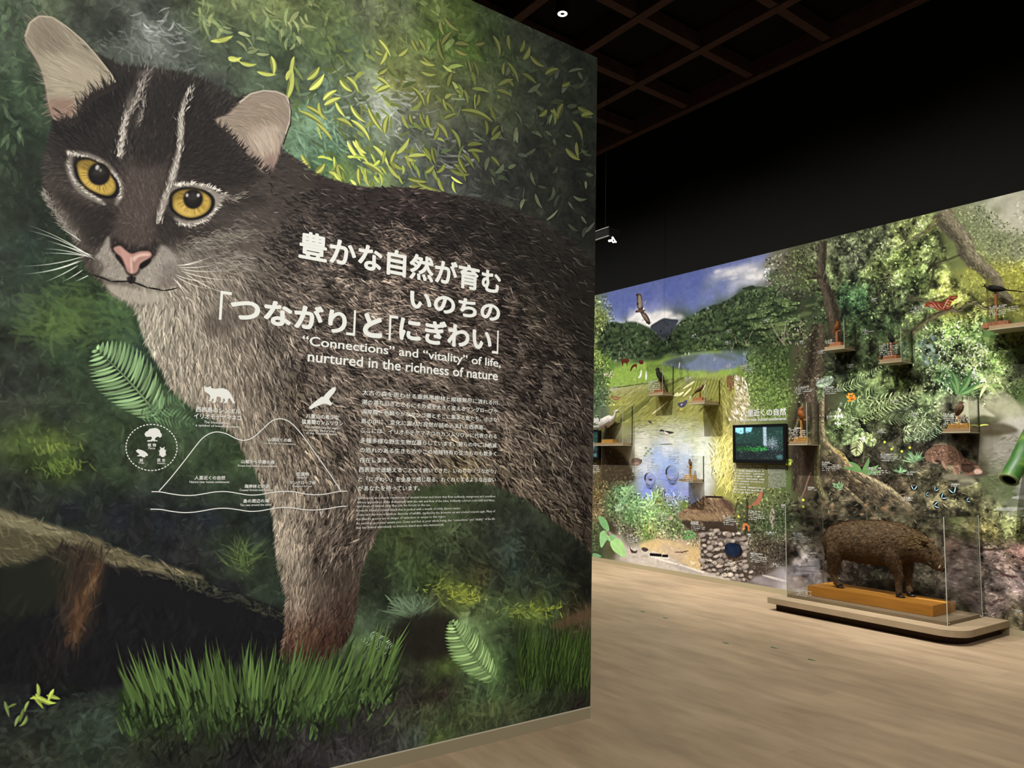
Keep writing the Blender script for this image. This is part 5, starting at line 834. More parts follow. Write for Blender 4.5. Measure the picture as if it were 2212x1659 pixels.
# ---------------------------------------------------------------- materials
def mat(name, col, rough=0.6, spec=0.3, metal=0.0, var=0.0, scale=8.0, stretch=(1, 1, 1), bump=0.0, emit=None, estr=1.0):
    m = bpy.data.materials.new(name); m.use_nodes = True; nt = m.node_tree; b = nt.nodes['Principled BSDF']
    c = hx(col) if isinstance(col, str) else np.array(col); lin = tuple(np.where(c <= .04045, c/12.92, ((c+.055)/1.055)**2.4))+(1.0,)
    b.inputs['Base Color'].default_value = lin; b.inputs['Roughness'].default_value = rough; b.inputs['Metallic'].default_value = metal
    b.inputs['Specular IOR Level'].default_value = spec
    if emit is not None:
        e = hx(emit); b.inputs['Emission Color'].default_value = tuple(e**2.2)+(1.0,); b.inputs['Emission Strength'].default_value = estr
    if var or bump:
        tc = nt.nodes.new('ShaderNodeTexCoord'); mp = nt.nodes.new('ShaderNodeMapping'); mp.inputs['Scale'].default_value = stretch
        nz = nt.nodes.new('ShaderNodeTexNoise'); nz.inputs['Scale'].default_value = scale; nz.inputs['Detail'].default_value = 6
        nt.links.new(tc.outputs['Object'], mp.inputs['Vector']); nt.links.new(mp.outputs['Vector'], nz.inputs['Vector'])
        if var:
            r = nt.nodes.new('ShaderNodeValToRGB'); lo = tuple(v*(1-var) for v in lin[:3])+(1,); hi = tuple(min(1, v*(1+var)) for v in lin[:3])+(1,)
            r.color_ramp.elements[0].position = .3; r.color_ramp.elements[1].position = .7; r.color_ramp.elements[0].color = lo; r.color_ramp.elements[1].color = hi
            nt.links.new(nz.outputs['Fac'], r.inputs['Fac']); nt.links.new(r.outputs['Color'], b.inputs['Base Color'])
        if bump:
            bp = nt.nodes.new('ShaderNodeBump'); bp.inputs['Strength'].default_value = bump; bp.inputs['Distance'].default_value = 0.01
            nt.links.new(nz.outputs['Fac'], bp.inputs['Height']); nt.links.new(bp.outputs['Normal'], b.inputs['Normal'])
    return m

def clear_mat(name, tint=(.992, .996, .993), refl=0.5, base=0.0):
    m = bpy.data.materials.new(name); m.use_nodes = True; nt = m.node_tree; nt.nodes.clear()
    out = nt.nodes.new('ShaderNodeOutputMaterial'); mx = nt.nodes.new('ShaderNodeMixShader'); t = nt.nodes.new('ShaderNodeBsdfTransparent'); g = nt.nodes.new('ShaderNodeBsdfGlossy')
    t.inputs['Color'].default_value = tint+(1,); g.inputs['Roughness'].default_value = 0.03
    lw = nt.nodes.new('ShaderNodeLayerWeight'); lw.inputs['Blend'].default_value = 0.2
    ml = nt.nodes.new('ShaderNodeMath'); ml.operation = 'MULTIPLY_ADD'; ml.inputs[1].default_value = refl; ml.inputs[2].default_value = base
    nt.links.new(lw.outputs['Fresnel'], ml.inputs[0]); nt.links.new(ml.outputs[0], mx.inputs[0])
    nt.links.new(t.outputs[0], mx.inputs[1]); nt.links.new(g.outputs[0], mx.inputs[2]); nt.links.new(mx.outputs[0], out.inputs[0])
    return m

def print_mat(name, cv, gain=1.0, rough=0.6, spec=0.1, emission=0.0):
    """a printed picture: the numpy painting becomes the ink, with the hall light as seen kept in its colours"""
    im = bpy.data.images.new(name, cv.w, cv.h, alpha=False); px = np.ones((cv.h, cv.w, 4), np.float32)
    px[..., :3] = np.clip(cv.img[::-1], 0, 1); im.pixels.foreach_set(px.ravel()); im.update(); im.pack()
    m = bpy.data.materials.new(name); m.use_nodes = True; nt = m.node_tree; b = nt.nodes['Principled BSDF']
    tx = nt.nodes.new('ShaderNodeTexImage'); tx.image = im; tx.extension = 'EXTEND'
    uv = nt.nodes.new('ShaderNodeUVMap'); nt.links.new(uv.outputs[0], tx.inputs[0])
    if emission:
        b.inputs['Base Color'].default_value = (.01, .01, .01, 1); nt.links.new(tx.outputs[0], b.inputs['Emission Color']); b.inputs['Emission Strength'].default_value = emission
    else:
        nt.links.new(tx.outputs[0], b.inputs['Base Color'])
    b.inputs['Roughness'].default_value = rough; b.inputs['Specular IOR Level'].default_value = spec
    return m

# ---------------------------------------------------------------- mesh helpers
def link(name, verts, faces, m=None, parent=None, smooth=False, uvs=None):
    me = bpy.data.meshes.new(name); me.from_pydata([tuple(map(float, v)) for v in verts], [], faces); me.update()
    if m: me.materials.append(m)
    if smooth: me.polygons.foreach_set('use_smooth', [True]*len(me.polygons))
    if uvs is not None:
        ul = me.uv_layers.new(name='UVMap'); idx = np.empty(len(me.loops), np.int32); me.loops.foreach_get('vertex_index', idx)
        ul.data.foreach_set('uv', np.asarray(uvs, np.float32)[idx].ravel())
    o = bpy.data.objects.new(name, me); COL.objects.link(o)
    if parent: attach(o, parent)
    return o
def attach(o, parent):
    o.parent = parent; o.matrix_parent_inverse = Matrix.Translation(-Vector(world_loc(parent)))
def world_loc(o):
    l = Vector(o.location)
    return l                                   # every parent here sits at top level or at its parent's origin
def tag(o, label, cat=None, group=None, kind=None):
    if label: o['label'] = label
    if cat: o['category'] = cat
    if group: o['group'] = group
    if kind: o['kind'] = kind
    return o
def thing(name, loc, label, cat, group=None):
    o = bpy.data.objects.new(name, None); COL.objects.link(o); o.location = loc; o.empty_display_size = .05
    return tag(o, label, cat, group)

class MB:                                       # collects shapes into one mesh
    def __init__(s): s.v, s.f = [], []
    def add(s, v, f):
        k = len(s.v); s.v += [tuple(map(float, p)) for p in v]; s.f += [tuple(i+k for i in q) for q in f]; return s
    def box(s, a, b):
        (x0, y0, z0), (x1, y1, z1) = a, b
        return s.add([(x0,y0,z0),(x1,y0,z0),(x1,y1,z0),(x0,y1,z0),(x0,y0,z1),(x1,y0,z1),(x1,y1,z1),(x0,y1,z1)], [(3,2,1,0),(4,5,6,7),(0,1,5,4),(1,2,6,5),(2,3,7,6),(3,0,4,7)])
    def prism(s, pts, z0, z1):                  # pts (x,y) counter-clockwise
        n = len(pts); return s.add([(x, y, z0) for x, y in pts]+[(x, y, z1) for x, y in pts], [tuple(range(n-1, -1, -1)), tuple(range(n, 2*n))]+[(i, (i+1) % n, (i+1) % n+n, i+n) for i in range(n)])
    def tube(s, path, r, n=10, lat=None, side=None, cap=True):
        """sweep: path (N,3); r vertical radius per point; lat lateral radius per point; side = lateral axis"""
        P = np.asarray(path, float); N = len(P); r = np.broadcast_to(np.asarray(r, float), (N,)); lat = r if lat is None else np.broadcast_to(np.asarray(lat, float), (N,))
        T = np.gradient(P, axis=0); T /= np.linalg.norm(T, axis=1, keepdims=True)+1e-9
        V = []
        for i in range(N):
            t = T[i]; sd = np.array(side if side is not None else ((0, 0, 1.0) if abs(t[2]) < .9 else (1.0, 0, 0)), float)
            sd = sd-t*(sd@t); sd /= np.linalg.norm(sd)+1e-9; up = np.cross(sd, t)
            a = np.arange(n)*2*math.pi/n
            V += list(P[i]+np.outer(np.cos(a), sd)*lat[i]+np.outer(np.sin(a), up)*r[i])
        F = [(i*n+j, i*n+(j+1) % n, (i+1)*n+(j+1) % n, (i+1)*n+j) for i in range(N-1) for j in range(n)]
        if cap: F += [tuple(range(n-1, -1, -1)), tuple((N-1)*n+j for j in range(n))]
        return s.add(V, F)
    def ball(s, c, rx, ry, rz, n=12, m=8):
        V = [(c[0], c[1], c[2]-rz)]+[(c[0]+rx*math.sin(math.pi*i/m)*math.cos(2*math.pi*j/n), c[1]+ry*math.sin(math.pi*i/m)*math.sin(2*math.pi*j/n), c[2]-rz*math.cos(math.pi*i/m)) for i in range(1, m) for j in range(n)]+[(c[0], c[1], c[2]+rz)]
        F = [(0, 1+(j+1) % n, 1+j) for j in range(n)]+[(1+i*n+j, 1+i*n+(j+1) % n, 1+(i+1)*n+(j+1) % n, 1+(i+1)*n+j) for i in range(m-2) for j in range(n)]
        k = 1+(m-2)*n; F += [(k+j, k+(j+1) % n, k+n) for j in range(n)]
        return s.add(V, F)
    def build(s, name, m, parent=None, smooth=False): return link(name, s.v, s.f, m, parent, smooth)

def bevel(o, w, seg=2):
    bm = bmesh.new(); bm.from_mesh(o.data)
    bmesh.ops.bevel(bm, geom=list(bm.edges), offset=w, segments=seg, affect='EDGES', clamp_overlap=True)
    bm.to_mesh(o.data); bm.free(); return o

def remesh(o, voxel, smooth=4):                 # weld the collected limbs into one continuous skin
    md = o.modifiers.new('weld', 'REMESH'); md.mode = 'VOXEL'; md.voxel_size = voxel
    sm = o.modifiers.new('soften', 'SMOOTH'); sm.iterations = smooth; sm.factor = .6
    dg = bpy.context.evaluated_depsgraph_get(); me = bpy.data.meshes.new_from_object(o.evaluated_get(dg)); old = o.data
    o.modifiers.clear(); o.data = me
    if not me.materials and old.materials: me.materials.append(old.materials[0])
    me.polygons.foreach_set('use_smooth', [True]*len(me.polygons)); return o

# ---------------------------------------------------------------- lettering
def text_mesh(s, bold=0.0, res=3):
    cu = bpy.data.curves.new('t', 'FONT'); cu.body = s; cu.size = 1.0; cu.offset = bold; cu.resolution_u = res; cu.fill_mode = 'FRONT'
    o = bpy.data.objects.new('t', cu); COL.objects.link(o)
    dg = bpy.context.evaluated_depsgraph_get(); me = bpy.data.meshes.new_from_object(o.evaluated_get(dg))
    bpy.data.objects.remove(o)
    v = np.array([p.co[:2] for p in me.vertices]); f = [tuple(p.vertices) for p in me.polygons]
    bpy.data.meshes.remove(me); return v, f

class Sheet:                                    # flat lettering and line work on a wall, one mesh per block
    def __init__(s, wall, off): s.wall, s.off, s.mb = wall, off, MB()
    def at(s, x, y):                            # photo point -> (along, height) on that surface
        if s.wall == 'A': p = on_y(x, y, YA); return float(p[0]), float(p[2])
        p = on_x(x, y, XB if s.wall == 'B' else s.wall); return float(p[1]), float(p[2])
    def put(s, a, z, f, e=0.0):
        if s.wall == 'A': s.mb.add([(x, YA-s.off-e, h) for x, h in zip(a, z)], f)
        else:
            X = (XB if s.wall == 'B' else s.wall)-s.off-e; s.mb.add([(X, y, h) for y, h in zip(a, z)], f)
    def text(s, st, xl, yl, xr, yr, hpx, bold=0.0, res=3):
        """fit the string between two bottom corners; hpx its pixel height at the left end; bold = stroke growth in em"""
        v, f = text_mesh(st, 0.0, res); a0, z0 = s.at(xl, yl); a1, z1 = s.at(xr, yr); zt = s.at(xl, yl-hpx)[1]
        lo, hi = v.min(0)-bold, v.max(0)+bold; zb = (z0+z1)/2
        ring = [(0, 0)] if not bold else [(bold*math.cos(k*math.pi/4), bold*math.sin(k*math.pi/4)) for k in range(8)]
        for k, (dx, dy) in enumerate(ring):
            s.put(a0+(v[:, 0]+dx-lo[0])/(hi[0]-lo[0])*(a1-a0), zb+(v[:, 1]+dy-lo[1])/(hi[1]-lo[1])*(zt-z0), f, k*.00012)
        return s
    def poly(s, pts):
        q = [s.at(x, y) for x, y in pts]; s.put([p[0] for p in q], [p[1] for p in q], [tuple(range(len(q)))]); return s
    def line(s, pts, wpx, closed=False):
        q = np.array([s.at(x, y) for x, y in pts]); w = abs(s.at(pts[0][0], pts[0][1])[1]-s.at(pts[0][0], pts[0][1]+wpx)[1])/2
        n = len(q); t = np.gradient(q, axis=0) if not closed else np.roll(q, -1, 0)-np.roll(q, 1, 0)
        t /= np.linalg.norm(t, axis=1, keepdims=True)+1e-9; nr = np.stack([-t[:, 1], t[:, 0]], 1)*w
        v = np.vstack([q+nr, q-nr]); m = n if closed else n-1
        s.put(v[:, 0], v[:, 1], [(i, (i+1) % n, (i+1) % n+n, i+n) for i in range(m)]); return s
    def scrawl(s, x, y, wpx, rows, rng, title=True, lh=4.2, gh=2.6, rule=True, dense=.8):
        """a caption too small to read in the photo: rows of tiny letter-like marks"""
        a0, z0 = s.at(x, y); a1, _ = s.at(x+wpx, y); sc = abs(s.at(x, y)[1]-s.at(x, y+1)[1]); dr = 1 if a1 > a0 else -1
        W = abs(a1-a0); z = z0
        for r in range(rows):
            big = title and r == 0; h = gh*sc*(1.15 if big else .85); frac = rng.uniform(.45, .75) if (big or r == rows-1) else rng.uniform(.92, 1)
            u = 0.0
            while u < W*frac:
                g = h*rng.uniform(.5, .95)
                if rng.random() < dense:
                    for k in range(rng.choice((2, 3))):
                        if rng.random() < .5:
                            e = rng.uniform(0, h*.7); q = [(u, e), (u+g, e), (u+g, e+h*.3), (u, e+h*.3)]
                        else:
                            e = rng.uniform(0, g*.6); q = [(u+e, 0), (u+e+g*.36, 0), (u+e+g*.36, h), (u+e, h)]
                        s.put([a0+dr*p[0] for p in q], [z-h+p[1] for p in q], [(0, 1, 2, 3)])
                u += g*1.22
            z -= lh*sc*(1.15 if big else 1.0)
            if big and rule:
                q = [(0, 0), (W*.5, 0), (W*.5, sc*.6), (0, sc*.6)]; s.put([a0+dr*p[0] for p in q], [z+sc*.6-p[1] for p in q], [(0, 1, 2, 3)]); z -= sc*1.6
        return s
    def build(s, name, m, parent): return s.mb.build(name, m, parent)

def cut_print(name, wall, outline, m, cv, off, parent, smooth=True):
    """a region of a mural as a mesh of its own, carrying the same print"""
    pts = spline(outline, 3) if smooth else np.asarray(outline, float)
    if wall == 'A':
        p = on_y(pts[:, 0], pts[:, 1], YA); p[:, 0] = np.minimum(p[:, 0], XA_END-.002); p[:, 2] = np.clip(p[:, 2], ZA_BOT, ZA_TOP)
        uv = np.stack([(p[:, 0]-cv.a0)/(cv.a1-cv.a0), (p[:, 2]-cv.z0)/(cv.z1-cv.z0)], 1); p[:, 1] -= off
    else:
        p = on_x(pts[:, 0], pts[:, 1], XB); p[:, 2] = np.clip(p[:, 2], ZB_BOT, ZB_TOP)
        uv = np.stack([(p[:, 1]-cv.a0)/(cv.a1-cv.a0), (p[:, 2]-cv.z0)/(cv.z1-cv.z0)], 1); p[:, 0] -= off
    return link(name, p, [tuple(range(len(p)))], m, parent, uvs=uv)

# ---------------------------------------------------------------- the room
rnd = random.Random(4)
M_BLACK = mat('black_paint', '191917', .95, .05); M_BEAM = mat('red_brown_steel', '4f3c37', .85, .1, var=.15)
M_TRIM_A = mat('taupe_skirting', '7a7058', .5, .25); M_TRIM_B = mat('pale_skirting', '968a6c', .5, .25); M_LIP = mat('skirting_lip', 'a39a84', .4, .4)
M_VINYL = mat('white_vinyl', 'd9dad2', .55, .2); M_EDGE = mat('panel_edge', '2a2b24', .8, .1)

def floor_mat():
    m = bpy.data.materials.new('oak_floor'); m.use_nodes = True; nt = m.node_tree; b = nt.nodes['Principled BSDF']; N = nt.nodes.new; L = nt.links.new
    tc = N('ShaderNodeTexCoord'); mp = N('ShaderNodeMapping'); mp.inputs['Rotation'].default_value = (0, 0, math.radians(90)); L(tc.outputs['Object'], mp.inputs['Vector'])
    br = N('ShaderNodeTexBrick'); br.inputs['Scale'].default_value = 1; br.inputs['Brick Width'].default_value = 1.25; br.inputs['Row Height'].default_value = .24; br.inputs['Mortar Size'].default_value = .0015; br.inputs['Mortar Smooth'].default_value = .6; br.offset = .37
    br.inputs['Color1'].default_value = (.28, .204, .128, 1); br.inputs['Color2'].default_value = (.318, .235, .149, 1); br.inputs['Mortar'].default_value = (.26, .185, .112, 1); L(mp.outputs['Vector'], br.inputs['Vector'])
    m2 = N('ShaderNodeMapping'); m2.inputs['Scale'].default_value = (3.0, .7, 1); L(tc.outputs['Object'], m2.inputs['Vector'])
    n1 = N('ShaderNodeTexNoise'); n1.inputs['Scale'].default_value = 2.2; n1.inputs['Detail'].default_value = 7; n1.inputs['Roughness'].default_value = .6; L(m2.outputs['Vector'], n1.inputs['Vector'])
    r = N('ShaderNodeValToRGB'); r.color_ramp.elements[0].position = .32; r.color_ramp.elements[0].color = (.68, .66, .63, 1); r.color_ramp.elements[1].position = .66; r.color_ramp.elements[1].color = (1.06, 1.04, 1.0, 1); L(n1.outputs['Fac'], r.inputs['Fac'])
    mx = N('ShaderNodeMix'); mx.data_type = 'RGBA'; mx.blend_type = 'MULTIPLY'; mx.inputs[0].default_value = .85; L(br.outputs['Color'], mx.inputs[6]); L(r.outputs['Color'], mx.inputs[7]); L(mx.outputs[2], b.inputs['Base Color'])
    b.inputs['Roughness'].default_value = .5; b.inputs['Specular IOR Level'].default_value = .25
    return m

def struct(o, label, cat): return tag(o, label, cat, None, 'structure')
struct(MB().box((-4, -5, -.05), (XB+.3, 13, 0)).build('floor', floor_mat()), 'grey-brown oak plank floor of the exhibition hall', 'floor')
struct(MB().box((-4, -5, 6.95), (XB+.3, 13, 7.05)).build('ceiling', M_BLACK), 'black ceiling high above the hall', 'ceiling')
struct(MB().box((XB+.012, -5, 0), (XB+.3, 13, 6.95)).build('wall_back', M_BLACK), 'black wall rising behind and above the landscape print', 'wall')
struct(MB().box((-1.0, YA+.004, 0), (XA_END-.001, YA+.32, ZA_TOP-.001)).build('wall_left', M_EDGE), 'dark freestanding partition carrying the wildcat print', 'wall')
bl = struct(MB().box((-1.0, YA-.004, 0), (XA_END, YA+.004, ZA_BOT-.006)).build('baseboard_left', M_TRIM_A), 'taupe skirting under the wildcat print', 'skirting')
MB().box((-1.0, YA-.005, ZA_BOT-.006), (XA_END, YA+.004, ZA_BOT)).build('lip', M_LIP, bl)
struct(MB().box((XB-.006, 1.6, 0), (XB+.012, 10.6, ZB_BOT)).build('baseboard_back', M_TRIM_B), 'pale olive skirting under the landscape print', 'skirting')
k = 1
for i in range(9):
    x = 8.09-1.1*i
    struct(MB().box((x-.055, -4.5, 6.70), (x+.055, 13, 6.94)).build('trim_%d' % k, M_BEAM), 'red-brown ceiling beam running along the landscape wall, %s from that wall' % ('first', 'second', 'third', 'fourth', 'fifth', 'sixth', 'seventh', 'eighth', 'ninth')[i], 'beam'); k += 1
for i in range(12):
    y = 12.36-1.1*i
    struct(MB().box((-3.5, y-.055, 6.72), (8.0, y+.055, 6.9)).build('trim_%d' % k, M_BEAM), 'red-brown ceiling beam square to the landscape wall, %s from the far end' % ('first', 'second', 'third', 'fourth', 'fifth', 'sixth', 'seventh', 'eighth', 'ninth', 'tenth', 'eleventh', 'twelfth')[i], 'beam'); k += 1

# ---------------------------------------------------------------- wildcat mural on the partition
cvA = paint_a(); MA = print_mat('wildcat_print', cvA)
mural = thing('wall_mural', (1.5, YA, ZA_BOT), 'tall forest mural on the left partition showing a huge striped wildcat with yellow eyes', 'mural')
link('printed_forest', [(-1.0, YA, ZA_BOT), (XA_END, YA, ZA_BOT), (XA_END, YA, ZA_TOP), (-1.0, YA, ZA_TOP)], [(0, 1, 2, 3)], MA, mural, uvs=[(0, 0), (1, 0), (1, 1), (0, 1)])
def sub(o, parent):
    o.parent = parent; o.matrix_parent_inverse = Matrix.Translation(-Vector(mural.location)) if False else Matrix.Identity(4); return o
catp = cut_print('printed_wildcat', 'A', CAT, MA, cvA, .0008, mural); catp['label'] = 'dark brown wildcat with pale chest'
def child(o, parent):                           # sub-part: same world placement under an unmoved part
    o.parent = parent; o.matrix_parent_inverse = Matrix.Identity(4); return o
def under_part(o, part, root):
    o.parent = part; o.matrix_parent_inverse = Matrix.Identity(4); o.matrix_parent_inverse = (Matrix.Translation(Vector(root.location)) @ part.matrix_parent_inverse).inverted(); return o
for nm, pl, lb in (('ear', EAR_L, 'tall tan ear'), ('ear', EAR_R, 'short tan ear'), ('eye', EYE_L, 'yellow eye'), ('eye', EYE_R, 'yellow eye'), ('nose', NOSE, 'pink nose')):
    e = cut_print(nm, 'A', pl, MA, cvA, .0014, None); under_part(e, catp, mural); e['label'] = lb
TZ = lambda L: [(250+x*.2396, 820+y*.2396) for x, y in L]
def lettering(name, rows, root, wall='A', off=.002):    # every line of lettering is a part of its own
    for r in rows: Sheet(wall, off).text(*r).build(name, M_VINYL, root)
T3 = lambda x, y: (440+x*.3074, 480+y*.3074)
lettering('title_lettering', [('豊かな自然が育む', 643.5, 565.5, 1081, 632, 62.5, .03, 6), ('いのちの', 884.2, 667.5, 1079.4, 695.2, 43, .037, 6), ('「', *T3(105, 685), *T3(185, 694), 63, 0, 3), ('つながり', *T3(180, 686), *T3(1000, 792), 58, .036, 6), ('」', *T3(1000, 792), *T3(1062, 800), 56, 0, 3), ('と', *T3(1115, 805), *T3(1252, 820), 53, .05, 6), ('「', *T3(1297, 830), *T3(1360, 838), 55, 0, 3), ('にぎわい', *T3(1370, 835), *T3(2020, 906), 55, .036, 6), ('」', *T3(2024, 920), *T3(2068, 928), 51, 0, 3)], mural)
lettering('subtitle_lettering', [('“Connections” and “vitality” of life,', 652, 752, 1081, 798, 27, .017, 4), ('nurtured in the richness of nature', 663.8, 782.8, 1074.8, 821, 24, .017, 4)], mural)
JP = [('太古の森を思わせる亜熱帯樹林と縦横無尽に流れる川、', 782, 853.8, 1079, 875), ('潮の満ち引きとともにその姿を大きく変えるマングローブや', 781, 874.3, 1074, 892.8), ('海岸線、色鮮やかなサンゴ礁とそこに集まる魚たち。小さな', 780.4, 894.8, 1073.7, 911.6), ('島の中に、変化に富んだ自然が詰め込まれた西表島。', 779.6, 915.3, 1047.5, 928.2), ('ここには、イリオモテヤマネコやカンムリワシに代表される', 778.5, 935.4, 1072.5, 947.5), ('多種多様な野生生物が暮らしています。彼らの中には絶滅', 777.5, 957.8, 1072, 966.6), ('の恐れのある生きものやこの地域特有の生きものも数多く', 776.5, 977.9, 1071.5, 985), ('存在します。', 775.9, 999.4, 840.5, 1000.4), ('西表島で途絶えることなく続いてきた、いのちの「つながり」', 774.4, 1019.9, 1070.5, 1023), ('と「にぎわい」を全身で感じ取る、わくわくするような出会い', 773.4, 1040.4, 1070.5, 1041.8), ('があなたを待っています。', 772.4, 1060.3, 906, 1060)]
lettering('body_text', [t+(11.4, .01, 2) for t in JP], mural)
EN = [('Subtropical woodlands reminiscent of ancient forest and rivers that flow endlessly, mangroves and coastlines', 771.8, 1079, 1069.4, 1076.3), ('whose appearance shifts dramatically with the ebb and flow of the tides, brilliantly colored coral reefs and fishes,', 771.2, 1088.5, 1068.5, 1084.8), ('and rivers of various sizes that join the forests to the sea...', 770.5, 1097, 931.7, 1095), ('Iriomote Island is a small island that is packed with a wealth of richly diverse nature.', 769.7, 1106.6, 994.8, 1101.9), ('Come and discover a fabulous diversity of wildlife, typified by the Iriomote cat and crested serpent eagle. Many of', 769, 1115.6, 1069, 1108.4), ("the island's species are in danger of extinction or unique to this region.", 768.7, 1124.8, 962.8, 1119.9), ('An exciting encounter awaits you. Come and feel, in your whole being, the “connections” and “vitality” of the life', 768.7, 1134, 1068.6, 1125), ('that has flowed unbrokenly on Iriomote Island since time immemorial.', 768.3, 1143.3, 958.3, 1137.7)]
lettering('english_text', [t+(7.0, 0, 1) for t in EN], mural)
DG = [('西表島のシンボル', 422, 891.9, 518.8, 893, 12, .02), ('イリオモテヤマネコ', 418.4, 905.5, 520.3, 907.5, 11.5, .02), ('The Iriomote cat,', 440, 915.6, 495.6, 917.3, 6.4, .012), ('a symbol of Iriomote Island', 422, 922.8, 514.8, 925.5, 6.4, .012), ('八重山の希少な', 660.2, 904.3, 731.6, 906.7, 10.5, .02), ('猛禽類カンムリワシ', 651.3, 917, 740, 919, 10.5, .02), ('The crested serpent eagle,', 657.3, 926.4, 731, 928, 6, .01), ('the rare bird of prey', 666.4, 933.6, 722, 934.8, 6, .01), ('of the Yaeyama Islands', 660.2, 939.6, 728, 940.8, 6, .01),
 ('山頂近くの森', 577.8, 954.2, 629, 954.2, 8.2, .02), ('Forests near the mountaintop', 571, 961, 637.7, 961.3, 4.6, .008), ('山裾から中腹の森', 520.3, 1001.6, 593, 1002, 8.4, .02), ('Forests from foothills to mountainside', 513.6, 1008.6, 597.5, 1009, 4.8, .008), ('人里近くの自然', 419.7, 1036.8, 486, 1036.3, 9, .02), ('Nature near human settlements', 408.9, 1044, 494.9, 1043, 5, .01), ('海岸林と砂浜', 527.3, 1054.8, 581, 1054.4, 8.6, .02), ('Coastal forests and beaches', 517, 1061, 589, 1060.4, 4.8, .008), ('低湿地', 638.6, 1028, 667, 1028, 8, .02), ('Wetlands', 641, 1033.6, 663, 1033.6, 4.4, .008), ('マングローブ林', 624.2, 1046.9, 681.3, 1046.5, 8, .02), ('Mangrove forests', 631, 1053, 673, 1053, 4.6, .008), ('島の周辺の海', 525, 1086.4, 580, 1086, 8.6, .02), ('The seas around the island', 517.9, 1093, 585.4, 1092.6, 4.8, .008),
 ('植 物', 318.3, 965, 336.7, 965, 7.4, .02), ('Plants', 320, 970.4, 335, 970.4, 4.4, .008), ('蛙', 301, 997.8, 308.7, 997.8, 7.4, .02), ('Frogs', 299, 1002.6, 311, 1002.6, 4.8, .008), ('昆 虫', 339, 997.8, 356.6, 997.8, 7.4, .02), ('Insects', 339.8, 1002.6, 356, 1002.6, 4.4, .008)]
lettering('map_lettering', [t+(2,) for t in DG], mural)
Sheet('A', .002).line(spline(TZ([(390,1005),(500,880),(620,730),(720,600),(780,530),(850,485),(920,472),(1000,490),(1080,530),(1150,548),(1230,525),(1320,450),(1390,385),(1450,356),(1520,360),(1590,400),(1680,500),(1780,640),(1900,810),(2030,1005)]), 5, False), 2.1).build('island_outline', M_VINYL, mural)
Sheet('A', .002).line(spline(TZ([(322,1010),(400,1012),(500,1030),(600,1043),(700,1043),(800,1028),(900,1012),(1000,1010),(1100,1025),(1200,1040),(1300,1037),(1400,1018),(1500,1008),(1600,1010),(1700,1030),(1800,1038),(1900,1030),(2000,1010),(2085,1005)]), 4, False), 2.1).build('wave_line', M_VINYL, mural)
Sheet('A', .002).line(spline(TZ([(312,1168),(400,1170),(500,1187),(600,1198),(700,1195),(800,1180),(900,1163),(1000,1160),(1100,1172),(1200,1187),(1300,1183),(1400,1165),(1500,1152),(1600,1157),(1700,1172),(1800,1175),(1900,1165),(2000,1147),(2078,1140)]), 4, False), 2.1).build('wave_line', M_VINYL, mural)
s = Sheet('A', .002)
for i in range(46):
    a = np.linspace(i, i+.6, 4)*2*math.pi/46; s.line(TZ([(322+230*math.cos(t), 612+208*math.sin(t)) for t in a]), 2.2)
s.build('dashed_circle', M_VINYL, mural)
CATI = [(793,55),(812,70),(835,67),(856,60),(862,76),(890,84),(930,79),(970,78),(1005,92),(1030,118),(1046,152),(1062,185),(1074,212),(1058,216),(1038,188),(1024,166),(1012,178),(1006,198),(996,212),(968,212),(984,192),(978,170),(964,174),(966,190),(956,208),(938,206),(950,186),(944,160),(915,152),(904,170),(902,196),(896,210),(870,212),(882,190),(880,168),(866,180),(858,194),(832,194),(850,178),(852,150),(838,132),(816,118),(800,104),(796,80)]
EAGI = [(1740,250),(1760,230),(1800,195),(1840,165),(1850,155),(1872,156),(1890,130),(1920,100),(1950,75),(1980,65),(1983,92),(1966,122),(1940,150),(1922,178),(1936,200),(1953,216),(1936,236),(1905,222),(1880,216),(1850,226),(1800,246),(1760,268),(1744,263)]
TREI = [(258,490),(272,470),(290,462),(300,446),(330,440),(355,436),(380,444),(398,460),(402,478),(415,492),(412,515),(398,524),(380,514),(364,520),(352,532),(354,545),(372,548),(376,558),(362,556),(352,552),(346,562),(340,552),(330,554),(318,562),(318,552),(304,560),(282,558),(286,548),(316,544),(326,532),(322,516),(300,514),(284,518),(266,510)]
FROI = [(180,640),(192,634),(198,626),(212,630),(236,636),(262,648),(282,664),(291,680),(284,690),(272,688),(262,702),(244,700),(226,690),(206,692),(190,690),(198,682),(214,678),(204,664),(190,656)]
BEEI = [(402,622),(396,604),(404,608),(412,616),(426,616),(434,608),(442,604),(436,622),(446,640),(456,630),(450,648),(448,664),(456,684),(446,680),(440,692),(424,700),(408,694),(398,680),(388,690),(394,668),(392,652),(382,634),(394,644)]
for nm, pl in (('cat_silhouette', CATI), ('eagle_silhouette', EAGI), ('tree_icon', TREI), ('frog_icon', FROI), ('beetle_icon', BEEI)):
    Sheet('A', .002).poly(TZ(pl)).build(nm, M_VINYL, mural)

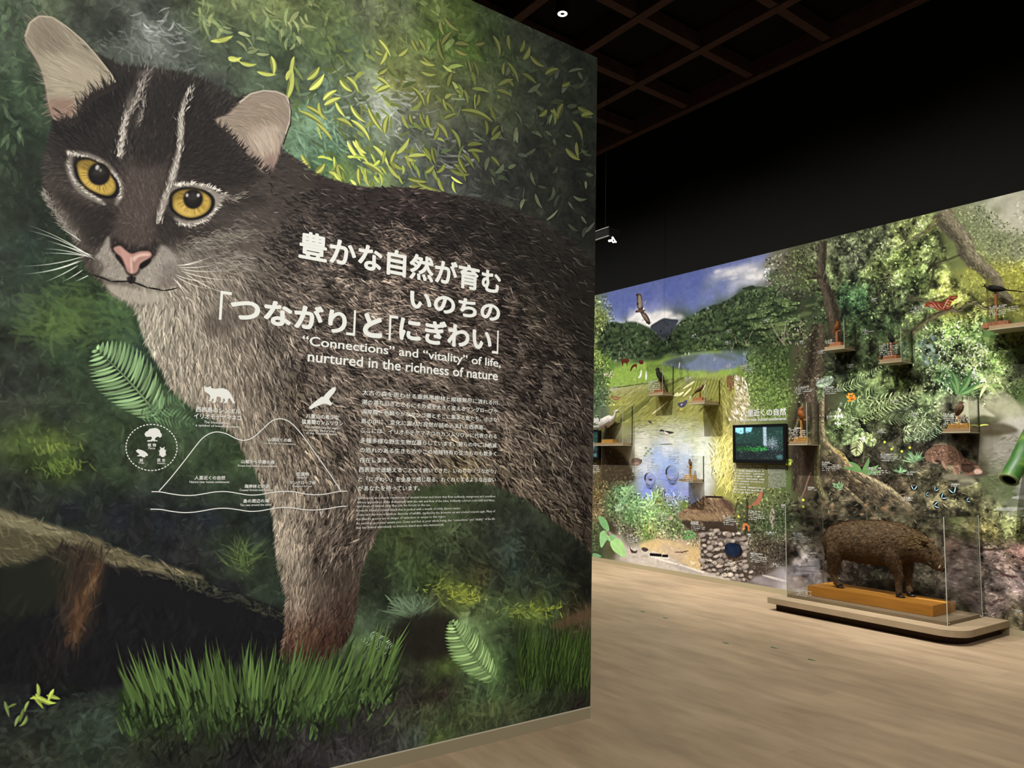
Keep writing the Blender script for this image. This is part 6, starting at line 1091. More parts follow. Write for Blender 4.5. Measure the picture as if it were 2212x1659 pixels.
# ---------------------------------------------------------------- landscape mural on the far wall
cvB = paint_b(); MBP = print_mat('landscape_print', cvB)
land = thing('wall_mural', (XB, 6.0, ZB_BOT), 'long photographic landscape mural on the far wall with paddies, pond and forest', 'mural')
link('printed_landscape', [(XB, 10.6, ZB_BOT), (XB, 1.6, ZB_BOT), (XB, 1.6, ZB_TOP), (XB, 10.6, ZB_TOP)], [(0, 1, 2, 3)], MBP, land, uvs=[(0, 0), (1, 0), (1, 1), (0, 1)])
for nm, pl, lb in (('printed_eagle', EAGLE, 'soaring brown eagle in the blue sky'), ('printed_moth', MOTH, 'red moth with spread wings'), ('printed_hut', HUT, 'thatched roof'), ('printed_stone_wall', STONES, 'rough grey stone wall')):
    cut_print(nm, 'B', pl, MBP, cvB, .001, land)['label'] = lb
lettering('section_heading', [('人里近くの自然', 1601.5, 901, 1698.6, 897.3, 15.6, .03, 4), ('Nature near human settlements', 1598.5, 911, 1698.9, 907.3, 6.6, .02, 3), ('低湿地', 1258, 917, 1294.5, 915.6, 13.5, .03, 4), ('Wetlands', 1268, 924, 1294.5, 922.5, 5.5, .02, 3)], land, 'B', .003)
for y_, n_ in ((1004, 8), (1050, 3)): Sheet('B', .003).scrawl(1584, y_, 68, n_, rnd, False, 5.6, 3.4, False, 1).build('section_text', M_VINYL, land)
s = Sheet('B', .003); s.scrawl(1659, 1005, 40, 17, rnd, False, 2.9, 1.5, False, 1); s.build('section_text', M_VINYL, land)
CAP = [(1390,650,12,2),(1494,723,12,2),(1569,712,12,2),(1567,737,20,2),(1395,737,10,2),(1328,777,8,2),(1540,774,12,2),(1566,787,30,2),(1600,789,30,4),(1325,836,12,2),(1480,815,28,3),(1650,690,18,2),(1366,1012,24,4),(1398,997,26,5),(1445,984,28,4),(1428,1053,14,2),(1444,1072,20,2),(1427,1105,20,5),(1493,1125,30,5),(1562,1113,32,5),(1617,1102,35,5),(1615,1152,16,2),(1656,1147,28,2),(1355,1152,25,5),(1621,1193,36,5),(1670,1216,24,2),(1688,1089,12,2),(1894,928,32,2),(1902,980,46,4),(1873,1009,46,4),(1958,1018,26,2),(1776,997,42,5),(1745,1051,26,2),(1953,1073,30,2),(2055,1044,26,2),(2174,1107,12,2),(2193,1316,24,2),(1714,1150,40,5),(1966,662,52,4),(1864,711,24,3),(1768,757,22,2),(1728,736,16,2),(1764,816,24,2),(1720,836,40,4),(1778,836,42,4),(1814,869,13,2),(1924,863,34,2),(1786,898,18,2),(2098,809,28,2),(1883,645,16,2),(1830,787,26,2),(1966,891,24,2),(1282,999,13,6)]
for x, y, w, n in CAP: Sheet('B', .003).scrawl(x, y, w, n, rnd, True, 3.9 if n > 2 else 3.4, 2.5).build('caption', M_VINYL, land)
# ---------------------------------------------------------------- wall cases with mounted birds
M_CLEAR = clear_mat('clear_acrylic'); M_PLATE = mat('tan_shelf_board', 'a88d6c', .55, .2, var=.08); M_LINE = mat('polished_acrylic_edge', 'a9a68c', .3, .5)
M_DARKEDGE = mat('smoked_edge', '2f331f', .3, .4)
M_MOUNT = mat('orange_brown_wood', '985f3a', .5, .25, var=.15, scale=6, stretch=(1, 6, 1)); M_PALE = mat('honey_wood', 'b8873f', .5, .25, var=.12, scale=5, stretch=(1, 5, 1))
M_DARKF = mat('black_feathers', '24211c', .7, .2, var=.2, scale=40); M_BROWNF = mat('brown_feathers', '5d4632', .75, .15, var=.3, scale=50); M_WHITEF = mat('white_feathers', 'd8cfc6', .8, .1, var=.06, scale=30)
M_RUFUS = mat('rufous_feathers', '844c22', .7, .15, var=.3, scale=50); M_BEAK = mat('dark_beak', '2a2620', .5, .3); M_EYE = mat('glass_eye', '0c0b0a', .1, .8); M_ORANGEB = mat('orange_beak', 'c07030', .5, .3); M_CREAM = mat('pale_belly', 'c2ab8c', .8, .1)

def wall_case(y0, y1, z0, z1, depth, label, cap=None, txt=None):
    """y0 right end, y1 left end"""
    xf = XB-depth; c = thing('display_case', (XB-depth/2, (y0+y1)/2, z0), label, 'display case', 'clear wall cases with mounted birds')
    bevel(MB().box((xf+.004, y0+.004, z0), (XB-.002, y1-.004, z0+.035)).build('shelf_board', M_PLATE, c), .002, 1)
    MB().box((xf-.004, y0-.004, z0-.008), (XB-.002, y1+.004, z0)).build('base_edge', M_LINE, c)
    t = .004
    for nm, a, b in (('front_pane', (xf-t, y0, z0+.001), (xf, y1, z1)), ('side_pane', (xf, y0-t, z0+.001), (XB-.002, y0, z1)), ('side_pane', (xf, y1, z0+.001), (XB-.002, y1+t, z1)), ('top_pane', (xf-t, y0-t, z1), (XB-.002, y1+t, z1+t))):
        MB().box(a, b).build(nm, M_CLEAR, c)
    MB().box((xf-.005, y0-.005, z0), (xf, y0+.0, z1)).build('corner_edge', M_LINE, c)
    MB().box((XB-.01, y0-.008, z0), (XB-.002, y0+.001, z1)).build('rear_edge', M_DARKEDGE, c)
    if txt:
        s = Sheet(xf, .006); s.scrawl(*txt, rnd, True, 4.0, 2.7); s.build('caption', M_VINYL, c)
    return c

def px_y(x, y, X): return float(on_x(x, y, X)[1])
def px_z(x, y, X): return float(on_x(x, y, X)[2])

def stand(x, y, z, w, label, post=0.0, bar=0.0, m=None, arm=True):
    m = m or M_MOUNT
    t = thing('perch_stand', (x, y, z), label, 'stand', 'little wooden stands under the mounted birds')
    h = .055; v = [(-.05, -w/2, 0), (.05, -w/2, 0), (.05, w/2, 0), (-.05, w/2, 0), (-.04, -w/2+.012, h), (.04, -w/2+.012, h), (.04, w/2-.012, h), (-.04, w/2-.012, h)]
    link('base_block', [(x+a, y+b, z+c) for a, b, c in v], [(3,2,1,0),(4,5,6,7),(0,1,5,4),(1,2,6,5),(2,3,7,6),(3,0,4,7)], m, t)
    if post: MB().box((x-.011, y-.011, z+h), (x+.011, y+.011, z+h+post)).build('post', m, t)
    if bar: MB().tube([(x, y-bar/2, z+h+post+.004), (x, y+bar/2, z+h+post+.004)], .007, 8).build('crossbar', m, t, True)
    return z+h+post+(.011 if bar else 0)

def bird(x, y, z, L, lean, face, m, label, tail=.45, fat=1.0, belly=None, beak=None, legs=.02, cat='bird', neck=0.0, head=1.0):
    """perching bird at foot point; lean = body angle from horizontal (deg), face = +1 looks towards the far end (left), -1 right"""
    t = thing('mounted_bird', (x, y, z), label, cat, 'mounted birds in the wall cases')
    a = math.radians(lean); ax = np.array([0, face*math.cos(a), math.sin(a)]); up = np.array([0, -face*math.sin(a), math.cos(a)])
    c = np.array([x, y, z+legs+L*.17*fat]); P = lambda u, v: c+ax*u*L+up*v*L
    b = MB(); st = [(-.42, -.03, .02), (-.32, -.01, .09), (-.15, 0, .155), (.05, .0, .175), (.2, .02, .15), (.3, .05, .105)]
    b.tube([P(u, v) for u, v, _ in st], [r*L*fat for *_, r in st], 12, [r*L*fat*.9 for *_, r in st], (1, 0, 0))
    hp = P(.36+neck, .1+neck*.6); b.tube([P(.22, .04), P(.3+neck*.5, .08+neck*.3), hp], [.12*L*fat, .085*L, .09*L], 10, None, (1, 0, 0))
    b.ball(hp+up*.01*L, .088*L*head, .1*L*head, .09*L*head)
    o = b.build('body', m, t); remesh(o, max(.004, L*.022), 3)
    MB().tube([P(-.34, -.02), P(-.34-tail*.5, -.05), P(-.34-tail, -.1)], [.03*L, .022*L, .01*L], 8, [.06*L, .07*L, .06*L], (1, 0, 0)).build('tail', m, t, True)
    for s in (-1, 1): MB().tube([P(.2, .05)+np.array([s*.13*L*fat, 0, 0]), P(-.05, .03)+np.array([s*.165*L*fat, 0, 0]), P(-.45, -.02)+np.array([s*.06*L, 0, 0])], [.07*L, .1*L, .015*L], 8, [.02*L, .025*L, .01*L], (1, 0, 0)).build('wing', m, t, True)
    hd = np.array([0, face, 0]); bk = hp+up*.01*L
    MB().tube([bk+hd*.07*L, bk+hd*.13*L-np.array([0, 0, .01*L]), bk+hd*.2*L-np.array([0, 0, .025*L])], [.03*L, .02*L, .004*L], 8, [.025*L, .016*L, .004*L], (1, 0, 0)).build('beak', beak or M_BEAK, t, True)
    for s in (-1, 1): MB().ball(bk+np.array([s*.075*L*head, face*.04*L, .025*L]), .013*L, .016*L, .016*L, 8, 6).build('eye', M_EYE, t, True)
    for s in (-1, 1):
        f = np.array([x+s*.05*L*fat, y, z]); MB().tube([c+np.array([s*.05*L*fat, 0, -.1*L]), f+np.array([0, 0, .004])], [.018*L, .012*L], 6).tube([f+np.array([0, -.04*L, .003]), f+np.array([0, .06*L*face+.001, .003])], .008*L+.001, 6).build('leg', M_BEAK, t, True)
    if belly: MB().tube([P(.2, -.05), P(.02, -.075), P(-.18, -.06)], [.08*L*fat, .11*L*fat, .07*L*fat], 10, [.08*L*fat, .11*L*fat, .07*L*fat], (1, 0, 0)).build('belly', belly, t, True)
    return t

SPEC = {}
def case_px(key, fl, fr, yb, wr, yt, label, txt):
    """front-left x, front-right x, bottom y at front-right, (x,y) at the wall right foot, y of top at the wall"""
    b = on_x(wr[0], wr[1], XB); y0 = float(b[1]); z0 = float(b[2]); d = ray(fr, yb); xf = float(d[0]*y0/d[1]); depth = XB-xf
    y1 = px_y(fl, yb, xf); z1 = px_z(wr[0], yt, XB); wall_case(y0, y1, z0, z1, depth, label, None, txt); SPEC[key] = (y0, y1, z0+.035, z1, XB-depth/2, xf)
case_px('egret', 1280.8, 1345, 962, (1365.5, 962), 878, 'large clear wall case holding the white wading bird, beside the partition edge', None)
case_px('crow', 1399.3, 1431.3, 851.2, (1454.3, 853.7), 791, 'clear wall case with the black long-tailed bird above the paddies', (1401, 823, 27, 6))
case_px('lie', 1487, 1521.3, 870.8, (1554.4, 873.3), 821.6, 'clear wall case with the small sleek bird, over the brown paddy rows', (1489, 856, 11, 3))
case_px('small', 1465.2, 1496.2, 1040.3, (1520, 1041), 985, 'small clear wall case over the blue water in the print', (1467, 1017, 28, 6))
case_px('trunk', 1779.6, 1823.9, 752.3, (1847.4, 756), 695.4, 'clear wall case fixed on the printed tree trunk', (1782, 735, 30, 2))
case_px('shade', 1898, 1946.9, 780.4, (1971.3, 784.5), 715, 'clear wall case with a dark-headed bird on a T perch, over palm fronds', (1899.5, 743, 43, 7))
case_px('tall', 2134, 2230, 697, (2255, 709), 596, 'wall case cut by the right edge of the photo, high among yellow-green leaves', (2138, 662, 66, 5))
case_px('rock', 2034.9, 2094.6, 933, (2115.8, 934.5), 859, 'clear wall case with a dark brown bird above the printed rocks', (2038, 893, 54, 6))
case_px('rufous', 1703.7, 1743.5, 961, (1768.5, 961), 872.5, 'clear wall case with the orange owl-like bird, right of the television', (1704.5, 924, 37, 6))

def spot_for(key, x): y0, y1, z0, z1, xm, xf = SPEC[key]; return xm, px_y(x, 900, xm), z0
# egret
xm, yy, z0 = spot_for('egret', 1316); top = stand(xm, yy, z0, .26, 'wide honey-coloured base under the white wading bird', 0, 0, M_PALE)
eg = thing('mounted_bird', (xm, yy, top), 'white long-necked wading bird standing in the case beside the partition', 'bird', 'mounted birds in the wall cases')
E_ = lambda x, y: (xm, px_y(x, y, xm), px_z(x, y, xm))
b = MB().tube([E_(1293, 929), E_(1299, 919), E_(1308, 912), E_(1317, 908), E_(1324, 907)], [.012, .06, .085, .085, .05], 14, [.012, .05, .075, .075, .045], (1, 0, 0))
b.tube([E_(1319, 908), E_(1326, 903), E_(1329, 896), E_(1330, 890), E_(1332, 888)], [.06, .036, .02, .019, .024], 12, None, (1, 0, 0)); b.ball(E_(1332.6, 888), .022, .028, .024)
remesh(b.build('body', M_WHITEF, eg), .007, 4)
MB().tube([E_(1333.5, 888), E_(1335.5, 889.2), E_(1337.5, 890.2)], [.012, .009, .003], 8).build('beak', M_BEAK, eg, True)
for sx in (-1, 1): MB().ball((xm+sx*.019, E_(1333.3, 887.4)[1], E_(1333, 887.4)[2]), .004, .005, .005, 8, 6).build('eye', M_EYE, eg, True)
for dx, x in ((-.03, 1311.5), (.03, 1317)):
    p = E_(x, 916); MB().tube([(xm+dx, p[1], p[2]), (xm+dx, p[1]-.01, (p[2]+top)/2), (xm+dx, p[1], top+.006)], [.014, .009, .009], 8).tube([(xm+dx, p[1]+.03, top+.005), (xm+dx, p[1]-.06, top+.005)], .006, 6).build('leg', M_BEAK, eg, True)
for sx in (-1, 1): MB().tube([tuple(np.array(E_(1321, 906))+[sx*.05, 0, 0]), tuple(np.array(E_(1308, 913))+[sx*.078, 0, 0]), tuple(np.array(E_(1294, 929))+[sx*.012, 0, 0])], [.035, .07, .012], 8, [.012, .016, .008], (1, 0, 0)).build('wing', M_WHITEF, eg, True)
xm, yy, z0 = spot_for('crow', 1425); top = stand(xm, yy, z0, .16, 'red-brown stand with a short post under the black long-tailed bird', .12, .06); bird(xm, yy, top, .3, 52, 1, M_DARKF, 'black long-tailed bird leaning upright over the paddies', .6, .8)
xm, yy, z0 = spot_for('lie', 1512); top = stand(xm, yy, z0, .16, 'red-brown base under the small sleek bird', .07, 0); bird(xm, yy, top, .2, 25, -1, M_BROWNF, 'small sleek brown bird on the base over the paddy rows', .5, .7)
xm, yy, z0 = spot_for('small', 1490.5); top = stand(xm, yy, z0, .15, 'tan T-shaped stand in the case over the blue water', .11, .11, M_PALE); bird(xm, yy, top, .13, 65, 1, M_BROWNF, 'tiny upright brown bird on the T perch over the blue water', .3, 1, M_CREAM)
xm, yy, z0 = spot_for('trunk', 1812); top = stand(xm, yy, z0, .15, 'red-brown T-shaped stand in the case on the printed trunk', .13, .11); bird(xm, yy, top, .14, 70, -1, M_RUFUS, 'little orange-brown bird on the T perch in front of the trunk', .3, 1, None, M_ORANGEB)
xm, yy, z0 = spot_for('shade', 1930); top = stand(xm, yy, z0, .16, 'red T-shaped stand in the case over the palm fronds', .13, .15); bird(xm, yy, top, .15, 60, 1, M_DARKF, 'small dark bird on the red T perch over the palm fronds', .35, 1.1)
xm, yy, z0 = spot_for('tall', 2163); top = stand(xm, yy, z0, .24, 'tall red-brown post stand at the right edge of the photo', .28, 0); bird(xm, yy, top, .24, 14, 1, M_DARKF, 'black bird with a very long drooping tail on the tall post', 1.25, .8)
xm, yy, z0 = spot_for('rock', 2072); top = stand(xm, yy, z0, .2, 'honey-coloured stand in the case above the printed rocks', .07, .1, M_PALE); bird(xm, yy, top, .2, 58, -1, M_BROWNF, 'dark brown stocky bird in the case above the printed rocks', .3, 1.1)
xm, yy, z0 = spot_for('rufous', 1731); top = stand(xm, yy, z0, .17, 'amber T-shaped stand in the case right of the television', .2, .13, M_PALE); bird(xm, yy, top, .19, 68, 1, M_RUFUS, 'orange-brown big-headed bird on the T perch right of the television', .25, 1.15, None, None, .02, 'bird', 0, 1.35)

# ---------------------------------------------------------------- televisions
M_BEZEL = mat('black_bezel', '0d0d0e', .35, .4)
def paint_tv(y1, y0, zb, zt):
    cv = Canvas('B', y1, y0, zb, zt, 420, 9); rg = cv.rng; h, w = cv.h, cv.w
    cv.wallpt = lambda x, y: (y1+(np.asarray(x, float))*(y0-y1), zt-np.asarray(y, float)*(zt-zb))      # unit screen coordinates
    cv.scale = lambda p: np.full(np.asarray(p).shape[:-1] if np.asarray(p).ndim > 1 else 1, 1.0)
    cv.img[:] = hx('14231f')
    F = lambda pts, c, soft=0, al=1.0: fill(cv, np.array(pts, float), c, soft, al, False)
    F([(0, 0), (1, 0), (1, .5), (0, .5)], '1d3530', 0); F([(0, .62), (1, .58), (1, 1), (0, 1)], '101a1a', 8)
    F([(0, 0), (.18, 0), (.18, .2), (.1, .2), (0, .14)], '8fd0e6', 2); F([(.22, 0), (.37, 0), (.34, .14), (.26, .18), (.22, .16)], '86c8de', 2)
    n = 500; p = rg.random((n, 2))*[1, .6]+[0, .12]; d = rg.normal(0, .03, (n, 2)); strokes(cv, p, p+d, .1, rg.uniform(2, 6, n), np.array([hx(c) for c in ('1f4a3c', '2c5f48', '0e1c1c', '27504a', '173028')])[rg.integers(0, 5, n)], .7, 5, 'leaf')
    n = 300; p = np.stack([rg.uniform(.0, .66, n), rg.normal(.68, .035, n)], 1); strokes(cv, p, p+rg.normal(0, .02, (n, 2))-[0, .02], 0, rg.uniform(2, 5, n), np.array([hx(c) for c in ('2f9a2c', '1f6a2e', '3cb434', '1a5a3a')])[rg.integers(0, 4, n)]*np.clip(.45+p[:, :1], 0, 1), .8, 4, 'tip')
    F([(.585, 0), (.655, 0), (.66, .3), (.65, .58), (.61, .58), (.6, .3)], '9fc0d4', 2, .85)
    n = 160; p = np.stack([rg.uniform(.59, .66, n), rg.uniform(0, .5, n)], 1); strokes(cv, p, p+np.stack([rg.normal(0, .004, n), rg.uniform(.03, .12, n)], 1), 0, 2, hx('dcecf4')*rg.uniform(.5, 1, n)[:, None], .7, 4, 'tip')
    n = 420; p = np.stack([rg.normal(.77, .06, n), rg.normal(.5, .09, n)], 1); strokes(cv, p, p+rg.normal(0, .02, (n, 2)), .1, 1.8, hx('c8dce8')*rg.uniform(.35, 1, n)[:, None], .7, 4, 'soft')
    n = 260; p = rg.random((n, 2))*[1, .35]+[0, .65]; strokes(cv, p, p+rg.normal(0, .015, (n, 2)), .1, 2, np.array([hx(c) for c in ('6f8f96', '22363a', '31584c', '9ab4b8')])[rg.integers(0, 4, n)], .5, 4, 'soft')
    F([(.84, .86), (.97, .84), (.98, .95), (.88, .98)], '5f9a9a', 6, .6)
    return cv
def tv(yl, yr, zb, zt, label):
    x0 = XB-.055; t = thing('television', (XB-.03, (yl+yr)/2, zb), label, 'television', 'black televisions on the landscape wall')
    bevel(MB().box((x0+.012, yr, zb), (XB-.002, yl, zt)).build('housing', M_BEZEL, t), .004, 1)
    b = .036; fr = MB(); fr.box((x0, yr, zt-b), (x0+.013, yl, zt)); fr.box((x0, yr, zb), (x0+.013, yl, zb+b*1.15)); fr.box((x0, yr, zb+b), (x0+.013, yr+b, zt-b)); fr.box((x0, yl-b, zb+b), (x0+.013, yl, zt-b)); fr.build('bezel', M_BEZEL, t)
    cv = paint_tv(yl-b, yr+b, zb+b*1.15, zt-b); m = print_mat('waterfall_film', cv, emission=1.5, rough=.3)
    link('screen', [(x0+.010, yl-b, zb+b*1.15), (x0+.010, yr+b, zb+b*1.15), (x0+.010, yr+b, zt-b), (x0+.010, yl-b, zt-b)], [(0, 1, 2, 3)], m, t, uvs=[(0, 0), (1, 0), (1, 1), (0, 1)])
tv(6.165, 5.38, 1.593, 2.087, 'black television showing a green forest waterfall, under the section heading')
z_t, z_b = px_z(1294, 928, XB-.05), px_z(1294, 994, XB-.05); yr = px_y(1294.3, 960, XB-.05)
tv(yr+.79, yr, z_b, z_t, 'television mostly hidden behind the partition edge, below the wading bird')

# ---------------------------------------------------------------- domes, oval screen and green tube on the landscape wall
M_DOME = clear_mat('clear_dome', (.95, .96, .98), .9, .06); M_RIM = mat('clear_rim', 'a2a8c6', .2, .5)
def dome(px, py, r_px, label, specimen):
    p = on_x(px, py, XB); r = r_px*float(p[0])/FOC*1.45
    t = thing('magnifier_dome', (XB, float(p[1]), float(p[2])), label, 'dome', 'clear magnifier domes on the blue water')
    n, m = 28, 8; V = []; F = []
    for i in range(m+1):
        a = math.pi/2*i/m
        for j in range(n): V.append((XB-.012-r*.75*math.sin(a), p[1]+r*math.cos(a)*math.cos(2*math.pi*j/n), p[2]+r*math.cos(a)*math.sin(2*math.pi*j/n)))
    F = [(i*n+j, i*n+(j+1) % n, (i+1)*n+(j+1) % n, (i+1)*n+j) for i in range(m) for j in range(n)]
    link('bubble', V, F, M_DOME, t, True)
    a = np.linspace(0, 2*math.pi, 33); MB().tube([(XB-.008, p[1]+r*1.02*math.cos(q), p[2]+r*1.02*math.sin(q)) for q in a], .0025, 8, cap=False).build('rim', M_RIM, t, True)
    if specimen: MB().tube([(XB-.01, p[1]-r*.4, p[2]-r*.1), (XB-.014, p[1], p[2]), (XB-.01, p[1]+r*.35, p[2]-r*.05)], [.004, .012, .004], 8).tube([(XB-.012, p[1]-.01, p[2]), (XB-.012, p[1]+.03, p[2]+r*.4)], [.006, .002], 6).build('specimen', mat('pink_specimen', '9a7580', .5), t, True)
dome(1405, 1033, 13, 'lower clear magnifier dome low on the blue water, left of its pair', True)
dome(1453, 1020, 15, 'larger clear magnifier dome touching the small bird case', False)
p = on_x(1585.5, 1188, XB); ry, rz = 16.5*float(p[0])/FOC*1.5, 13.5*float(p[0])/FOC*1.32
t = thing('oval_screen', (XB, float(p[1]), float(p[2])), 'dark blue oval screen set into the printed stone wall', 'screen')
a = np.arange(36)*2*math.pi/36
se = lambda q, e: math.copysign(abs(q)**e, q)
rimv = [(XB-.03, p[1]+ry*se(math.cos(q), .8), p[2]+rz*se(math.sin(q), .8)) for q in a]; backv = [(XB-.001, y, z) for _, y, z in rimv]
link('housing', rimv+backv, [(i, (i+1) % 36, (i+1) % 36+36, i+36) for i in range(36)]+[tuple(range(36, 72))], M_BEZEL, t)
link('glass', [(x-.001, p[1]+(y-p[1])*.96, p[2]+(z-p[2])*.96) for x, y, z in rimv], [tuple(range(36))], mat('blue_black_glass', '0e1a2c', .12, .6, var=.6, scale=9, emit='0d1d30', estr=.35), t)

def green_mat():
    m = mat('mottled_green', '5b8a35', .45, .35); nt = m.node_tree; b = nt.nodes['Principled BSDF']
    tc = nt.nodes.new('ShaderNodeTexCoord'); nz = nt.nodes.new('ShaderNodeTexNoise'); nz.inputs['Scale'].default_value = 9; nz.inputs['Detail'].default_value = 4
    r = nt.nodes.new('ShaderNodeValToRGB'); r.color_ramp.elements[0].position = .38; r.color_ramp.elements[0].color = (.025, .09, .015, 1); r.color_ramp.elements[1].position = .66; r.color_ramp.elements[1].color = (.17, .22, .035, 1)
    e = r.color_ramp.elements.new(.52); e.color = (.05, .13, .02, 1)
    nt.links.new(tc.outputs['Object'], nz.inputs['Vector']); nt.links.new(nz.outputs['Fac'], r.inputs['Fac']); nt.links.new(r.outputs['Color'], b.inputs['Base Color']); return m
Xt = XB-.34; T_ = lambda x, y, X: np.array([X, px_y(x, y, X), px_z(x, y, X)])
tp = np.array([T_(2180, 1036, Xt), T_(2188, 1020, Xt+.06), T_(2201, 1000, Xt+.12), T_(2216, 970, Xt+.18), T_(2236, 933, Xt+.23), T_(2252, 905, Xt+.255)])
tp = np.vstack([tp, [[XB-.006, tp[-1][1], tp[-1][2]]]])
gt = thing('viewing_tube', tuple(tp[-1]), 'mottled green hollow tube curving out of the wall at the right edge of the photo', 'tube')
GM = green_mat(); pp = spline(tp, 5, False) if False else np.array([np.array([np.interp(u, np.arange(7), tp[:, k]) for k in range(3)]) for u in np.linspace(0, 6, 26)])
for _ in range(2): pp[1:-2] = (pp[:-3]+2*pp[1:-2]+pp[2:-1])/4
for _ in range(0): pp[1:-1] = (pp[:-2]+2*pp[1:-1]+pp[2:])/4
MB().tube(pp, np.linspace(.075, .1, 26), 20, cap=False).build('tube_wall', GM, gt, True)
MB().tube(pp[:8], .06, 20, cap=False).build('inner_bore', mat('dark_bore', '12150d', .6), gt, True)
d0 = pp[0]-pp[1]; d0 /= np.linalg.norm(d0); sd = np.cross(d0, [0, 0, 1]); sd /= np.linalg.norm(sd); up = np.cross(sd, d0)
MB().tube([pp[0]+(sd*math.cos(q)+up*math.sin(q))*.07 for q in np.linspace(0, 2*math.pi, 29)], .014, 8, cap=False).build('rim', mat('olive_rim', '5d6a3c', .3, .5), gt, True)

# ---------------------------------------------------------------- ceiling fittings
M_LAMP = mat('lamp_glow', 'ffffff', .4, .2, emit='fffdf2', estr=6)
p = on_z(1215, 30, 6.62); dl = thing('downlight', tuple(map(float, p)), 'round white downlight glowing between the dark ceiling beams above the mural', 'ceiling light')
a = np.arange(28)*2*math.pi/28; ring = MB(); r0, r1 = .026, .055
ring.add([(p[0]+r0*math.cos(q), p[1]+r0*math.sin(q), p[2]) for q in a]+[(p[0]+r1*math.cos(q), p[1]+r1*math.sin(q), p[2]) for q in a], [(i, i+28, (i+1) % 28+28, (i+1) % 28) for i in range(28)]); ring.build('glowing_ring', M_LAMP, dl)
MB().tube([(p[0], p[1], p[2]+.004), (p[0], p[1], 6.949)], .078, 20).build('housing', M_BLACK, dl, True)
q = on_x(1300, 500, 6.6); pr = thing('ceiling_projector', (float(q[0]), float(q[1]), float(q[2])), 'black projector box with two silver rails hanging beside the partition edge', 'projector')
y0, y1 = px_y(1315, 500, 6.6), px_y(1275, 500, 6.6); zt, zb = px_z(1313, 491, 6.6), px_z(1318, 508, 6.6)
bevel(MB().box((6.6, y0, zb+.008), (6.82, y1, zt-.008)).build('body', M_BLACK, pr), .006, 1)
MS = mat('silver_rail', 'b9b7b0', .3, .5, .8)
for z in (zt, zb): MB().box((6.592, y0-.004, z-.006), (6.612, y1, z+.006)).build('rail', MS, pr)
MB().tube([(6.71, (y0+y1)/2, zt-.01), (6.71, (y0+y1)/2, 6.71)], .003, 8).build('hanger', M_BLACK, pr)
for x, y, r in ((1315.5, 520.5, .015), (1323.7, 523.5, .01)):
    c = on_x(x, y, 6.6); MB().tube([(6.6, c[1], c[2]), (6.66, c[1], c[2]+.02)], r, 12).tube([(6.66, c[1], c[2]+.01), (6.69, (y0+.03), zb+.02)], .008, 6).build('spot_head', mat('lit_lens', 'ffffff', .4, .2, emit='fff4ea', estr=1.0), pr, True)

# ---------------------------------------------------------------- boar exhibit
M_TOP = mat('grey_oak_veneer', '8a785e', .5, .25, var=.1, scale=5, stretch=(5, .8, 1)); M_KICK = mat('dark_kick', '3a2c22', .7, .15)
def rounded(x0, x1, y0, y1, r):                 # front-right corner (x0,y0) rounded
    a = np.linspace(math.pi, 1.5*math.pi, 12); return [(x0+r+r*math.cos(t), y0+r+r*math.sin(t)) for t in a]+[(x1, y0), (x1, y1), (x0, y1)]
pl = thing('display_plinth', (7.65, 4.0, 0), 'low grey-brown plinth with one rounded corner under the boar case', 'plinth')
bevel(MB().prism(rounded(7.15, XB-.01, 3.035, 5.0, .22), .075, .14).build('top_slab', M_TOP, pl), .003, 1)
MB().prism(rounded(7.24, XB-.012, 3.11, 4.95, .2), 0, .075).build('toe_kick', M_KICK, pl)
CX0, CX1, CY0, CY1, CZ = 7.34, 8.07, 3.232, 4.884, 1.122
cs = thing('glass_case', (7.7, 4.05, .14), 'big clear floor case around the stuffed boar', 'display case')
bevel(MB().box((CX0+.008, CY0+.008, .14), (CX1-.008, CY1-.008, .172)).build('base_board', M_TOP, cs), .002, 1)
M_CASE = clear_mat('case_acrylic', refl=.6, base=.002)
t = .008
for nm, a, b in (('front_pane', (CX0, CY0, .141), (CX0+t, CY1, CZ-t)), ('rear_pane', (CX1-t, CY0, .141), (CX1, CY1, CZ-t)), ('side_pane', (CX0+t, CY0, .141), (CX1-t, CY0+t, CZ-t)), ('side_pane', (CX0+t, CY1-t, .141), (CX1-t, CY1, CZ-t)), ('top_pane', (CX0, CY0, CZ-t), (CX1, CY1, CZ))):
    MB().box(a, b).build(nm, M_CASE, cs)
ME = mat('bright_acrylic_edge', 'a5a494', .25, .5)
for x in (CX0, CX1):
    for y in (CY0, CY1): MB().box((x-.003, y-.003, .141), (x+.003, y+.003, CZ)).build('corner_edge', ME, cs)
for x in (CX0+.03, CX1-.03): MB().tube([(x, CY0-.004, .156), (x, CY0+.01, .156)], .006, 10).build('screw', MS, cs)
s = Sheet(CX0, .003); s.scrawl(1719, 1272, 36, 4, rnd, False, 3.6, 2.2, False); s.build('caption', M_VINYL, cs)
WT = .276
wb = bevel(MB().box((7.48, 3.42, .172), (7.955, 4.725, WT)).build('wooden_base', mat('amber_wood', 'b3782c', .42, .3, var=.16, scale=3, stretch=(9, 1, 9))), .004, 2)
tag(wb, 'long amber wooden block under the boar inside the floor case', 'base')

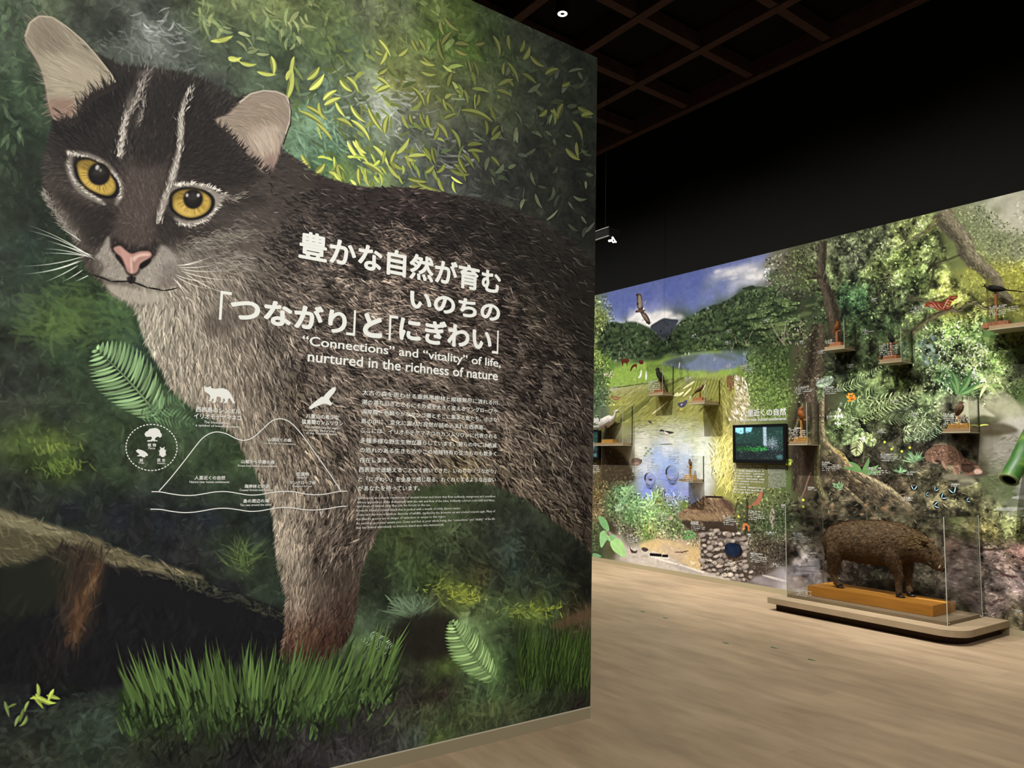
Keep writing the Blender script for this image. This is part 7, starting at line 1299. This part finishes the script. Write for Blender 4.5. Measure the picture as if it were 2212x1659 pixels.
BX = 7.72
B_ = lambda x, y, X=BX: np.array([X, px_y(1740+x*.14467, 1100+y*.14467, X), px_z(1740+x*.14467, 1100+y*.14467, X)])
boar = thing('wild_boar', (BX, 4.1, WT), 'stuffed brown wild boar standing on the wooden block, head lowered to the right', 'boar')
def boar_fur():
    m = bpy.data.materials.new('boar_coat'); m.use_nodes = True; nt = m.node_tree; b = nt.nodes['Principled BSDF']; N = nt.nodes.new; L = nt.links.new
    tc = N('ShaderNodeTexCoord'); mp = N('ShaderNodeMapping'); mp.inputs['Scale'].default_value = (3, .9, 2.2); L(tc.outputs['Object'], mp.inputs['Vector'])
    nz = N('ShaderNodeTexNoise'); nz.inputs['Scale'].default_value = 26; nz.inputs['Detail'].default_value = 8; nz.inputs['Roughness'].default_value = .7; L(mp.outputs['Vector'], nz.inputs['Vector'])
    r = N('ShaderNodeValToRGB'); r.color_ramp.elements[0].position = .34; r.color_ramp.elements[0].color = (.018, .011, .006, 1); r.color_ramp.elements[1].position = .72; r.color_ramp.elements[1].color = (.15, .095, .042, 1); L(nz.outputs['Fac'], r.inputs['Fac'])
    L(r.outputs['Color'], b.inputs['Base Color']); bp = N('ShaderNodeBump'); bp.inputs['Strength'].default_value = .5; bp.inputs['Distance'].default_value = .012; L(nz.outputs['Fac'], bp.inputs['Height']); L(bp.outputs['Normal'], b.inputs['Normal'])
    b.inputs['Roughness'].default_value = .75; b.inputs['Specular IOR Level'].default_value = .15; return m
MFUR = boar_fur()
g = MB()
st = [(300, 560, 60), (340, 520, 130), (430, 500, 230), (600, 475, 262), (800, 480, 290), (1000, 500, 300), (1200, 510, 300), (1360, 505, 272), (1490, 520, 232), (1600, 535, 190)]
K = .00070
sc = 1/FOC*.14467*8.0/0.93
g.tube([B_(x, y) for x, y, _ in st], [r*sc*.98 for *_, r in st], 22, [min(r*sc*.72, .165) for *_, r in st], (1, 0, 0))
hd = [(1520, 520, 215), (1640, 560, 180), (1760, 620, 160), (1870, 700, 126), (1960, 780, 96), (2030, 850, 72), (2072, 885, 58)]
g.tube([B_(x, y) for x, y, _ in hd], [r*sc for *_, r in hd], 18, [r*sc*k for (*_, r), k in zip(hd, (.68, .7, .72, .7, .66, .68, .8))], (1, 0, 0))
def leg(pts, dx):
    P = [B_(x, y, BX+dx) for x, y, _ in pts]; g.tube(P, [r*sc for *_, r in pts], 14, [r*sc*.82 for *_, r in pts], (1, 0, 0)); return P
near, far = -.075, .08
leg([(470, 520, 110), (445, 640, 122), (430, 760, 98), (420, 880, 72), (405, 960, 55), (440, 1050, 48), (480, 1110, 46), (510, 1150, 48)], near)
leg([(470, 520, 110), (440, 640, 130), (430, 760, 92), (420, 880, 66), (410, 950, 52), (440, 1040, 44), (470, 1095, 42), (490, 1125, 44)], far)
leg([(1290, 590, 120), (1300, 700, 125), (1320, 830, 98), (1370, 960, 62), (1388, 1050, 50), (1390, 1150, 46), (1395, 1225, 46), (1410, 1265, 48)], near)
leg([(1420, 590, 110), (1470, 700, 130), (1500, 820, 96), (1525, 950, 62), (1535, 1050, 50), (1540, 1140, 46), (1555, 1215, 46), (1570, 1245, 48)], far)
body = g.build('body', MFUR, boar); remesh(body, .011, 9)
MH = mat('dark_hoof', '1a120d', .3, .5)
for x, y, dx in ((530, 1170, near), (510, 1150, far), (1435, 1290, near), (1595, 1270, far)):
    p = B_(x, y, BX+dx); yy = p[1]
    for sx in (-.014, .014):
        v = MB(); v.tube([(p[0]+sx, yy+.03, WT+.001), (p[0]+sx, yy+.028, WT+.03), (p[0]+sx, yy+.03, WT+.05)], [.022, .02, .017], 10, [.013, .012, .011], (1, 0, 0)).tube([(p[0]+sx, yy+.03, WT+.012), (p[0]+sx, yy-.005, WT+.012), (p[0]+sx, yy-.03, WT+.005)], [.013, .012, .004], 10, [.013, .012, .005], (1, 0, 0))
        v.build('hoof', MH, boar, True)
# ears, snout disc, eyes, tusk, mane, tail
for dx, base, tip in ((-.075, (1790, 520), (1725, 455)), (.06, (1870, 500), (1900, 428))):
    a, b = B_(*base, BX+dx), B_(*tip, BX+dx*1.5); MB().tube([a, (a+b)/2+np.array([0, 0, .012]), b], [.034, .03, .004], 10, [.014, .012, .004], (1, 0, 0)).build('ear', MFUR, boar, True)
a = B_(2066, 880); b = B_(2086, 893); MB().tube([a, b], [.036, .034], 16, [.036, .034], (1, 0, 0)).build('snout', mat('snout_skin', '2b1d17', .5, .3), boar, True)
for dx in (-.06, .06): MB().ball(B_(1868, 640, BX+dx*1.1), .008, .011, .011, 10, 8).build('eye', M_EYE, boar, True)
a = B_(1985, 880, BX-.05); MB().tube([a, a+np.array([-.012, -.016, .012]), a+np.array([-.014, -.024, .034])], [.007, .006, .002], 8).build('tusk', mat('ivory', 'b8a88c', .4, .3), boar, True)
MB().tube([B_(1960, 885, BX-.043), B_(1880, 830, BX-.062), B_(1830, 790, BX-.072)], [.004, .005, .002], 8).build('mouth', MH, boar, True)
MB().tube([B_(310, 470), B_(285, 560), B_(290, 680), B_(305, 760)], [.016, .012, .009, .012], 8).build('tail', MFUR, boar, True)
# coat: short bristles lying back over the skin, lighter on neck and cheek
me = body.data; nv = len(me.vertices); co = np.empty(nv*3, np.float32); me.vertices.foreach_get('co', co); co = co.reshape(-1, 3); no = np.empty(nv*3, np.float32); me.vertex_normals.foreach_get('vector', no); no = no.reshape(-1, 3)
rg = np.random.default_rng(8); neck = B_(1680, 470)
def bristles(name, idx, ln, w, m, lift):
    v, f = [], []
    for i in idx:
        p = co[i]+no[i]*.001; d = np.array([0, .9, -.45])+rg.normal(0, .22, 3); d = d-no[i]*(d@no[i]); d /= np.linalg.norm(d)+1e-6
        l = rg.uniform(*ln); e = p+d*l+no[i]*l*lift; sdv = np.cross(d, no[i])*w; k = len(v); v += [p-sdv, p+sdv, (p+e)/2+sdv*.6+no[i]*l*lift*.3, e, (p+e)/2-sdv*.6+no[i]*l*lift*.3]; f.append((k, k+1, k+2, k+3, k+4))
    o = link(name, v, f, m, boar); o['kind'] = 'stuff'; return o
hz = co[:, 2] > WT+.16
ids = rg.choice(np.where(hz)[0], min(9000, int(hz.sum())), False)
bristles('bristles', ids[:6000], (.018, .04), .0013, mat('brown_bristle', '4a3220', .6, .25), .3)
bristles('bristles', ids[6000:], (.018, .042), .0012, mat('tawny_bristle', '6e5030', .6, .25), .3)
pale = np.where((np.abs(co[:, 1]-neck[1]) < .085) & (np.abs(co[:, 2]-neck[2]+.01) < .06) & (co[:, 0] < BX+.03))[0]
bristles('mane', rg.choice(pale, min(1000, len(pale)), False), (.025, .05), .0016, mat('straw_bristle', '97805a', .6, .2), .28)['label'] = 'pale straw neck bristles'

# tiny green spots of light on the floor, painted as thin green pieces
MG = mat('green_light_paint', '2f5a3a', .6)
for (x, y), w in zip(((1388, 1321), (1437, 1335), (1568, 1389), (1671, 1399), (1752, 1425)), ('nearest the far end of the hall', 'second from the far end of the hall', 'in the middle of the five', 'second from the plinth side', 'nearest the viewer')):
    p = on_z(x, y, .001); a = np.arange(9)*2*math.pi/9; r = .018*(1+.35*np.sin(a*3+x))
    ob = MB().prism([(p[0]+r[i]*.7*math.cos(a[i]), p[1]+r[i]*1.8*math.sin(a[i])) for i in range(9)], .0005, .002).build('floor_light_spot', MG)
    tag(ob, 'tiny green spot of light painted on the wooden floor, '+w, 'fleck', 'painted green light spots on the floor')
